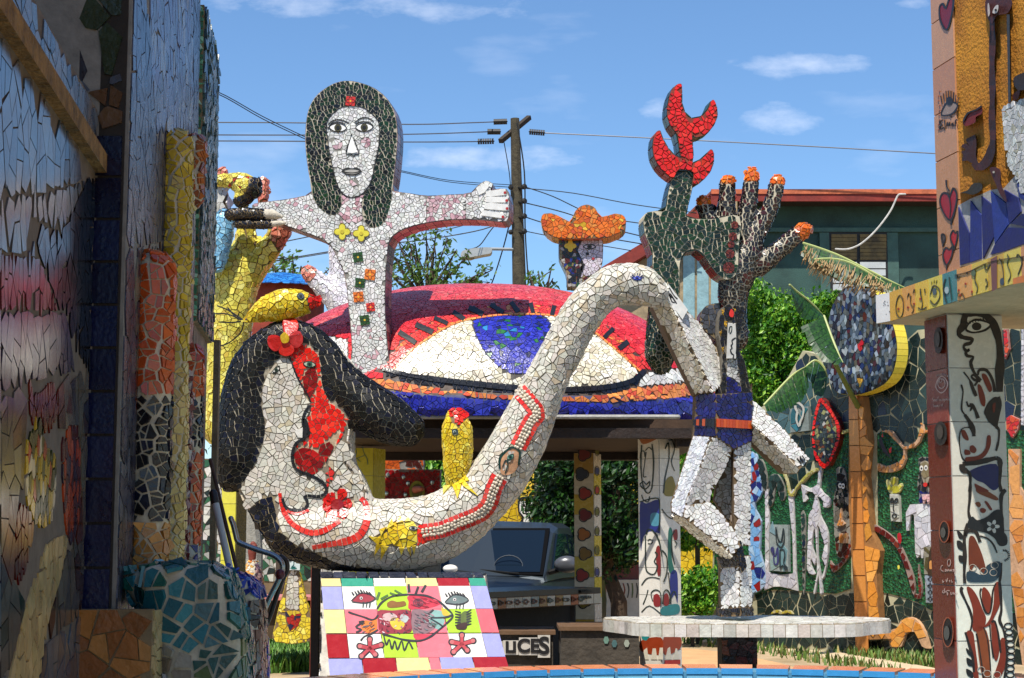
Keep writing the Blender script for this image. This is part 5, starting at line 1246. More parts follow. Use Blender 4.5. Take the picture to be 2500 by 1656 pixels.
d.plate(smooth(FQ('800,0 850,-20 940,0 920,70 860,85 830,130 800,70')), '4E2426', .024).plate(smooth(FQ('835,70 850,35 868,30 860,70')), 'D8D0C8', .054).plate(circ(*FQ('853,55')[0], 3, 8), '1A1414', .057).plate(smooth(FQ('808,30 816,20 822,70 812,90')), 'C8B8B0', .054)
d.plate(smooth(FQ('735,900 700,880 670,880 675,850 665,830 690,820 665,800 690,785 710,800 690,765 715,750 740,740 748,790 745,850 760,900')), '3A1A1C', .02)
d.plate(smooth(FQ('675,670 690,630 740,600 775,580 778,620 745,640 740,670 690,690')), '7A1C1E', .04).line(FQ('675,665 700,620 750,600 775,580'), 4, '1E1A1C', .045)
d.plate(smooth(FQ('660,1055 700,1040 730,1005 775,1005 775,1040 730,1065 690,1058')), '2E2A20', .04).plate(smooth(FQ('820,925 850,915 880,935 880,1000 905,1060 912,1105 880,1070 850,1000')), '4A1E20', .04).plate(circ(*FQ('842,942')[0], 3, 7), 'C8C0B0', .045)
d.plate(smooth(FQ('950,430 1000,400 1030,400 1030,480 970,490')), '2E2220', .04).plate(smooth(FQ('945,520 985,490 975,540 950,545')), '5A2418', .02)
d.line(FQ('921,80 924,300 928,560'), 7, '3A3C40', .03, sm=0); d.build(rb_, 'painted_reliefs', 'matte')
wp_ = FQ('897,585 960,550 1060,530 1060,1060 1000,1060 970,970 930,910 912,800'); emit(rb_, panel_cells([OM(x, y, .01) for x, y in wp_], Paint([('D8D6D0', 5), ('C8C6C0', 3), ('E2E0DA', 2), ('B8B49C', 1)]), .05, .005, .012, .02), 'white_shard')
d = Deco(OM)
blues = ['1C2468', '20307C', '182058', '243A8C']; cs = []
for a in ('655,1130 715,1270 718,1440 665,1455', '722,1095 778,1170 780,1420 720,1440', '782,1070 845,1120 850,1300 790,1420', '832,1045 920,1110 930,1230 855,1340', '905,1035 985,1080 1000,1160 935,1230', '970,965 1010,1060 1030,1110 990,1085', '850,1345 930,1240 1040,1250 1030,1330 900,1380 830,1395', '940,1225 1005,1165 1040,1180 1040,1245'):
    q = [OM(x, y, .012) for x, y in FQ(a)]; cs.append(quad_cell(q, n_e, lin(random.choice(blues)), .008, .004))
emit(rb_, cs, 'blue_shard', kind='matte'); obj('blue_backing', prism([OM(x, y, .004) for x, y in FQ('655,1125 720,1090 780,1065 832,1040 905,1030 970,960 1060,1060 1060,1380 665,1460')], n_e*.008), mat('grout_pale', 'B8B4B0', .9), rb_)
# lower column
cB = Vector((2.285, 8.9, 0)); L_ = .258; W_ = .318; cA = cB+da*L_
obj('column', prism([cB, cA, cA+db*W_, cB+db*W_], UPZ*(zb-.002)), mat('grout_pale', 'B8B4B0', .9), rb_)
c1_, c2_ = [], []
for j in range(10):
    z1 = zb-.01-j*.288; z0 = max(.01, z1-.285)
    if z1 < .1: break
    c1_.append(quad_cell([cA+UPZ*z0, cA+db*W_+UPZ*z0, cA+db*W_+UPZ*z1, cA+UPZ*z1], -(-da)*1.0 if da.y < 0 else da, Paint([('D8D0C2', 1), ('D2CABC', 1)]).col(0), .008, .002))
    c2_.append(quad_cell([cB+UPZ*z0, cA+UPZ*z0, cA+UPZ*z1, cB+UPZ*z1], n_e, lin(('6E2A1C', '8A4438', '6E2818', '6A2618', '662416', '6E2C20', '8A4438', '6E2E22', '6A281C')[j % 9]), .008, .002))
emit(rb_, c1_, 'cream_tile', kind='clean'); emit(rb_, c2_, 'brown_tile', kind='clean')
CM = plane_map(cA+da*.009+UPZ, da); d = Deco(CM); WQ = lambda s: P(s, 'W'); XQ = lambda s: P(s, 'X'); BK = ['1C1612', '241A14', '2A2018']; RD = '7A2A12'
d.line(WQ('650,740 648,600 655,450 640,300 600,180 540,110 460,80 380,85 355,130 345,190 310,245 330,280 390,295 425,300 405,335 365,345 350,370 375,400 400,385 370,410 380,440 430,450 410,490 420,540 450,600 490,650'), [20, 19, 19, 19, 18, 17, 15, 13, 9, 8, 8, 7, 7, 7, 7, 7, 8, 9], BK, .002)
d.plate(smooth(WQ('368,215 400,165 450,140 520,150 575,180 530,225 450,245 400,240')), 'E0DACC', .0025).line(WQ('368,215 400,165 450,140 520,150 575,180 530,225 450,245 400,240'), 5, '1A1410', .003, closed=True); d.plate(circ(*WQ('458,195')[0], 12, 12, 10), '1E1610', .004)
for k in range(7): d.line(WQ(f'{385+k*22},{178-k*6} {378+k*22},{158-k*6}'), 2.4, '1A1410', .003, sm=0)
for a, ww in (('490,650 440,640 415,610 440,600 470,640 440,690', 6), ('470,600 480,560 540,560 590,640 610,740', [6, 7, 8, 7]), ('350,575 400,640 430,720 455,775', [4, 7, 9]), ('330,680 345,740 335,830 335,890 360,930', 4), ('360,930 400,990 430,1060 435,1110', [9, 12, 10]), ('375,820 390,860 420,850 450,900 470,960', [5, 9, 9]), ('640,780 655,850 640,940 620,1020 645,1060 640,1150 620,1230', [7, 7, 5]), ('430,860 405,900 420,850', 3),
              ('440,1045 380,1035 330,1055 315,1130 320,1220 340,1290 370,1320', 3), ('335,1340 345,1385 400,1420 405,1500 400,1568', [14, 9, 7]), ('620,1290 650,1310 655,1400 650,1500 665,1568', [12, 8, 8]), ('340,1340 440,1330 540,1310 620,1290', 12)): d.line(WQ(a), ww, BK, .0022)
for a in ('500,600 540,600 585,700 580,735 555,730', '465,690 495,690 530,790 525,860 490,830', '330,1065 360,1060 390,1120 385,1145 345,1120', '360,1220 400,1230 405,1260 360,1262', '402,1195 430,1185 458,1220 440,1250 405,1235', '370,1285 470,1270 530,1210 545,1110 575,1110 570,1200 510,1290 380,1320', '440,1505 480,1520 560,1565 470,1568'): d.plate(smooth(WQ(a)), RD, .0022)
d.plate(smooth(WQ('520,900 560,820 620,780 660,830 650,930 620,1030 560,990 530,940')), '231C16', .0018).plate(smooth(WQ('590,850 615,830 610,900 595,910')), '6A2410', .003)
d.plate(smooth(WQ('405,1395 620,1340 650,1500 600,1560 520,1500 450,1470')), '1C2258', .002)
for a, ww in (('400,-5 395,100 385,200 400,260', 7), ('690,20 655,70 655,180 660,260 665,400', [9, 8, 8]), ('385,300 360,360 350,450 355,560 350,700 355,790', [9, 9, 8]), ('360,400 375,365 420,355 455,380 480,450', 9), ('480,400 540,420 590,470 620,540', 4), ('655,620 650,720 640,780', 6), ('335,820 325,850 360,930 400,1020 415,1100 400,1180', [7, 6, 5]), ('490,830 480,870 500,960 530,1030 560,1030 575,960 585,850 610,790', 4), ('640,780 650,900 655,1010 640,1090 670,1160 690,1250', [7, 7, 6]),
              ('575,1110 600,1100 625,1180 640,1280 650,1360', 5), ('450,1200 470,1300 490,1430 510,1568', 4), ('510,1150 540,1250 560,1400 570,1568', 3), ('360,1190 380,1260 420,1400 430,1520', 6), ('560,1130 570,1260 590,1400', 4), ('690,1260 700,1400 680,1568', 5)): d.line(XQ(a), ww, BK, .0022)
for a in ('450,10 500,10 620,80 620,108 560,90 460,45', '440,130 470,120 488,145 470,165', '518,120 540,120 580,180 560,185', '480,180 500,170 530,185 515,210 488,205', '390,420 420,400 450,440 500,560 530,690 500,700 440,640 395,700 385,560', '370,830 410,830 460,900 500,1000 530,1080 500,1170 420,1170 420,1000', '500,830 530,830 570,900 560,1030 520,1010 495,920', '600,800 640,790 645,950 600,1060 560,1130 510,1150 560,1080 590,960',
          '370,1190 420,1190 440,1300 470,1568 430,1568 400,1330', '450,1190 520,1160 560,1300 560,1568 500,1568', '570,1120 610,1110 640,1300 620,1420 590,1380', '650,1250 690,1260 690,1450 640,1568 590,1568 640,1400'): d.plate(smooth(XQ(a)), random.choice([RD, '82401C', '6A2C12']), .0019)
d.plate(smooth(XQ('385,270 420,240 460,270 540,240 600,190 650,190 660,260 650,330 700,400 700,470 640,480 600,420 540,380 470,360 380,330')), '16181A', .0024); d.plate(flower(*XQ('585,322')[0], 5, 17, 5, 40), 'D8D0C2', .0035); d.plate(circ(*XQ('585,322')[0], 6, 9), '3A3430', .0045)
d.plate(smooth(XQ('370,700 420,690 500,720 540,640 640,610 650,700 600,770 480,780 380,770')), '223844', .0024)
for a in ('290,350 330,380 350,420 310,420', '290,440 330,450 350,520 300,500', '305,560 345,570 345,620 310,610', '365,1320 410,1360 425,1400 380,1370', '370,1400 425,1430 430,1470 380,1460', '368,1490 420,1520 420,1568 375,1540'): d.plate(smooth(XQ(a)), '1E1A18', .002)
for k in range(9): q = XQ(f'{712+k*6-(k>4)*(k-4)*8},{1140+k*50}')[0]; d.line(circ(*q, 9.5, 10, 7), 3.4, '241C16', .0024, closed=True, sm=0)
for k in range(10): a_ = R(-100+k*20); q = XQ('680,560')[0]; d.line([(q[0]+9*math.cos(a_), q[1]+10*math.sin(a_)), (q[0]+14*math.cos(a_), q[1]+15*math.sin(a_))], 2.4, '1E1814', .0024, sm=0)
for x, y in ((420, 660), (510, 690), (600, 640), (590, 700), (490, 1500), (540, 1530), (620, 1540)): d.line(circ(*XQ(f'{x},{y}')[0], 9, 12, 8), 1.5, 'B8A898', .0038, closed=True, sm=0)
d.build(rb_, 'painted_figure')
BMp = plane_map(cA+n_e*.009+UPZ, n_e); d = Deco(BMp); PK = 'D8B4A4'
q = WQ('165,670')[0]; d.line(smooth(WQ('118,690 140,630 175,610 210,650 212,700 175,745 140,735')), 2.6, PK, .002, sm=0, closed=True); d.line(circ(*q, 9, 12, 12), 2, PK, .002, closed=True, sm=0); d.line(circ(*WQ('158,645')[0], 3.6, 8, 5), 1.8, PK, .002, closed=True, sm=0)
for k in range(9): d.line(WQ(f'{125+k*11},{615-12*math.sin(k*.4)} {120+k*12},{598-12*math.sin(k*.4)}'), 1.3, PK, .002, sm=0)
for ln in ('95,790 92,800 100,810 94,822', '106,800 112,808 106,818 102,810 106,800', '118,820 118,802 126,806 127,820', '136,785 137,818', '130,784 146,782', '150,800 150,815 156,802 162,815', '168,806 172,814 166,818', '180,798 186,806 180,812 176,804 180,798', '192,798 192,818 186,822', '200,796 206,804 200,810 196,803', '214,794 208,800 216,806 210,812', '228,785 230,802 224,808',
           '100,840 96,850 104,858 98,868', '112,850 118,864 108,862 112,850', '124,866 124,850 132,864 132,848', '140,850 136,860 144,864', '152,846 150,862', '160,846 168,850 162,860', '172,838 174,860', '168,846 180,842'):
    d.line(WQ(ln), 1.3, PK, .002, sm=2)
for ln in ('215,600 230,590 240,620 225,650 212,630 215,600', '175,640 160,650 160,680 180,690', '190,680 200,672 198,690 188,688', '208,690 208,672 216,690 222,672 228,690', '236,690 236,675 246,690 246,674', '256,680 262,672 262,690 254,688', '272,690 270,672 280,676 280,700 268,706', '175,760 170,775 185,770 172,785', '200,755 205,780 215,745', '225,770 232,760 230,780', '245,760 245,780 258,775', '180,845 170,860 185,868 190,830', '200,850 196,865', '215,862 215,890 205,850 230,850', '240,860 240,880 250,878 252,862', '262,880 262,862 272,880', '285,862 280,875 290,880 292,866'):
    d.line(XQ(ln), 1.5, PK, .002, sm=2)
d.build(rb_, 'chalk_writing')
for x, y, rx, ry, c_ in ((138, 312, 11, 33, '2A1E18'), (158, 1085, 16, 30, '2A2620')):
    q = WQ(f'{x},{y}')[0]; d = Deco(BMp); d.plate(circ(*q, rx, 14, ry), c_, .018); d.plate(circ(q[0]-2, q[1]-3, rx*.5, 10, ry*.6), '4A4238', .024); d.build(rb_, 'oval_relief')
for x, y, rx, ry in ((178, 365, 12, 26), (208, 1190, 13, 36)):
    q = XQ(f'{x},{y}')[0]; d = Deco(BMp); d.plate(circ(*q, rx, 16, ry), '1A1614', .02); d.line(circ(q[0]+2, q[1], rx, 16, ry), 2.5, 'A8583A', .022, closed=True, sm=0); d.plate(circ(q[0]-1, q[1]+2, rx*.55, 10, ry*.5), '5A564E', .026); d.build(rb_, 'oval_relief')
# ---------------------------------------------------------------- mosaic garden wall
GO = Vector((3.03, 24.5, 0)); G1 = Vector((6.57, 20.5, 0)); gd = (G1-GO).normalized(); gn = gd.cross(UPZ); gn = -gn if gn.dot(CAM-GO) < 0 else gn
gw = thing('mosaic_garden_wall', 'long garden wall of dark green mosaic with white figures and glass-green fields', 'wall', (5, 22.6, 0))
GM = plane_map(GO, gn)
gout = P('1740,1640 1740,1130 1790,1060 1870,985 1925,920 1960,856 2010,870 2060,862 2150,850 2215,830 2240,806 2300,800 2420,800 2530,800 3200,795 3200,1850 2180,1640')
obj('wall_core', prism([GM(x, y, 0) for x, y in gout], -gn*.28), mat('wall_cement', 'B4AE8C', .9, 0, 5), gw)
up_p = P('1745,1130 1790,1062 1870,988 1925,923 1960,860 2010,873 2060,865 2150,853 2215,833 2240,809 2300,803 2420,803 2528,803 3190,799 3190,1060')+P('1800,775 1700,765 1660,850 1620,910 1520,960 1420,850 1350,790 1290,820 1150,800 960,780 870,800 760,1000 660,1170 560,1210 420,1400 340,1380 300,1230 150,1100 0,1020 -300,1000', 'S')
gwp = Paint('slateb').add(P('1790,1060 1880,1000 2010,870 2010,1010 1990,1060 1900,1060'), [('3A5456', 4), ('2A4446', 4), ('4E6C70', 2)])
cg = panel_cells([GM(x, y, .0) for x, y in up_p], gwp, .19, .018, .008, .015, 1.5)
lo_p = P('60,862 160,820 300,822 450,832 620,850 750,872 910,852 1120,842 1200,850 1300,882 1450,932 1560,992 1720,992 2420,1000 4700,1090 4700,2150 1500,1380 60,1300', 'T')
cg += panel_cells([GM(x, y, .0) for x, y in lo_p], Paint('slate'), .2, .02, .008, .015, 1.4)
emit(gw, cg)
gm_, gt_, gb_, gl_ = nodes('green_glass_crumb')
gg = gt_.nodes.new('ShaderNodeNewGeometry'); gv = gt_.nodes.new('ShaderNodeTexVoronoi'); gv.inputs['Scale'].default_value = 34; gr = gt_.nodes.new('ShaderNodeValToRGB')
gr.color_ramp.elements[0].color = (*lin('0C3018'), 1); gr.color_ramp.elements[1].color = (*lin('2E6A3A'), 1); e_ = gr.color_ramp.elements.new(.5); e_.color = (*lin('17482A'), 1)
gs = gt_.nodes.new('ShaderNodeSeparateColor'); gl_(gg.outputs['Position'], gv.inputs['Vector']); gl_(gv.outputs['Color'], gs.inputs[0]); gl_(gs.outputs[0], gr.inputs[0]); gl_(gr.outputs[0], gb_.inputs['Base Color']); gb_.inputs['Roughness'].default_value = .3
gbp = gt_.nodes.new('ShaderNodeBump'); gbp.inputs['Distance'].default_value = .03; gbp.inputs['Strength'].default_value = .6; gl_(gv.outputs['Distance'], gbp.inputs['Height']); gl_(gbp.outputs[0], gb_.inputs['Normal'])
for a in ('1745,1090 1800,1065 1876,1120 1912,1158 1922,1195 1937,1206 1960,1190 1985,1158 2010,1145 2060,1060 2078,1050 2078,1438 2040,1450 1951,1442 1890,1440 1840,1452 1745,1470',
          '2143,1060 2155,1052 2172,1052 2190,1075 2207,1096 2232,1085 2250,1040 2278,1048 2528,1052 3190,1058 3190,1520 2274,1490 2240,1470 2198,1456 2146,1444'):
    obj('green_field', prism([GM(x, y, .003) for x, y in P(a)], gn*.012), gm_, gw)
def relief(name, poly, pal, s=.12, lift=.05, c='P', grout=G_CREAM, sm=True, asp=1.0, gap=.016, root=gw):
    q = P(poly, c); q = smooth(q, True, 2) if sm else q
    c0_ = lin((PAL[pal] if isinstance(pal, str) else pal)[0][0]); grout = mat('grout_'+'_'.join(f'{v:.2f}' for v in c0_), tuple(.55*v+.45*.45*w_ for v, w_ in zip(c0_, (1, .93, .78))), .9) if grout is G_CREAM else grout
    b = [GM(x, y, lift) for x, y in q]; obj(name, prism(b, -gn*(lift-.002)), grout, root)
    return panel_cells([p for p in b], Paint(pal), s*1.4, gap, .008, .015, asp)
WF = [('C8C6CC', 4), ('BCBAC2', 3), ('D4D2D4', 2)]; cg = []
cg += relief('white_dancer', '480,1330 560,1370 640,1330 650,1200 665,1160 690,1180 665,1370 740,1450 770,1500 760,1560 700,1560 700,1500 640,1450 640,1568 590,1568 620,1440 560,1400 520,1430 540,1480 500,1510 490,1420', WF, .14, .05, 'S')
cg += relief('white_figure', '585,60 605,60 625,200 660,270 690,350 692,520 660,720 640,720 670,620 640,560 665,450 640,370 605,280 605,540 625,680 645,850 625,850 612,700 585,850 570,840 600,690 595,500 580,300 560,400 560,480 590,560 580,620 550,560 545,620 580,690 560,700 515,650 525,400 530,200 570,140', WF, .14, .05, 'T')
cg += relief('white_trunk', '165,-20 190,-20 200,250 195,680 290,700 400,690 395,400 365,100 355,0 400,0 415,350 425,680 440,835 300,800 230,800 160,830 165,650', WF, .14, .04, 'T', sm=False)
cg += relief('white_shirt', '1380,110 1450,105 1530,100 1620,110 1640,470 1500,470 1490,560 1475,560 1465,460 1460,540 1440,560 1425,520 1415,200 1385,190 1370,330 1350,330 1345,180', WF, .15, .05, 'T', sm=False)
cg += relief('cactus_face', '1375,1430 1455,1430 1460,1568 1375,1568', [('B4B8B4', 1)], .4, .06, 'S', sm=False)
cg += relief('cactus_face', '1210,25 1285,35 1295,255 1220,250', [('BCBCAC', 1)], .5, .07, 'T', sm=False)
cg += relief('yellow_crown', '1335,1290 1360,1290 1385,1350 1380,1270 1410,1255 1445,1270 1440,1350 1480,1320 1495,1350 1460,1420 1375,1425 1340,1350', [('C8C040', 3), ('B8B030', 2)], .1, .05, 'S')
cg += relief('dark_lady', '830,1180 870,1155 910,1180 940,1300 940,1568 820,1568 840,1300', 'dark', .1, .05, 'S')
cg += relief('dark_lady', '750,0 860,0 880,180 880,500 800,560 760,500 740,200', [('6A6458', 3), ('2A2018', 3), ('4A1A12', 2), ('8A867A', 2)], .1, .05, 'T')
cg += relief('dark_head', '1660,1075 1720,1055 1790,1080 1815,1200 1815,1390 1650,1390 1670,1200', 'dark', .1, .06, 'S'); cg += relief('dark_head', '1460,-10 1585,-10 1585,100 1455,100', 'navy', .1, .055, 'T', sm=False)
cg += relief('tan_face', '1680,1110 1760,1110 1775,1250 1730,1340 1690,1250', [('8A7A58', 1), ('7A6A4C', 1)], .12, .09, 'S')
cg += relief('pink_bodice', '1690,1430 1790,1430 1780,1500 1755,1530 1740,1480 1710,1530', [('D8A8A8', 1)], .3, .085, 'S', sm=False)
cg += relief('brown_branch', '1055,280 1100,285 1200,350 1290,440 1350,560 1410,720 1420,850 1400,850 1340,640 1270,480 1170,380 1060,320', 'brownred', .12, .05, 'T'); cg += relief('brown_branch', '1450,610 1460,700 1480,800 1470,900 1420,890 1425,860 1455,860 1448,740', 'brownred', .1, .05, 'T'); cg += relief('brown_branch', '710,580 740,620 790,600 850,520 870,430 890,430 870,540 800,630 740,680 715,640', 'brownred', .1, .05, 'T')
cg += relief('orange_guitar', '795,150 805,150 810,240 835,270 800,290 765,285 785,240', 'opeel', .15, .09, 'T'); cg += relief('orange_guitar', '785,350 850,350 850,435 785,435', 'opeel', .15, .09, 'T', sm=False)
cg += relief('dark_tree', '160,1250 240,1230 300,1330 320,1450 280,1500 240,1380 220,1340 200,1500 150,1568 150,1400', 'slateb', .12, .045, 'S'); cg += relief('dark_tree', '30,1100 80,1080 120,1180 140,1350 100,1400 60,1250', 'slateb', .12, .045, 'S'); cg += relief('dark_tree', '465,180 500,200 505,440 495,820 480,820 475,440', 'slateb', .1, .04, 'T')
cg += relief('blue_stripe', '0,1020 30,1040 60,1200 90,1400 30,1500 0,1500 -40,1300 -40,1020', [('74A8D8', 4), ('1C2470', 3), ('A8C8E0', 2), ('8A1C1C', 1)], .12, .05, 'S'); cg += relief('blue_stripe', '20,0 75,0 80,150 130,250 120,500 160,640 165,790 60,860 40,840', [('74A8D8', 4), ('1C2470', 3), ('A8C8E0', 2), ('8A1C1C', 1)], .12, .05, 'T')
cg += relief('yellow_vine', '290,1220 330,1310 350,1440 400,1450 430,1380 520,1280 600,1210 655,1195 655,1165 590,1180 500,1260 420,1360 390,1420 360,1410 340,1320 310,1225', [('B8B05A', 3), ('A8A048', 2)], .12, .06, 'S'); cg += relief('yellow_vine', '870,800 960,770 960,800 880,830', [('B8B05A', 3)], .12, .06, 'S', sm=False)
cg += relief('tan_branch', '1290,800 1370,785 1430,860 1510,955 1600,920 1650,870 1690,725 1710,790 1800,770 1800,800 1700,820 1670,900 1600,965 1525,980 1525,1080 1480,1170 1390,1210 1290,1210 1250,1190 1250,1120 1330,1150 1420,1120 1490,1080 1505,980 1410,880 1350,815', 'opeel', .16, .07, 'S')
cg += relief('bird_tile', '365,570 550,545 555,790 370,810', [('2A6068', 1), ('34707A', 1)], .5, .06, 'S', sm=False); cg += relief('moon_tile', '200,278 355,280 360,675 205,665', [('6A8A90', 2), ('7A9AA0', 2), ('8AA4A0', 1)], .45, .07, 'T', sm=False)
cg += relief('photo_tile', '1495,465 1610,460 1620,700 1500,695', [('5A5230', 1)], .6, .07, 'T', sm=False); cg += relief('photo_tile', '1505,705 1620,705 1630,940 1515,935', [('8A949C', 1)], .6, .07, 'T', sm=False)
cg += relief('orange_arch', '1210,1170 1270,1150 1300,1090 1380,1055 1450,1090 1500,1170 1540,1300 1540,1320 1480,1300 1430,1190 1390,1180 1340,1200 1310,1300 1210,1300', 'otile', .16, .06, 'T'); cg += relief('yellow_arc', '215,1030 235,1000 280,995 300,1015 330,1000 370,1000 395,1030 360,1020 330,1025 290,1030 260,1015', [('B0A030', 1)], .2, .05, 'T')
cg += relief('orange_panel', '1160,-10 1240,-10 1240,250 1270,300 1270,1568 1180,900 1170,600', 'opeel', .22, .06, 'H', sm=False); cg += relief('white_post', '1265,580 1283,580 1283,1250 1262,1250', WF, .3, .07, 'G', sm=False)
cg += relief('red_leaf', '1140,580 1165,580 1180,720 1150,790', [('C02428', 3), ('D8502A', 2)], .08, .05, 'G', sm=False); cg += relief('red_leaf', '1160,1200 1190,1180 1255,1210 1240,1280 1200,1340 1160,1280', [('C02428', 3), ('D8502A', 2)], .08, .05, 'G', sm=False)
for a in ('1140,580 1165,580 1180,720 1150,790',): pass
emit(gw, cg, 'relief_shard', 300)
d = Deco(lambda x, y, l: GM(x, y, l+.075))
for a, cr_, ww, c_ in (('440,600 420,560 425,520 450,510 500,560 495,640 470,700 455,745 430,680 440,600', 'S', 5, 'B8B4A8'), ('255,300 260,420 300,470 325,400 318,310 300,420 275,400 260,320', 'T', 3, '2A3438'), ('290,490 320,490 330,540 320,600 350,640 340,660 310,620 290,640 290,490', 'T', 3, '2A3438'), ('215,480 235,480 240,600 270,600 270,470 250,540 215,480', 'T', 4, '3A3A6A'),
                       ('1225,70 1235,60 1240,72', 'T', 2.4, '2A2A28'), ('1255,70 1262,60 1268,74', 'T', 2.4, '2A2A28'), ('1245,80 1240,150 1250,165', 'T', 2.4, '2A2A28'), ('1228,200 1250,190 1268,205 1250,225 1230,205', 'T', 2.6, '2A2A28')):
    d.line(P(a, cr_), ww, c_, .014)
for x, y in ((1228, 82), (1262, 84)): d.line(circ(*P(f'{x},{y}', 'T')[0], 4.5, 10, 4.5), 1.8, '2A2A28', .014, closed=True, sm=0)
for x, y in ((1380, 1490), (1428, 1492)): d.line(circ(*P(f'{x+12},{y}', 'S')[0], 4, 10, 5), 1.6, '2A2A28', .014, closed=True, sm=0)
for x, y in ((870, 1345), (900, 1350), (1690, 1170), (1735, 1165)): d.plate(circ(*P(f'{x},{y}', 'S')[0], 4.6, 9, 7), 'D8D4C8', .025); d.plate(circ(*P(f'{x},{y}', 'S')[0], 2.2, 7), '14100E', .03)
d.plate(circ(*P('1728,1335', 'S')[0], 5.5, 9), 'C8281C', .03); d.plate(smooth(P('1545,500 1565,500 1590,680 1530,690', 'T')), '3A2A18', .012).plate(smooth(P('1545,590 1565,585 1575,640 1545,650', 'T')), 'C88A4A', .014)
for k in range(8): d.line(flower(*P(f'{1550+(k%2)*45},{735+k//2*55}', 'T')[0], 2.5, 6, 4, 16), 1.2, '2A2A2C', .012, closed=True, sm=0)
d.plate(smooth(P('1275,360 1300,350 1310,400 1300,440 1280,420', 'T')), 'A81820', .005); d.plate(smooth(P('1276,625 1290,620 1294,645 1280,655', 'T')), 'D8D050', .005)
d.plate(P('1360,980 1388,950 1385,1010 1368,1020', 'S'), 'C82424', .004).plate(P('1255,880 1285,860 1310,930 1390,1080 1300,1000', 'S'), '2A1A20', .003).plate(P('1285,850 1298,815 1306,860', 'S'), 'B01C20', .004)
d.build(gw, 'painted_details')
# red-rimmed medallion
rp_ = thing('red_medallion', 'pointed oval mosaic medallion with red rim on the garden wall', 'relief', GM(2017, 1060, 0)); ro = smooth(P('680,460 770,560 850,680 872,800 850,940 780,1100 735,1170 680,1155 610,1040 590,880 600,700 640,530', 'S'), True, 3)
rc = [GM(x, y, .10) for x, y in ro]; obj('backing', prism(rc, -gn*.1), G_DARK, rp_); cx_, cy_ = np.mean([p[0] for p in ro]), np.mean([p[1] for p in ro]); ri = [(cx_+(p[0]-cx_)*.78, cy_+(p[1]-cy_)*.84) for p in ro]
emit(rp_, panel_cells(rc, Paint('red').add(ri, [('3A4444', 4), ('2A2A2E', 3), ('8A8A58', 2), ('6A3A20', 2), ('A8A49C', 1), ('1C2040', 1)]), .085, .01, .01, .03)+side_cells(rc, -gn*.1, 'brownred', .1, 1), kind='glazed')
# lollipop tree: orange trunk with a broken-mirror disc
lt = thing('mirror_tree_sculpture', 'orange tiled trunk topped by a big disc of broken mirror', 'sculpture', GM(2100, 1575, .1)); lt.location.z = 0
TM = lambda x, y, l: GM(x, y, l+.16)
tr_l = P('2073,962 2092,962 2105,1240 2122,1560 2092,1568 2072,1240'); tr_r = P('2093,960 2106,968 2122,1075 2145,1085 2148,1120 2116,1160 2128,1300 2152,1345 2145,1400 2148,1530 2170,1560 2122,1562 2105,1240')
obj('trunk', prism([TM(x, y, 0) for x, y in tr_l+tr_r[::-1][1:][:9]], -gn*.3), G_BROWN, lt) if False else None
obj('trunk', prism([TM(x, y, -.004) for x, y in tr_l], -gn*.15), mat('grout_peel', '9A6A38', .9), lt); obj('trunk_side', prism([TM(x, y, -.012) for x, y in P('2093,960 2106,968 2120,1075 2112,1160 2126,1300 2146,1345 2140,1400 2146,1530 2168,1560 2122,1562 2105,1240')], -gn*.14), MATS['grout_peel'], lt)
cs = []
for j in range(10):
    ya, yb = 962+j*63.5, 962+(j+1)*63.5-1.5; ed = lambda y: (2073+(y-962)*.03-(2 if y > 1000 else 0), 2093+(y-962)*.045)
    q = [TM(ed(ya)[0], ya, 0), TM(ed(ya)[1], ya, 0), TM(ed(yb)[1], yb, 0), TM(ed(yb)[0], yb, 0)]; cs.append(quad_cell(q, gn, Paint([('CE8A44', 3), ('C68040', 2)]).col(0), .008, .004))
emit(lt, cs, 'square_tile', kind='clean')
emit(lt, panel_cells([TM(x, y, -.01) for x, y in P('2094,962 2106,970 2120,1075 2142,1085 2146,1118 2114,1160 2127,1300 2150,1345 2143,1400 2147,1530 2168,1560 2124,1562 2107,1240')], Paint('otile'), .26, .02, .008, .02), 'orange_shard')
lo = smooth(P('1170,350 1182,250 1235,140 1310,98 1390,112 1440,165 1490,250 1528,340 1545,450 1530,560 1480,640 1380,690 1300,705 1210,685 1170,600 1150,480', 'E'), True, 3)
lp = [GM(x, y, .3) for x, y in lo]; El = -gn*.16+gd*.07
obj('disc', prism(lp, El), G_DARK, lt); emit(lt, panel_cells(lp, Paint('mir').add(smooth(P('1335,410 1350,400 1365,412 1358,450 1345,470 1330,440', 'E')), [('C81C20', 1)]).add(P('1325,610 1365,615 1345,665', 'E'), [('D8A030', 1)]), .06, .005, .009, .12, 1.9), 'mirror_shard', kind='mirror')
emit(lt, side_cells(lp, El, [('E4D048', 4), ('D8C23C', 3)], .085, 1), 'rim_tile', kind='clean')
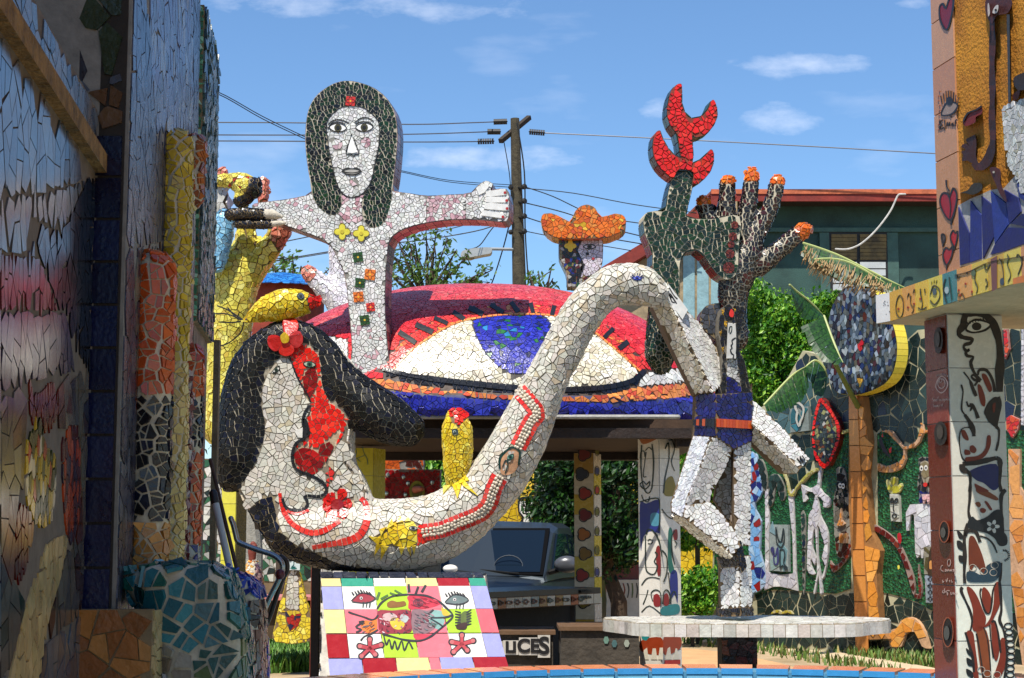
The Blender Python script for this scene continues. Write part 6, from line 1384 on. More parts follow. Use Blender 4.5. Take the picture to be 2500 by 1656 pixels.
# ---------------------------------------------------------------- green house behind
hs = thing('green_house', 'dark green timber house with red roof edge behind the garden wall', 'house', (at(2050, 1300, 31).x, 31, 0)); YH = 31.0
GRN = mat('green_boards', '2F4F48', .75, 0, 1.1, .28, .3, bscale=50, col2='1E3631'); REDP = mat('red_fascia', '8A2A1C', .7, 0, 3, .45, .3); TRIM = mat('green_trim', '3E5E56', .7, 0, 6, .3, .2)
xa, xb = at(1790, 500, YH).x, at(2420, 500, YH).x; zr = at(2000, 490, YH).z
obj('wall', box(xa, xb, YH, YH+5, 0, zr), GRN, hs)
zf0, zf1 = at(2000, 494, YH-.5).z, at(2000, 474, YH-.5).z
obj('roof', hexa([(xa-.5, YH-.55, zf1), (xb, YH-.55, zf1), (xb, YH-.55, zf1+.05), (xa-.5, YH-.55, zf1+.05)], [(xa-.5, YH+5, zf1+.5), (xb, YH+5, zf1+.5), (xb, YH+5, zf1+.55), (xa-.5, YH+5, zf1+.55)]), mat('terracotta', 'B05A3C', .85, 0, 8, .4, .4), hs)
obj('fascia', box(xa-.5, xb, YH-.6, YH-.55, zf0, zf1+.06), REDP, hs); obj('fascia_ridge', box(xa-.5, xb, YH-.62, YH-.602, zf1-.02, zf1+.07), mat('fascia_orange', 'C86A44', .8, 0, 7, .4, .3), hs)
obj('soffit', box(xa-.4, xb, YH-.55, YH-.01, zf0+.02, zf0+.05), mat('soffit_dark', '2A1E18', .9), hs)
def hrect(name, x0, y0, x1, y1, Y, m, th=.06, par=None):
    a, b = at(x0, y1, Y), at(x1, y0, Y); return obj(name, box(a.x, b.x, Y, Y+th, a.z, b.z), m, par or hs)
hrect('ledge', 1800, 556, 2400, 566, YH-.08, TRIM); hrect('pilaster', 2006, 568, 2024, 800, YH-.06, TRIM); hrect('pilaster', 2172, 568, 2192, 800, YH-.06, TRIM)
wf = hrect('window', 2024, 566, 2170, 760, YH-.05, mat('dark_frame', '1C1A1A', .6), .05)
BRD = mat('weathered_board', '7A6640', .85, 0, 5, .45, .4, col2='4A4030')
for k in range(7): hrect('board', 2030, 572+k*9, 2092, 580+k*9, YH-.075, BRD, .02, wf); hrect('board', 2100, 572+k*9, 2164, 580+k*9, YH-.078, BRD, .02, wf)
for k in range(4): hrect('board', 2034, 640+k*18, 2092, 655+k*18, YH-.075, mat('white_slat', 'B8BCBC', .7, 0, 6, .2), .02, wf); hrect('board', 2100, 640+k*18, 2162, 655+k*18, YH-.078, MATS['white_slat'], .02, wf)
# left wing with sloping red edge
pz = P('1470,652 1490,640 1760,478 1790,466 1800,480 1770,500 1640,585 1500,668'); obj('sloped_roof_edge', prism([at(x, y, YH-1) for x, y in pz], (0, 4, 0)), REDP, hs)
obj('gable_wall', prism([at(x, y, YH-.6) for x, y in P('1560,640 1640,590 1770,505 1800,490 1800,1250 1500,1250 1500,672')], (0, .3, 0)), mat('pale_gable', 'A89270', .85, 0, 5, .4, .4, col2='7A6A52'), hs)
for x0 in (1668, 1702, 1736): obj('arch_panel', prism([at(x, y, YH-.62) for x, y in [(x0, 800), (x0, 590), (x0+4, 570), (x0+14, 560), (x0+24, 570), (x0+28, 590), (x0+28, 800)]], (0, .05, 0)), mat('pale_blue_tile', '8FB0B4', .5, 0, 9, .3, .2), hs)
# cable on the house
cb_ = smooth(P('735,880 850,885 950,865 1060,810 1200,690 1330,540 1440,380 1500,250 1540,185 1620,180', 'V'), False, 4); tag(obj('white_cable', tube([at(x, y, YH-.75) for x, y in cb_], .018, 6), mat('cable_white', 'C8C4BC', .6)), 'white cable drooping from the red roof edge', 'cable')
# ---------------------------------------------------------------- utility pole, wires, lamp
YP = 30.0; WOODP = mat('pole_wood', '4E4634', .9, 0, 12, .45, .6, col2='2E281C')
up = thing('utility_pole', 'brown wooden utility pole with insulators and crossarm', 'pole', (at(1264, 700, YP).x, YP, 0))
tp_ = at(1257, 290, YP); bt = at(1268, 700, YP); bt2 = Vector((bt.x+.05, YP, 0))
obj('shaft', tube([bt2, bt, tp_], [.16, .135, .085], 12, dome=False), WOODP, up)
obj('crossarm', tube([at(1222, 345, YP-.25), at(1292, 287, YP+.5)], .06, 4, dome=False), mat('arm_wood', '3A3026', .9, 0, 9), up)
INS = mat('insulator', '1A1614', .6, 0, 10, .2, 0)
def insul(a, b, par):
    a, b = Vector(a), Vector(b); n = 7; gs_ = [tube([a, b], .012, 6)]
    for k in range(n): c = a+(b-a)*((k+.5)/n); dv = (b-a).normalized()*.018; gs_.append(tube([c-dv, c+dv], .055, 8, dome=False))
    obj('insulator', join(*gs_), INS, par)
for a, b in (('1205,298', '1238,297'), ('1190,322', '1222,322'), ('1166,346', '1206,345'), ('1292,322', '1330,325')): insul(at(*P(a)[0], YP-.1), at(*P(b)[0], YP-.1), up)
for y in (456, 491, 528, 565): obj('bracket', tube([at(1250, y, YP), at(1276, y+4, YP-.15)], .022, 6), WIRE, up); obj('insulator', ball(at(1280, y, YP-.15), .055, 8, 6), INS, up); obj('insulator', ball(at(1247, y+2, YP-.15), .05, 8, 6), INS, up)
def wire(pts, lab, Ys=None, r=.011, mtl=None):
    q = smooth(P(pts), False, 5); n = len(q); Ya, Yb = Ys or (YP, YP)
    o = obj('power_line', tube([at(x, y, Ya+(Yb-Ya)*i/(n-1)) for i, (x, y) in enumerate(q)], r, 5, cap=False), mtl or WIRE); tag(o, lab, 'wire', 'overhead wires at the pole')
GWI = mat('wire_grey', '6A6A6E', .5, .4, 10, .1, 0)
wire('400,299 700,300 1000,304 1150,300 1205,298', 'topmost grey power line left of the pole', (26, 30), mtl=GWI)
wire('400,329 700,330 1000,328 1190,322', 'second grey power line left of the pole', (26, 30), mtl=GWI)
wire('400,344 700,345 1000,347 1166,346', 'third grey power line left of the pole', (26, 30), mtl=GWI)
wire('400,188 528,228 640,290 750,342 880,400 980,420 1100,445 1255,458', 'upper thick cable sagging from top left to the pole', (20, 30), .007)
wire('400,182 528,223 640,284 750,337 880,396 980,417 1100,441 1255,452', 'lower thick cable sagging from top left to the pole', (20.3, 30), .007)
wire('1330,325 1600,338 2000,359 2400,382', 'long grey line from the pole to the right building', (30, 30), mtl=GWI)
wire('1280,456 1350,480 1450,525 1560,545 1700,560', 'first drooping line right of the pole', r=.010); wire('1280,460 1400,472 1550,500 1700,520', 'second drooping line right of the pole', r=.009)
wire('1280,495 1380,520 1480,555 1600,585', 'third drooping line right of the pole'); wire('1282,530 1340,548 1450,575 1580,598', 'fourth drooping line right of the pole'); wire('1284,565 1400,588 1540,612', 'lowest line right of the pole', r=.009)
wire('600,612 720,585 860,560 1020,548 1250,492', 'cable rising from the left towards the pole at hand height'); wire('600,650 740,625 900,600 1040,585 1180,560 1250,528', 'lower cable rising from the left to the pole'); wire('660,640 800,618 1000,580 1150,545 1250,500', 'middle cable rising from the left to the pole', r=.009)
wire('1250,500 1200,560 1170,600 1140,610', 'loose cable hanging near the street lamp'); wire('1245,540 1230,600 1205,680 1195,700', 'slack cable hanging beside the pole', r=.013); wire('1262,300 1280,420 1282,560 1290,690', 'vertical cable running down the pole', (29.8, 29.8), .014); wire('1230,345 1243,420 1248,480', 'guy wire from the crossarm to the shaft', (29.8, 29.8), .009)
sl_o = thing('street_lamp', 'grey cobra-head street lamp on an arm from the pole', 'street lamp', at(1230, 610, YP-.3)); LG = mat('lamp_grey', 'A8AAA8', .5, .2, 10, .15, 0)
obj('lamp_arm', tube([at(1250, 609, YP-.1), at(1195, 608, YP-.3)], .03, 8), LG, sl_o)
hd = smooth(P('1126,628 1128,614 1145,608 1180,604 1200,606 1198,618 1180,622 1150,628'), True, 3); obj('lamp_head', prism([at(x, y, YP-.45) for x, y in hd], (0, .3, 0)), LG, sl_o)
obj('lens', ball(at(1145, 628, YP-.3), .11, 12, 8, 1.1, .9, .6), mat('lamp_lens', '8A8672', .2, 0, 10, .1, 0), sl_o, smooth_=True)
# ---------------------------------------------------------------- foliage
def leafmat(name, c1, c2, c3):
    m, t, b, l = nodes(name); oi = t.nodes.new('ShaderNodeNewGeometry'); r = t.nodes.new('ShaderNodeValToRGB'); r.color_ramp.elements[0].color = (*lin(c1), 1); r.color_ramp.elements[1].color = (*lin(c3), 1); e = r.color_ramp.elements.new(.5); e.color = (*lin(c2), 1)
    l(oi.outputs['Random Per Island'], r.inputs[0]); l(r.outputs[0], b.inputs['Base Color']); b.inputs['Roughness'].default_value = .45
    tr = t.nodes.new('ShaderNodeBsdfTranslucent'); l(r.outputs[0], tr.inputs[0]); ms = t.nodes.new('ShaderNodeMixShader'); ms.inputs[0].default_value = .35
    l(b.outputs[0], ms.inputs[1]); l(tr.outputs[0], ms.inputs[2]); l(ms.outputs[0], t.nodes['Material Output'].inputs[0]); MATS[name] = m; return m
LBR = leafmat('leaf_bright', '1E4A0E', '4A8A1A', '9AC43A'); LDK = leafmat('leaf_dark', '0E200A', '1A3810', '34601C'); LSP = leafmat('leaf_sparse', '3A5A1C', '52742A', '6E8A38')
BARK = mat('bark', '4A3A2A', .9, 0, 18, .4, .6)
def leaves(clumps, size, n):
    V, Fc = [], []
    for (cx, cy, cz, r) in clumps:
        for _ in range(n):
            u = Vector((random.gauss(0, 1), random.gauss(0, 1), random.gauss(0, 1))).normalized()*r*random.random()**.4
            p = Vector((cx, cy, cz))+u; nn = (u.normalized()*.5+Vector((random.gauss(0, .6), random.gauss(0, .6), random.gauss(.5, .5)))).normalized(); t1 = nn.orthogonal().normalized(); t1 = (t1*math.cos(5*u.x)+nn.cross(t1)*math.sin(7*u.z)).normalized(); t2 = nn.cross(t1)
            s = size*random.uniform(.6, 1.25); i = len(V); V += [p-t1*s, p+t2*s*.42+nn*s*.12, p+t1*s, p-t2*s*.42+nn*s*.12]; Fc.append((i, i+1, i+2, i+3))
    return V, Fc
def tree(name, lab, base, branches, clumps, size, n, lm, cat='tree', group=None):
    t = thing(name, lab, cat, base, group); obj('trunk', join(*[tube(p, r, 7) for p, r in branches]), BARK, t); o = obj('crown', leaves(clumps, size, n), lm, t); o['leafy'] = 1; return t
def pxcl(poly, Y, n, r, dy=1.0):
    xs = [p[0] for p in poly]; ys = [p[1] for p in poly]; out = []
    while len(out) < n:
        q = np.array([[random.uniform(min(xs), max(xs)), random.uniform(min(ys), max(ys))]])
        if inside(q, poly)[0]: y_ = Y+random.uniform(-dy, dy); p = at(q[0][0], q[0][1], y_); out.append((p.x, p.y, p.z, r*random.uniform(.7, 1.3)))
    return out
def twig(a, b, Y, r): return ([at(*P(a)[0], Y), at((P(a)[0][0]+P(b)[0][0])/2+random.uniform(-4, 4), (P(a)[0][1]+P(b)[0][1])/2, Y), at(*P(b)[0], Y)], [r, r*.7, r*.4])
# thin trees beyond the pavilion
def sparse(name, lab, base, tips, Y, ncl, r, nl, size=.075):
    br = []; cl = []; b0 = P(base)[0]; ground = at(b0[0], b0[1], Y); ground.z = 0
    br.append(([ground, at(b0[0], b0[1], Y)], [.14, .1]))
    for t in P(tips):
        m = ((b0[0]+t[0])/2+random.uniform(-8, 8), (b0[1]+t[1])/2+random.uniform(-5, 5)); br.append(([at(b0[0], b0[1], Y), at(m[0], m[1], Y+random.uniform(-.4, .4)), at(t[0], t[1], Y)], [.035, .022, .008]))
        for k in range(ncl):
            u = random.uniform(.35, 1.05); x, y = b0[0]+(t[0]-b0[0])*u+random.gauss(0, 12), b0[1]+(t[1]-b0[1])*u+random.gauss(0, 8)
            q = at(x, y, Y+random.uniform(-.6, .6)); cl.append((q.x, q.y, q.z, r*random.uniform(.5, 1.2))); br.append(([at(m[0]+(t[0]-m[0])*u, m[1]+(t[1]-m[1])*u, Y), q], [.01, .005]))
    tree(name, lab, ground, br, cl, size, nl, LSP)
sparse('thin_tree', 'sparse leafy tree rising behind the red eye roof', '1040,740', '925,640 945,600 965,570 985,560 1010,575 1040,560 1065,565 1090,590 1115,610 1140,625 1175,665 1195,690 1200,660 950,665 1000,640 1060,630 1100,660 1150,690', 27, 9, .17, 6, .062)
sparse('thin_tree', 'small leafy tree left of the standing woman', '705,760', '665,640 690,630 715,622 735,650 680,665 755,665 800,660', 24, 9, .17, 9, .055)
sparse('thin_tree', 'low thin tree right of the utility pole', '1320,760', '1290,660 1315,665 1345,660 1350,680 1300,690', 26, 5, .12, 6, .055)
tree('round_bush', 'bright green round shrub between the figure and the garden wall', (at(1900, 900, 27.5).x, 27.5, 0), [([(at(1900, 900, 27.5).x, 27.5, 0), at(1900, 900, 27.5)], [.15, .08])], pxcl(P('1805,760 1850,700 1905,745 1960,735 2025,745 2050,760 2050,960 1850,1020 1800,1000 1820,880'), 27.5, 240, .26, .9)+pxcl(P('1815,720 1835,690 1880,720 1880,770 1820,770'), 27.2, 14, .13)+pxcl(P('1995,730 2030,705 2050,740 2010,760'), 27.2, 8, .12), .052, 105, LBR, 'shrub')
dk = pxcl(P('1310,1120 1340,1085 1560,1080 1560,1330 1510,1380 1460,1390 1420,1370 1390,1330 1340,1300 1305,1220'), 22.5, 170, .26, 1.0)
tx_ = at(1490, 1400, 22); tree('shade_tree', 'dark leafy tree with curved trunk seen through the pavilion', (at(1490, 1480, 22).x, 22, 0), [([Vector((at(1512, 1500, 22).x, 22, 0)), at(1510, 1470, 22), at(1492, 1420, 22), at(1478, 1370, 22), at(1490, 1310, 22), at(1500, 1200, 22)], [.12, .115, .1, .095, .1, .08]), ([at(1484, 1350, 22), at(1450, 1290, 22.2)], [.07, .03])], dk, .055, 120, LDK)
tree('small_shrub', 'feathery light green shrub beside the painted pillar', (at(1690, 1500, 24).x, 24, 0), [([(at(1690, 1500, 24).x, 24, 0), at(1690, 1480, 24)], [.03, .02])], pxcl(P('1650,1420 1690,1390 1735,1400 1735,1490 1665,1495'), 24, 60, .14, .4), .05, 60, LBR, 'shrub')
tree('pavilion_hedge', 'strip of green hedge seen under the pavilion roof', (at(1060, 1200, 25).x, 25, 0), [([(at(1060, 1200, 25).x, 25, 0), at(1060, 1200, 25)], [.05, .03])], pxcl(P('1025,1125 1090,1125 1090,1190 1025,1190'), 25, 30, .2, .4), .08, 60, LBR, 'shrub')
tree('leafy_shrub', 'light green foliage between pillar and reaching figure', (at(1700, 1150, 24.5).x, 24.5, 0), [([(at(1700, 1150, 24.5).x, 24.5, 0), at(1700, 1150, 24.5)], [.05, .03])], pxcl(P('1650,1070 1760,1070 1740,1330 1650,1330'), 24.5, 60, .2, .4), .07, 60, LBR, 'shrub')
fw = obj('distant_trees', leaves([(x+random.uniform(-1, 1), 50+random.uniform(-2, 2), random.uniform(.6, 4.6), random.uniform(.8, 1.3)) for x in np.arange(-34, 40, .42) for _ in range(2)], .2, 34), LDK); fw['kind'] = 'stuff'; fw['label'] = 'far row of dark green trees closing off the yard'; fw['category'] = 'trees'; fw['leafy'] = 1
# banana plant: each leaf a part with torn strips
ban = thing('banana_plant', 'banana plant with torn drooping leaves in front of the garden wall', 'plant', GM(2060, 1560, .5)); ban.location.z = 0
m_, t_, b_, l_ = nodes('banana_leaf'); gq = t_.nodes.new('ShaderNodeNewGeometry'); wv = t_.nodes.new('ShaderNodeTexNoise'); wv.inputs['Scale'].default_value = 30; l_(gq.outputs['Position'], wv.inputs['Vector']); rr_ = t_.nodes.new('ShaderNodeValToRGB'); rr_.color_ramp.elements[0].color = (*lin('16300F'), 1); rr_.color_ramp.elements[1].color = (*lin('2E581C'), 1); rr_.color_ramp.elements[0].position = .35; rr_.color_ramp.elements[1].position = .7
l_(wv.outputs[0], rr_.inputs[0]); l_(rr_.outputs[0], b_.inputs['Base Color']); b_.inputs['Roughness'].default_value = .4; tl = t_.nodes.new('ShaderNodeBsdfTranslucent'); l_(rr_.outputs[0], tl.inputs[0]); ms = t_.nodes.new('ShaderNodeMixShader'); ms.inputs[0].default_value = .14; l_(b_.outputs[0], ms.inputs[1]); l_(tl.outputs[0], ms.inputs[2]); l_(ms.outputs[0], t_.nodes['Material Output'].inputs[0]); BLEAF = m_
RIBM = mat('midrib', 'A8B06A', .5, 0, 10, .15, 0); DRY = mat('dry_leaf', 'A8885A', .8, 0, 12, .4, .2)
def banana(rib, edge, Y0, Y1, strips, tear=.25, dry=0, dYe=.25):
    r = [np.array(q) for q in resample(smooth(P(rib), False, 4), 1)]; e = [np.array(q) for q in resample(smooth(P(edge), False, 4), 1)]; n = len(r); V, Fc = [], []
    for s in range(strips):
        u0, u1 = s/strips, (s+1-tear*random.random()*.35)/strips; off = random.uniform(-.05, .05)
        for k in range(3):
            pass
        q = []
        for u in (u0, (u0+u1)/2, u1):
            a = r[min(n-1, int(u*(n-1)))]; b = e[min(len(e)-1, int(u*(len(e)-1)))]; Yr = Y0+(Y1-Y0)*u; ln = 1-tear*random.random()*.4
            q.append([at(*(a+(b-a)*t), Yr-(dYe+off)*math.sin(t*1.6)*.6) for t in (0, .33, .66, ln)])
        i = len(V)
        for col in q: V += col
        for c in range(2):
            for k in range(3): Fc.append((i+c*4+k, i+c*4+k+1, i+(c+1)*4+k+1, i+(c+1)*4+k))
    lf = obj('leaf', (V, Fc), BLEAF, ban); lf['leafy'] = 1
    obj('midrib', tube([at(*r[int(k*(n-1)/10)], Y0+(Y1-Y0)*k/10) for k in range(11)], [.016]*8+[.012, .008, .005], 6), RIBM, lf)
    if dry:
        dv = []
        for k in range(dry):
            u = random.random(); a = r[int(u*(n-1))]; b = e[min(len(e)-1, int(u*(len(e)-1)))]; t0_ = random.uniform(.05, .8); p0 = a+(b-a)*t0_; p1 = a+(b-a)*min(1.2, t0_+random.uniform(.3, .8))+np.array([random.uniform(-14, 10), random.uniform(0, 12)]); Yr = Y0+(Y1-Y0)*u-.2
            dv.append(tube([at(*p0, Yr), at(*((p0+p1)/2+[random.uniform(-4, 4), 0]), Yr-.05), at(*p1, Yr)], [.005, .009, .003], 4))
        obj('dry_shreds', join(*dv), DRY, lf)
banana('1962,594 2000,606 2050,625 2100,650 2160,680 2215,705', '1955,625 1990,660 2040,685 2090,700 2150,715 2210,735', 21.5, 21.0, 12, .35, 90)
banana('1990,634 2030,632 2070,640 2110,660 2160,690', '1985,640 2020,670 2060,695 2110,705 2150,715', 21.3, 21.0, 9, .5, 60)
banana('1928,696 1945,712 1975,735 2005,765 2012,772', '1928,700 1938,740 1950,770 1968,782 2010,776', 20.9, 21.2, 9, .12)
banana('2012,772 2022,800 2035,835 2050,870 2058,885', '1952,800 1965,830 1985,862 2010,885 2045,892', 20.9, 20.6, 9, .35)
banana('1866,988 1890,962 1920,930 1945,908 1970,894', '1872,1004 1900,1010 1930,1000 1955,985 1976,950', 20.7, 21.2, 13, .3)
banana('1970,894 1990,880 2010,895 2020,920', '1965,900 1985,960 2005,975 2018,950', 21.2, 21.2, 6, .4)
obj('stem', tube([Vector((GM(2106, 1560, .05).x, GM(2106, 1560, .05).y, 0)), GM(2104, 1250, .05), GM(2098, 1000, .08), at(2040, 890, 21.2)], [.05, .045, .04, .03], 10), mat('banana_stem', '6A7A3A', .6, 0, 8, .3, .2), ban)
# ---------------------------------------------------------------- pavilion pillars (parts), counter, benches
def pillar(x0, xm, x1, Y, dYl, dYr, tile_px, colL, colR, z1, nm, y_off=0):
    a, m, b = at(x0, 1300, Y+dYl), at(xm, 1300, Y), at(x1, 1300, Y+dYr); bk = a+(b-m)
    pts = [Vector((p.x, p.y, 0)) for p in (m, b, bk, a)]; core = obj(nm, prism(pts, UPZ*z1), mat('pillar_grout', 'A8A296', .9), pav)
    th = tile_px*Y/F; nt_ = int(z1/th)+1; cl, cr_ = [], []
    for j in range(nt_):
        zA, zB = max(.01, z1-(j+1)*th), z1-j*th
        if zB < .05: break
        for (p, q, lst, cf) in ((pts[3], pts[0], cl, colL), (pts[0], pts[1], cr_, colR)):
            nrm = (q-p).cross(UPZ).normalized(); nrm = -nrm if nrm.dot(CAM-p) < 0 else nrm
            lst.append(quad_cell([p+UPZ*zA, q+UPZ*zA, q+UPZ*zB, p+UPZ*zB], nrm, lin(cf(j)), .006, .003))
    nl = (pts[0]-pts[3]).cross(UPZ).normalized(); nr = (pts[1]-pts[0]).cross(UPZ).normalized(); nl = -nl if nl.dot(CAM-pts[0]) < 0 else nl; nr = -nr if nr.dot(CAM-pts[0]) < 0 else nr
    return core, cl+cr_, plane_map(pts[0]+nl*.007, nl), plane_map(pts[0]+nr*.007, nr)
wcol = lambda j: random.choice(['DAD4C6', 'D4CEC0', 'DED8CC'])
core, cs, ML, MR = pillar(1560, 1611, 1660, 13.1, .17, .17, 66, wcol, wcol, 2.46, 'face_pillar'); emit(core, cs, 'pillar_tile', kind='clean')
IQ = lambda s: P(s, 'I'); GRL = '1E2E24'
dl, dr = Deco(ML), Deco(MR)
for a, ww in (('430,95 425,200 430,300 445,370 470,400 495,360 505,200 495,90', 5), ('420,180 425,140 445,135 450,170', 3.5), ('455,130 475,110 495,125', 4), ('458,140 450,200 440,290 460,295', 3.5), ('418,345 440,325 460,345 480,325 478,350 450,375 420,350', 4.5), ('430,410 440,440 470,455 480,420', 4), ('418,455 520,430 545,470 540,640', 5), ('460,660 470,630 500,635 540,700 560,800', 6), ('455,670 455,850 470,900 510,910 530,860 510,830 530,790 515,770', 5), ('470,700 480,690 500,700 490,720 470,715', 3.5), ('430,980 460,940 500,930 545,940', 4), ('440,1100 460,1050 470,1010', 4), ('500,1080 490,1030 520,1010 550,1030 552,1100', 4.5), ('430,1150 480,1110 550,1160', 4)): dl.line(IQ(a), ww*.62, GRL, .003)
dl.plate(smooth(IQ('420,470 460,465 530,440 545,480 545,640 530,650 480,640 440,680 425,760')), '1E2A7A', .001).plate(smooth(IQ('490,530 540,530 540,600 490,600')), '4A8AA0', .002).plate(smooth(IQ('520,760 545,740 550,900 530,910')), '7A1C1C', .002).plate(smooth(IQ('505,1050 530,1035 548,1060 548,1110 510,1110')), '8A1C1C', .002).plate(smooth(IQ('430,1290 460,1285 480,1300 460,1330 435,1320')), '2A8A8A', .002).plate(smooth(IQ('430,1330 550,1310 568,1380 550,1420 430,1400')), '9A3A1A', .0015)
dl.plate(smooth(IQ('415,40 450,20 520,10 545,30 520,60 440,90')), 'A8602A', .002).line(IQ('413,60 440,20 470,40 545,10', ), 5, '2A2018', .003)
for a in ('435,1450 445,1390 465,1375 475,1450', '490,1450 500,1380 520,1380 530,1450', '535,1450 545,1375 565,1375 566,1450'): dl.plate(IQ(a), 'D8D0BC', .003)
for a, ww in (('605,20 600,60 620,60 610,10', 3), ('580,120 600,80 605,180 580,300 570,400', 4.5), ('620,60 640,120 620,200 640,260', 3), ('560,500 590,540 620,560 655,560', 4), ('640,640 620,680 625,780 640,850', 4), ('560,760 590,800 590,900 570,960', 4.5), ('640,700 655,720 640,740', 3), ('565,1100 570,1030 590,1010 610,1040 605,1100', 4.5), ('615,1100 620,1040 640,1020 652,1060', 4), ('600,900 610,1000', 4)): dr.line(IQ(a), ww*.62, GRL, .003)
dr.plate(smooth(IQ('580,330 600,300 630,300 650,400 600,420 570,400')), '8A7A2A', .001).plate(smooth(IQ('600,640 625,640 620,800 640,900 600,880')), '1E6A5A', .001).plate(smooth(IQ('630,640 655,630 657,690 635,690')), '8A1C1C', .002).plate(smooth(IQ('612,910 655,900 658,1090 640,1040 615,1060')), '1E2A7A', .001).plate(smooth(IQ('572,1050 590,1030 604,1060 600,1105 572,1105')), '8A1C1C', .002).plate(smooth(IQ('560,1120 660,1100 662,1160 560,1170')), '2A8080', .001).plate(smooth(IQ('572,1310 670,1300 674,1380 575,1420')), '9A3A1A', .0015).plate(IQ('575,1455 675,1450 676,1480 575,1480'), 'B02020', .0015)
for a in ('580,1450 595,1380 610,1370 620,1450', '630,1450 645,1380 655,1380 668,1450'): dr.plate(IQ(a), 'D8D0BC', .003)
dl.build(core, 'painted_faces'); dr.build(core, 'painted_faces')
fcol = lambda j: ['9A7A3A', 'B8AC98', 'B09030', 'B8AC98', 'B4A890', 'B09838', 'B8AC98', 'B4A890', 'A08030', 'B8AC98'][j % 10]
core, cs, ML, MR = pillar(1402, 1450, 1467, 16.3, .02, .25, 50, fcol, lambda j: ['D8D0C0', 'C8B43A', 'D4CCBC', 'D8D0C0', 'C8B43A'][j % 5], 2.44, 'fruit_pillar'); emit(core, cs, 'pillar_tile', kind='clean')
dl, dr = Deco(ML), Deco(MR)
for k, (y, c_) in enumerate(((1110, '6A2018'), (1158, '2A3040'), (1205, '8A2418'), (1258, '6A1414'), (1305, '9A5A1C'), (1352, '7A5A20'), (1405, '8A2018'), (1470, '7A6A20'))):
    q = (1424+random.uniform(-4, 4), y); dl.plate(flower(*q, 11, 15, 3, 24), c_, .002); dl.line(flower(*q, 12, 17, 3, 24), 3, '2A2420', .003, closed=True, sm=0); dr.plate(circ(1458, y-8, 4.5, 8, 9), random.choice(['A82420', '2A3A7A', '6A6A2A']), .002); dr.line(circ(1458, y-8, 5.5, 8, 12), 1.8, '24201C', .003, closed=True, sm=0)
dl.build(core, 'painted_fruit'); dr.build(core, 'painted_fruit')
ycol = lambda j: random.choice(['CFC83E', 'C8C038', 'D2CA48'])
core, cs, ML, MR = pillar(853, 910, 938, 15.3, .02, .3, 68, ycol, ycol, 2.44, 'yellow_pillar'); emit(core, cs, 'pillar_tile', kind='clean')
d = Deco(ML)
for a in ('860,1082 870,1100 866,1120', '885,1090 888,1105 896,1120 898,1135', '858,1122 875,1118 890,1112', '872,1120 880,1128'): d.line(P(a), 1.6, '2A6A6A', .002)
d.build(core, 'painted_scribble')
core, cs, _, _ = pillar(540, 575, 600, 15.3, .02, .3, 68, ycol, lambda j: '6A6420', 2.44, 'yellow_pillar'); emit(core, cs, 'pillar_tile', kind='clean')
# counter
ctr = thing('curved_counter', 'dark wooden counter edged with small painted tiles inside the pavilion', 'counter', at(1310, 1450, 14.8)); ctr.location.z = 0
k0, k1 = at(1150, 1462, 14.2), at(1466, 1434, 15.6); zc = k0.z; k1.z = zc
kd_ = (k1-k0).normalized(); kn = Vector((-kd_.y, kd_.x, 0)); kn = -kn if kn.y < 0 else kn
CW = mat('counter_wood', '1A1614', .35, 0, 6, .4, .15)
obj('counter_top', prism([k0-kd_*.9, k1, k1+kn*.75, k0+kn*.75-kd_*.9], UPZ*.05), CW, ctr)
cs = []; nn_ = -kn; d = Deco(plane_map(k0+nn_*.012, nn_))
obj('edge_board', obox(k0-kd_*.9+UPZ*-.105, (k1-k0)+kd_*.9, UPZ*.104, kn*.03), mat('edge_board', '6A4A30', .8), ctr)
nt_ = 16; ec = ['A8A090', '4A5A5A', 'B0A898', '8A4A24', 'A8A090', 'A09A8C', 'B4AC9C', '7A8480', '8A6A40', 'B4AA9A', '8A6A38', 'A8A090', '9A4A24', 'A89E8C', 'B8B09C', 'B8B09C']
for i in range(nt_):
    a, b = k0+(k1-k0)*(i/nt_), k0+(k1-k0)*((i+1)/nt_); cs.append(quad_cell([a-UPZ*.1, b-UPZ*.1, b-UPZ*.004, a-UPZ*.004], nn_, lin(ec[i]), .006, .004))
    c_ = proj([(a+b)/2-UPZ*.05])[0]
    if i not in (14, 15): d.line(flower(c_[0], c_[1], 2.5, 6.5, random.choice((2, 3, 4)), 18), 1.8, random.choice(['2A2422', '6A2A1A', '2A4A44']), .009, closed=True, sm=0)
q = P('1330,665 1328,680 1340,690 1330,705 1350,700 1346,670', 'Z')
for a in ('1340,672 1330,682 1342,692 1332,704', '1352,670 1350,700 1362,698', '1368,700 1372,672 1378,700', '1386,700 1386,672 1394,686 1402,668 1404,700', '1412,670 1414,698 1424,692 1414,684 1424,670', '1440,672 1440,690 1456,686', '1340,730 1330,745 1342,756', '1352,728 1350,760', '1360,740 1372,728 1370,756', '1385,728 1384,760 1396,756', '1408,726 1404,752 1418,750', '1430,730 1428,752 1440,748'): d.line(P(a, 'Z'), 1.5, '1A1614', .009, sm=2)
emit(ctr, cs, 'edge_tile', kind='clean'); d.build(ctr, 'painted_emblems')
obj('shade_sheet', obox(k0-kd_*.9+kn*.3-UPZ*(k0.z-.02), (k1-k0)+kd_*.9, UPZ*(zc-.12), kn*.04), mat('shade_black', '14110F', .8, 0, 8), ctr)  # added dark sheet standing for shade in the open space underneath
for t in (-.3, .35, .97): c_ = k0+(k1-k0)*t+kn*.35; obj('leg', obox(Vector((c_.x-.06, c_.y-.06, 0)), (.12, 0, 0), (0, .12, 0), (0, 0, zc)), WOODD, ctr)
STN = mat('dark_stone', '4A4238', .9, 0, 7, .45, .5)
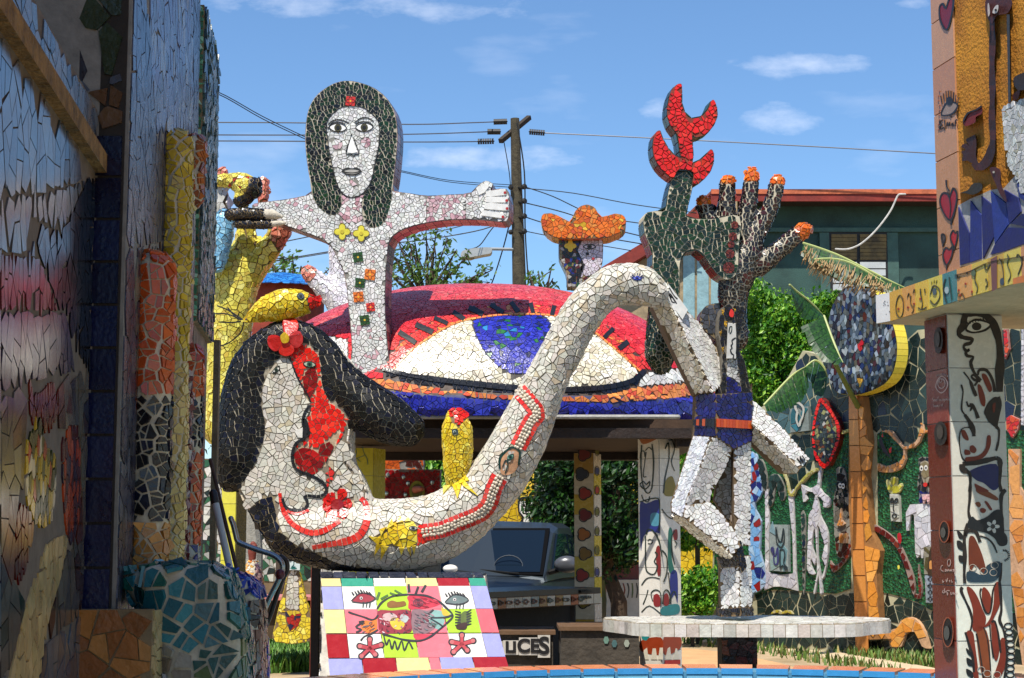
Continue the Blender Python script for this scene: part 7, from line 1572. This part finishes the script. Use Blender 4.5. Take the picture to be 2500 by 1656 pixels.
def bench(nm, lab, x0, y0, x1, Y, dep):
    t = thing(nm, lab, 'bench', (at((x0+x1)/2, y0, Y).x, Y, 0)); a, b = at(x0, y0, Y), at(x1, y0, Y); obj('masonry', box(a.x, b.x, Y, Y+dep, 0, a.z-.03), STN, t); obj('seat_slab', box(a.x-.02, b.x+.02, Y-.03, Y+dep, a.z-.03, a.z), mat('bench_top', '6A4E34', .7, 0, 6), t); return t, a, b
bt_, a, b = bench('stone_bench', 'low stone bench with large letter tiles', 1190, 1540, 1350, 13.3, .6)
def plate_tile(par, x0, y0, x1, y1, Y, c_, nm='letter_tile'):
    a, b = at(x0, y1, Y), at(x1, y0, Y); return obj(nm, box(a.x, b.x, Y, Y+.012, a.z, b.z), mat('tile_'+c_, c_, .3, 0, 20, .12, 0), par)
for x0, y0, x1, y1, txt in ((1190, 1566, 1227, 1600, 'E'), (1228, 1564, 1266, 1599, 'LI'), (1267, 1557, 1312, 1600, 'CE'), (1313, 1551, 1343, 1606, 'S')):
    tl_ = plate_tile(bt_, x0, y0, x1, y1, 13.26, 'C8C0B4'); cu = bpy.data.curves.new('letters', 'FONT'); cu.body = txt; cu.align_x = 'CENTER'; cu.align_y = 'CENTER'; cu.size = (y1-y0)*13.26/F*1.02; cu.extrude = .002; cu.offset = .006; cu.materials.append(mat('letter_black', '1C1816', .5, 0, 20, .2, 0))
    lo_ = bpy.data.objects.new('tmp', cu); C.objects.link(lo_); em = lo_.evaluated_get(bpy.context.evaluated_depsgraph_get()).to_mesh(); p = at((x0+x1)/2, (y0+y1)/2, 13.255)
    lg = ([p+Vector((v.co.x, -v.co.z, v.co.y)) for v in em.vertices], [tuple(f.vertices) for f in em.polygons]); bpy.data.objects.remove(lo_); obj('letters', lg, MATS['letter_black'], tl_)
b2, a, b = bench('stone_bench', 'dark rough stone bench behind the white table', 1370, 1530, 1560, 12.9, .7)
for x in (1480, 1500, 1530): 
    d = Deco(plane_map(at(x, 1570, 12.9), (0, -1, 0))); q = [(x+random.uniform(-9, 9), 1565+random.uniform(-14, 14)) for _ in range(5)]; d.plate(circ(x, 1566+random.uniform(-6, 6), 7, 6, 10), random.choice(['6A8A7A', '9AA090', '4A6A6A']), .01); d.build(b2, 'inset_shard')
# things inside / behind the pavilion
rw = thing('red_mosaic_bench', 'red mosaic bench back with a clay mouth mask', 'bench', at(1010, 1240, 17.2)); rw.location.z = 0
def pxbox(nm, x0, y0, x1, y1, Y, th, m, par): a, b = at(x0, y1, Y), at(x1, y0, Y); return obj(nm, box(a.x, b.x, Y, Y+th, a.z, b.z), m, par)
pxbox('back_core', 938, 1146, 1075, 1420, 17.2, .3, G_GREY, rw); emit(rw, panel_cells([at(x, y, 17.197) for x, y in P('939,1147 1074,1147 1074,1300 939,1300')], Paint([('A81018', 4), ('8A0C14', 3), ('C01A1E', 2)]), .07, .008, .006, .03))
d = Deco(plane_map(at(1000, 1200, 17.19), (0, -1, 0))); d.plate(circ(1018, 1200, 19, 16, 26), '8A8A2A', .02); d.plate(circ(1018, 1200, 13, 14, 19), '5A5A1C', .03); d.build(rw, 'mask_disc')
obj('clay_mouth', pxtube([(1014, 1196, 9, 17.15), (1024, 1194, 7, 17.0), (1030, 1194, 6, 16.9)], 17.1), mat('clay', 'B8684A', .7), rw, smooth_=True)
for x, y in ((947, 1160), (985, 1165), (944, 1205), (990, 1208), (996, 1180), (1055, 1178)): obj('mirror_stud', ball(at(x, y, 17.18), .022, 8, 5, 1, .5, 1.2), mat('stud', 'A8B0B0', .15, .6, 10, .2, 0), rw)
ow = thing('orange_panel_wall', 'orange mosaic panel with brown star shape behind the red bench', 'wall', at(985, 1146, 18)); ow.location.z = 0
pxbox('panel_core', 936, 1060, 1035, 1420, 18, .25, G_GREY, ow); emit(ow, panel_cells([at(x, y, 17.997) for x, y in P('937,1062 1034,1062 1034,1160 937,1160')], Paint([('C8581E', 4), ('B84E18', 3), ('D86A2A', 2)]).add(smooth(P('985,1100 1000,1085 1025,1090 1020,1115 1032,1145 1005,1140 990,1146 975,1150 990,1120')), [('4A1A12', 1)]), .075, .007, .006, .03))
rg = thing('red_mosaic_wing', 'small pointed red mosaic wing beside the upright fish', 'sculpture', at(1060, 1110, 16.8)); slab(rg, P('1032,1085 1092,1085 1092,1125 1060,1112 1034,1103'), 16.8, .12, Paint('red'), .06, 'red', .007, grout=G_CREAM)
yw = thing('yellow_mosaic_wall', 'yellow mosaic wall with painted faces at the back of the yard', 'wall', (at(1200, 1300, 27).x, 27, 0)); a, b = at(-700, 1480, 27), at(1800, 1480, 27); zt_ = at(1000, 1120, 27).z
obj('wall_core', box(a.x, b.x, 27, 27.3, 0, zt_), G_BROWN, yw); emit(yw, panel_cells([at(x, y, 26.996) for x, y in P('-690,1122 1790,1122 1790,1420 -690,1420')], Paint([('D8B42A', 4), ('CFA820', 3), ('E0C040', 2)]).add(P('-690,1122 860,1122 860,1420 -690,1420'), [('C8C4B8', 4), ('A8A69C', 2), ('2A5A3A', 2), ('14201A', 1)]), .2, .016, .008, .03), minpx=60)
d = Deco(plane_map(at(1300, 1250, 26.98), (0, -1, 0)))
for x, y in ((1285, 1240), (1330, 1268), (1505, 1350)):
    d.plate([(x-17, y-16), (x+17, y-16), (x+17, y+12), (x+7, y+24), (x+7, y+40), (x-7, y+40), (x-7, y+24), (x-17, y+12)], 'D8D4CC', .02); d.line([(x-17, y+40), (x-7, y+24), (x-18, y+10), (x-18, y-16), (x-10, y-24), (x+10, y-24), (x+18, y-16), (x+18, y+10), (x+7, y+24), (x+17, y+40)], 5, '15120F', .022, sm=2)
    for s_ in (-8, 8): d.eye(x+s_, y-6, 11, 7, 0, '1A1A1A', 'F0EEE8', '14110F', 1.4, .024)
    d.plate([(x, y-4), (x+4, y+8), (x-4, y+8)], 'B83A24', .024); d.line([(x-6, y+14), (x+6, y+14)], 2.4, '2A1512', .024, sm=0)
d.build(yw, 'painted_faces')
mw = thing('maroon_planter', 'low maroon tiled planter with painted white base behind the tree', 'planter', (at(1530, 1400, 24).x, 24, 0)); pxbox('maroon_block', 1470, 1372, 1568, 1416, 24, .5, mat('maroon_tile', '6A1414', .3, 0, 6, .25, 0), mw); pxbox('painted_base', 1462, 1416, 1568, 1510, 23.9, .6, mat('painted_white', 'C8C0B0', .6, 0, 8, .2), mw)
d = Deco(plane_map(at(1500, 1440, 23.9), (0, -1, 0)))
for k in range(9): d.line([(1466+k*11, 1424), (1469+k*11+random.uniform(-3, 3), 1440), (1466+k*11, 1460)], 3, random.choice(['4A5A2A', '7A3A24', '3A3A34']), .006)
d.build(mw, 'painted_figures')
# ---------------------------------------------------------------- pickup truck
CARX, CARY, yaw = at(1157, 1350, 18.65).x, 18.65, R(-15)
def cl_(x, y, z): return Vector((CARX+x*math.cos(yaw)-y*math.sin(yaw), CARY+x*math.sin(yaw)+y*math.cos(yaw), z))
car = thing('pickup_truck', 'dark grey pickup truck parked behind the pavilion counter', 'pickup truck', cl_(0, 0, 0)); m_, t_, b_, l_ = nodes('car_paint'); b_.inputs['Base Color'].default_value = (*lin('343C42'), 1); b_.inputs['Metallic'].default_value = .5; b_.inputs['Roughness'].default_value = .36; b_.inputs['Coat Weight'].default_value = .35; b_.inputs['Coat Roughness'].default_value = .03; CP_ = m_
m_, t_, b_, l_ = nodes('car_glass'); b_.inputs['Base Color'].default_value = (.006, .012, .022, 1); b_.inputs['Roughness'].default_value = .03; b_.inputs['Specular IOR Level'].default_value = .2; CG_ = m_
def loft(secs, cap=True):
    n = len(secs[0]); V, Fc = [], []
    for s in secs: V += [cl_(*p) for p in s]
    for i in range(len(secs)-1):
        for k in range(n): Fc.append((i*n+k, i*n+(k+1) % n, (i+1)*n+(k+1) % n, (i+1)*n+k))
    if cap: Fc += [tuple(range(n-1, -1, -1)), tuple(range((len(secs)-1)*n, len(secs)*n))]
    return V, Fc
def sec(y, w_, z0, z1, cr=.08, crown=.03): return [(-w_, y, z0), (w_, y, z0), (w_+.015, y, (z0+z1)/2), (w_-.01, y, z1-cr), (w_-cr, y, z1-.01), (w_*.5, y, z1+crown*.7), (0, y, z1+crown), (-w_*.5, y, z1+crown*.7), (-w_+cr, y, z1-.01), (-w_+.01, y, z1-cr), (-w_-.015, y, (z0+z1)/2)]
obj('body', loft([sec(-1.95, .72, .45, .86), sec(-1.85, .82, .42, .95), sec(-1.2, .88, .4, 1.04), sec(-.3, .9, .4, 1.13), sec(0, .9, .4, 1.14), sec(1.3, .9, .4, 1.14), sec(1.35, .9, .4, 1.12), sec(3.0, .9, .42, 1.12)]), CP_, car, smooth_=True)
def cab(y, w0, w1, z0, z1): return [(-w0, y, z0), (w0, y, z0), (w1, y, z1-.06), (w1-.1, y, z1), (0, y, z1+.025), (-w1+.1, y, z1), (-w1, y, z1-.06)]
obj('cab', loft([[(-.86, -.12, 1.1), (.86, -.12, 1.1), (.84, -.1, 1.14), (.7, -.09, 1.16), (0, -.15, 1.17), (-.7, -.09, 1.16), (-.84, -.1, 1.14)], cab(.62, .86, .78, 1.12, 1.70), cab(.85, .86, .78, 1.12, 1.76), cab(1.5, .86, .78, 1.12, 1.76), cab(1.75, .86, .75, 1.12, 1.68)]), CP_, car, smooth_=False)
def quad(nm, pts, m, par, th=.01):
    v = [cl_(*p) for p in pts]; n = (v[1]-v[0]).cross(v[2]-v[0]).normalized(); n = -n if n.dot(CAM-v[0]) < 0 else n
    return obj(nm, prism([p+n*th for p in v], -n*(th+.01)), m, par)
SEAL = mat('seal_black', '060608', .8, 0, 10, .1, 0, spec=.08); quad('windshield_frame', [(-.83, -.08, 1.165), (.83, -.08, 1.165), (.745, .6, 1.685), (-.745, .6, 1.685)], SEAL, car, .018)
ws = quad('windshield', [(-.79, -.05, 1.19), (.79, -.05, 1.19), (.7, .57, 1.655), (-.7, .57, 1.655)], CG_, car, .025)
quad('sticker', [(-.34, .52, 1.625), (-.2, .52, 1.625), (-.2, .55, 1.65), (-.34, .55, 1.65)], mat('sticker_red', 'B83030', .5), car, .026)
for s in (-1, 1):
    quad('door_window', [(s*.852, .25, 1.18), (s*.852, 1.2, 1.18), (s*.79, 1.15, 1.63), (s*.79, .74, 1.63)], CG_, car, .014); quad('door_window', [(s*.852, 1.26, 1.18), (s*.852, 1.6, 1.18), (s*.79, 1.55, 1.6), (s*.79, 1.22, 1.63)], CG_, car, .014)
    mi = obj('mirror', ball(cl_(s*1.06, .12, 1.29), .13, 14, 10, 1.15, .6, .75), mat('mirror_shell', '55565A', .3, .3, 8, .1, 0), car, smooth_=True); obj('mirror_arm', tube([cl_(s*.86, .15, 1.2), cl_(s*1.0, .13, 1.24)], .03, 6), WIRE, mi)
    obj('door_handle', tube([cl_(s*.925, 1.0, .98), cl_(s*.925, 1.15, .98)], .016, 6), mat('chrome', 'C8C8C8', .15, 1, 10, .05, 0), car)
    hl = obj('headlight', ball(cl_(s*.62, -1.9, .8), .14, 12, 8, 1.2, .5, .7), mat('headlamp', 'C8CCD0', .1, .3, 10, .05, 0), car, smooth_=True)
    for y in (-1.15, 2.2):
        wc = cl_(s*.82, y, .36); ax = Vector((math.cos(yaw), math.sin(yaw), 0))*.11; wl = obj('wheel', tube([wc-ax, wc+ax], .36, 24, dome=False), mat('tyre', '151515', .85, 0, 20, .3, .2), car); obj('rim', tube([wc+ax*s*.9, wc+ax*s*1.06], .21, 16, dome=False), MATS['chrome'], wl)
quad('grille', [(-.45, -1.97, .62), (.45, -1.97, .62), (.45, -1.95, .8), (-.45, -1.95, .8)], mat('grille_black', '101010', .5), car, .012); obj('bumper', tube([cl_(-.85, -1.95, .5), cl_(0, -2.02, .5), cl_(.85, -1.95, .5)], .1, 8), CP_, car, smooth_=True)
obj('wiper', tube([cl_(.1, -.11, 1.19), cl_(-.5, -.02, 1.24)], .012, 5), WIRE, car); obj('wiper', tube([cl_(.55, -.11, 1.19), cl_(-.02, -.03, 1.235)], .012, 5), WIRE, car)
obj('steering_wheel', tube([cl_(.4+.17*math.cos(t), .02+.1*math.sin(t)*.4, 1.26+.13*math.sin(t)) for t in [math.pi*k/10 for k in range(11)]], .008, 6), mat('wheel_grey', '2A3440', .6), car)
# ---------------------------------------------------------------- small things at the left under the swan
OQ = lambda s: P(s, 'O')
vf = thing('yellow_vase_figure', 'yellow and white vase-shaped mosaic figure with a painted face tile', 'sculpture', at(710, 1560, 20)); vf.location.z = 0
vo = smooth(OQ('530,890 590,890 615,980 640,1090 662,1150 662,1335 440,1335 442,1250 470,1120 505,1000'), True, 2)
slab(vf, vo, 19.1, .12, Paint('yel').add(smooth(OQ('540,895 585,895 595,1000 590,1150 515,1150 515,1000')), 'shell').add(smooth(OQ('510,1145 600,1145 600,1210 560,1270 495,1275 520,1230')), [('B02018', 4), ('1C1E40', 3), ('D8B830', 2)]), .085, 'yel', .01, grout=G_BROWN)
tl_ = plate_tile(vf, *OQ('520,795')[0], *OQ('602,885')[0], 19.06, 'C8D4D2', 'face_tile'); d = Deco(plane_map(at(715, 1370, 19.06), (0, -1, 0)))
d.line(OQ('560,800 562,850 548,865 572,865'), 2.4, '1E5A5A', .004); d.plate(smooth(OQ('540,873 560,866 582,874 560,880')), '1E6A62', .004); d.eye(*OQ('538,820')[0], 12, 8, 0, '1A1A1A', 'F0EEE8', '14110F', 1.4, .005); d.eye(*OQ('590,818')[0], 9, 8, 0, '1A1A1A', 'F0EEE8', '14110F', 1.4, .005); d.build(vf, 'painted_face')
cf = thing('clay_bust_figure', 'clay-headed figurine in a patchwork mosaic dress on the far bench', 'sculpture', at(615, 1455, 19.5))
obj('clay_head', join(pxtube([(x, y, r/2.5875) for x, y, r in OQ('310,735,22 300,765,28 300,800,24 298,825,22')], 19.5), ball(at(*OQ('305,722')[0], 19.5), .035, 10, 8)), mat('clay_red', '7A3424', .7, 0, 14, .3, .3), cf, smooth_=True)
sculpt(cf, [pxtube([(x, y, r/2.5875) for x, y, r in OQ('300,850,35 300,900,58 305,980,66 310,1050,68')], 19.5)], Paint([('D8CDB8', 4), ('D8A04A', 2), ('C8702A', 1)]).add(OQ('310,840 390,840 400,1060 320,1060'), 'plum'), .06, .006, .006, .05, G_CREAM, .03, 3)
lb_ = thing('pink_topped_bench', 'low dark bench with pink top beneath the far figurines', 'bench', (at(690, 1480, 19.3).x, 19.3, 0)); pxbox('bench_body', 618, 1467, 760, 1560, 19.4, .7, mat('bench_dark', '4A3A22', .9, 0, 5), lb_); pxbox('bench_top', 616, 1458, 762, 1466, 19.25, .9, mat('pink_top', 'C87A70', .6), lb_)
tag(obj('dark_post', box(at(759, 1500, 14.5).x, at(778, 1500, 14.5).x, 14.5, 14.62, 0, 2.2), mat('post_dark', '1E1612', .8)), 'dark square post left of the plinth', 'post')
tag(obj('grey_trunk', tube([Vector((at(618, 1400, 22).x, 22, 0)), at(620, 1350, 22), at(612, 1230, 22)], [.13, .12, .11], 10), mat('grey_bark', '9A968A', .9, 0, 12, .3, .5)), 'pale grey post behind the clay figurine', 'post')
# tools leaning by the left wall
MET = mat('steel_tube', '9A9A98', .25, .9, 10, .2, 0)
mh = thing('handcart_handle', 'bent chrome tube handle of a garden cart beside the left wall', 'cart', at(640, 1560, 7.6)); mh.location.z = 0
obj('chrome_bar', tube([at(x, y, 7.5) for x, y in smooth(OQ('165,560 180,600 195,660 210,705 260,730 340,760 430,790 480,830 490,880 470,940 400,1080 330,1240'), False, 4)], .013, 10), MET, mh, smooth_=True)
obj('dark_bar', tube([at(x, y, 7.6) for x, y in smooth(OQ('480,800 515,830 518,890 480,970 420,1150 350,1350 335,1568'), False, 4)], .012, 10), mat('dark_tube', '3A2E26', .35, .6, 10, .2, 0), mh, smooth_=True); obj('red_knob', ball(at(*OQ('475,912')[0], 7.45), .024, 10, 8), mat('knob_red', '6A1818', .4), mh, smooth_=True)
br = thing('white_broom_handle', 'white broom handle with black cap leaning on the left wall', 'broom', at(570, 1420, 7.4)); br.location.z = 0
bp0, bp1 = at(*OQ('60,430')[0], 7.3), at(*OQ('170,930')[0], 7.2); obj('handle', tube([bp0, bp1, bp1+(bp1-bp0)*1.2], .016, 10), mat('handle_white', 'B4B6B4', .4, 0, 10, .1, 0), br, smooth_=True); obj('cap', tube([bp0+(bp0-bp1)*.06, bp0+(bp1-bp0)*.05], .019, 10), mat('cap_black', '18181A', .5), br, smooth_=True)
rk = thing('brown_rake_handle', 'thin brown rake handle leaning beside the broom', 'rake', at(580, 1420, 7.4)); rk.location.z = 0
bp0, bp1 = at(*OQ('35,190')[0], 7.5), at(*OQ('215,935')[0], 7.3); obj('handle', tube([bp0, bp1, bp1+(bp1-bp0)*.7], .009, 8), mat('handle_brown', '4A2E1C', .7, 0, 20), rk, smooth_=True)
wp2 = thing('rough_wood_post', 'weathered wooden post at the far end of the left wall', 'post', (at(515, 1100, 8.6).x, 8.6, 0)); obj('post', obox((at(516, 1100, 8.6).x, 8.6, 0), (.03, 0, 0), (0, .05, 0), (0, 0, at(507, 830, 8.6).z)), mat('weathered_wood', '7A6A52', .9, 0, 9, .5, .6), wp2)
# ---------------------------------------------------------------- left house front, seen at a grazing angle
lw_d = Vector((-.106, 1, 0)).normalized(); lw_n = Vector((lw_d.y, -lw_d.x, 0))           # normal towards +X
def lwp(y, z, off=.8): return Vector((-off-.106*y, y, z))
lw = thing('mosaic_house_front', 'shaded mosaic house front with ledge and dark blue tiled pier at the left edge', 'building', lwp(5, 0))
near_p = [lwp(.3, 0), lwp(5.14, 0), lwp(5.14, 3.01), lwp(.3, 3.01)]
obj('wall_core', prism(near_p, -lw_n*3), mat('grout_umber', '6A5E50', .9), lw)
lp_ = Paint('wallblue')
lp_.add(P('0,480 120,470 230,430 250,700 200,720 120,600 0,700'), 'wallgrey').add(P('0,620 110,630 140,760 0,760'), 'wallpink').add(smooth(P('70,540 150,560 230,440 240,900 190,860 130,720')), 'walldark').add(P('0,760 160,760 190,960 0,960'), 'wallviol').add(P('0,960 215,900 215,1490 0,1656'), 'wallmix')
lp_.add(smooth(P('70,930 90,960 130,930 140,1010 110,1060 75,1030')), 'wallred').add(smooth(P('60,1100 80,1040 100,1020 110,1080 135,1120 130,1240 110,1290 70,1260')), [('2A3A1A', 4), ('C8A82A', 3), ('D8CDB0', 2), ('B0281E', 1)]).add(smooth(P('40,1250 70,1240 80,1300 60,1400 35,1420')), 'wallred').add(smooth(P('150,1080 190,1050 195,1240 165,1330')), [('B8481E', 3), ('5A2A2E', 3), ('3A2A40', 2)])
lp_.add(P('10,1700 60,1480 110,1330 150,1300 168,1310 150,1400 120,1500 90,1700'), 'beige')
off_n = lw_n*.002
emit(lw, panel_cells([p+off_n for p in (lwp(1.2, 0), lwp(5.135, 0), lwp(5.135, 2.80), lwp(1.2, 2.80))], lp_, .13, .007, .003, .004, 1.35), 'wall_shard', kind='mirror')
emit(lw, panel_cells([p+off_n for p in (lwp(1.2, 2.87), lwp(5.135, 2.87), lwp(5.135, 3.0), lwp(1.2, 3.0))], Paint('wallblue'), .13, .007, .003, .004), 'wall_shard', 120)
obj('ledge', prism([lwp(.3, 2.805), lwp(5.18, 2.805), lwp(5.18, 2.865), lwp(.3, 2.865)], lw_n*.035), mat('ledge_mortar', '94713E', .95, 0, 14, .6, 1.0), lw)
# unseen block added above and behind the ledge, keeps sun off the pier
obj('sun_block', prism([lwp(1.0, 3.0, 1.45), lwp(6.4, 3.0, 1.45), lwp(6.4, 6.8, 1.45), lwp(1.0, 6.8, 1.45)], -lw_n*2.5), mat('sun_block_plaster', 'A89E8C', .9), lw)
# pier facing the camera
yp = 5.16; xr = at(291, 800, yp).x; xl = at(40, 800, yp).x
obj('pier', prism([(xl-2.5, yp, 0), (xr, yp, 0), (xr, yp, 4.6), (xl-2.5, yp, 4.6)], Vector((-.0424, .4, 0))), mat('grout_pier', '2E2822', .9), lw)
pz0, pz1 = at(250, 1490, yp).z, at(250, 330, yp).z
pp = Paint([('1C1E30', 3), ('2A2A34', 2)]).add(P('190,-60 300,-60 300,190 230,180 190,100'), [('2E3A1E', 3), ('263218', 2)]).add(P('190,200 300,180 300,260 200,240'), [('4A4E5A', 1)]).add(P('200,230 300,200 300,330 260,330'), [('5A3E22', 2), ('6A4A2A', 1)])
cs = panel_cells([(xl, yp-.001, pz1), (xr, yp-.001, pz1), (xr, yp-.001, 4.5), (xl, yp-.001, 4.5)], pp, .22, .012, .006, .02)
h_ = 107*yp/F; j = 0; z = pz1
while z > .02:
    cs.append(quad_cell([Vector((xr-.004, yp-.001, z)), Vector((xr-.108, yp-.001, z)), Vector((xr-.108, yp-.001, max(.01, z-h_))), Vector((xr-.004, yp-.001, max(.01, z-h_)))], Vector((0, -1, 0)), Paint([('0E1236', 3), ('10163E', 2), ('0B0E2C', 2)]).col(0), .006, .006)); z -= h_
emit(lw, cs, 'pier_tile')
# far plane beyond the pier
w2 = .700
obj('wall_core', prism([lwp(5.17, 0, w2), lwp(7.6, 0, w2), lwp(7.6, 4.6, w2), lwp(5.17, 4.6, w2)], -lw_n*.35), G_GREY, lw)
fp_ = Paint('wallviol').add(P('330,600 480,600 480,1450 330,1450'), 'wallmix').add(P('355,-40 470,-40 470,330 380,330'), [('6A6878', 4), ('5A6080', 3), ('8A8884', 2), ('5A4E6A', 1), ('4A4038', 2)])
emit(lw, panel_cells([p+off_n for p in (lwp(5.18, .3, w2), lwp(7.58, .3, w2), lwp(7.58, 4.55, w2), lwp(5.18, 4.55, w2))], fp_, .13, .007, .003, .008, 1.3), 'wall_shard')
# rounded mosaic pilasters standing against it
def pil(nm, lab, x, Y, r, y0, y1, paint, s=.07, grout=G_CREAM):
    t = thing(nm, lab, 'pilaster', (at(x, 1300, Y).x, Y, 0)); zt0, zb0 = at(x, y0, Y).z, max(.02, at(x, y1, Y).z); X = at(x, 1300, Y).x
    g = tube([(X, Y, zb0), (X, Y, (zt0+zb0)/2), (X, Y, zt0-r)], r, 20); obj('core', g, grout, t, smooth_=True); emit(t, surf_cells(Surf(g), paint, max(s*.8, .05), .010, .006, .05, .2), 'pilaster_shard'); return t
pil('mosaic_pilaster', 'front rounded pilaster, orange above and black shards below, on the left wall', 360, 5.62, .07, 615, 1420, Paint('orange2').add(P('280,965 440,965 440,1275 280,1275'), 'black').add(P('280,1275 440,1275 440,1600 280,1600'), [('C88A3A', 3), ('B87830', 2)]))
pil('mosaic_pilaster', 'tall yellow rounded pilaster behind the orange one on the left wall', 412, 6.3, .055, 322, 1400, Paint([('C8A82A', 4), ('B89A24', 3), ('D8BC4A', 2)]).add(P('370,885 470,885 470,1600 370,1600'), [('D8BC74', 3), ('C8A85A', 2)]), .05)
pil('mosaic_pilaster', 'slim maroon and pale pilaster beside the teal boot', 436, 6.75, .037, 910, 1460, Paint([('6A2A2A', 3), ('8A5A5A', 2), ('A89A94', 2)]), .045)
pil('mosaic_pilaster', 'orange and black rear pilaster near the green column', 460, 7.2, .048, 850, 1450, Paint('orange2').add(P('400,970 500,970 500,1095 400,1095'), 'black').add(P('400,1330 500,1330 500,1500 400,1500'), [('2A3478', 3), ('A8A49C', 1)]), .05)
pil('mosaic_pilaster', 'small orange-edged finger top beside the yellow pilaster', 452, 7.0, .045, 330, 480, Paint([('B8652A', 3), ('8A4A2A', 2)]), .05)
yst = thing('ochre_tile_strip', 'narrow ochre tile strip behind the yellow pilaster', 'pilaster', (at(355, 1300, 5.95).x, 5.95, 0)); a, b = at(336, 620, 5.95), at(374, 150, 5.95)
obj('core', box(a.x, b.x, 5.95, 6.0, a.z, b.z), G_TAN, yst); emit(yst, grid_cells((a.x, 5.948, a.z), (b.x-a.x, 0, 0), (0, 0, b.z-a.z), 1, 9, lambda i, j: random.choice(['8A6418', '7A5814', '96701E']), .006, .005), 'ochre_tile')
# green column
gc = thing('green_tile_column', 'green tiled projecting column at the far end of the left wall', 'column', (at(485, 1300, 7.7).x, 7.7, at(485, 785, 7.7).z))
a, b = at(466, 785, 7.7), at(499, 12, 7.7); xs = b.x; obj('core', obox((a.x, 7.7, a.z), (xs-a.x, 0, 0), Vector((-.106, 1, 0))*.9, (0, 0, b.z-a.z)), G_TAN, gc)
gcc = lambda i, j: random.choice(['2E5E44', '5FA07A', '3E7A5A', '8CC8A0', '24463A', '2A5040', 'A8D0B4', '3A6A50', '5A6A44'])
emit(gc, panel_cells([(a.x, 7.699, a.z), (xs, 7.699, a.z), (xs, 7.699, b.z), (a.x, 7.699, b.z)], Paint('gcol'), .05, .006, .007, .04)+panel_cells([Vector((xs+.002, 7.7, a.z)), Vector((xs+.002-.0954, 8.6, a.z)), Vector((xs+.002-.0954, 8.6, b.z)), Vector((xs+.002, 7.7, b.z))], Paint([('3E5A58', 3), ('5A6A60', 3), ('24383A', 3), ('8A8A7A', 1), ('2A4A6A', 1)]), .09, .007, .01, .08))
obj('base_wall', obox((a.x-.01, 7.78, 0), (xs-a.x-.02, 0, 0), Vector((-.106, 1, 0))*.8, (0, 0, a.z-.002)), mat('weathered_wall', '8A7A6A', .9, 0, 8, .4, .5, col2='5A4A40'), gc)
# teal boot-like bench end, blue one behind, orange-brown block
tb2 = thing('teal_mosaic_boot', 'bulging teal mosaic bench end in the left foreground', 'bench', (at(450, 1600, 5.4).x, 5.4, 0))
g2 = [pxtube([(x, y, r) for x, y, r in P('400,1560,70 440,1480,95 480,1600,95 490,1720,100')], 5.35), pxtube([(x, y, r) for x, y, r in P('345,1425,45 420,1440,62 500,1450,58')], 5.35), prism([at(x, y, 5.22) for x, y in smooth(P('330,1400 400,1375 500,1385 545,1410 560,1470 585,1656 590,2500 400,2500 390,1600 370,1500'))], (0, .3, 0))]
sculpt(tb2, g2, Paint('teal').add(P('380,1560 470,1600 470,2600 380,2600'), [('A8A090', 3), ('8A7A6A', 2), ('6A3A34', 1)]).add(P('470,1590 600,1560 600,2600 470,2600'), [('4A6A4A', 3), ('2A5A54', 3), ('5A6A3A', 2)]), .082, .016, .007, .04, G_CREAM, .028, 8, keep=lambda p: p[:, 2] > .7)
tb3 = thing('blue_mosaic_bench_end', 'smaller blue mosaic bench end behind the teal one', 'bench', (at(580, 1600, 6.4).x, 6.4, 0))
sculpt(tb3, [prism([at(x, y, 6.3) for x, y in smooth(P('535,1412 570,1408 608,1425 622,1480 628,1656 635,2300 520,2300 525,1600'))], (0, .3, 0))], Paint('bluesh').add(P('500,1468 650,1462 650,2500 500,2500'), [('6A4A3A', 3), ('8A5A48', 3), ('4A3A38', 2), ('A88A7A', 1)]), .07, .01, .007, .05, G_CREAM, .025, 6, keep=lambda p: p[:, 2] > .8)
ob = thing('orange_tile_block', 'orange-brown irregular tile block in the bottom left corner', 'planter', (at(265, 1600, 5.1).x, 5.1, 0))
a, b = at(150, 1488, 5.1), at(372, 1488, 5.1); obj('core', box(a.x, b.x, 5.1, 5.135, 0, a.z), G_TAN, ob)
emit(ob, panel_cells([(a.x, 5.099, .5), (b.x, 5.099, .5), (b.x, 5.099, a.z), (a.x, 5.099, a.z)], Paint('orbox'), .15, .008, .006, .02)+panel_cells([(b.x+.001, 5.1, .5), (b.x+.001, 5.44, .5), (b.x+.001, 5.44, a.z), (b.x+.001, 5.1, a.z)], Paint('beige'), .09, .008, .005, .02))
finalize()
print('PIECES', {k: v for k, v in STAT.items()}, 'objects', len(bpy.data.objects))
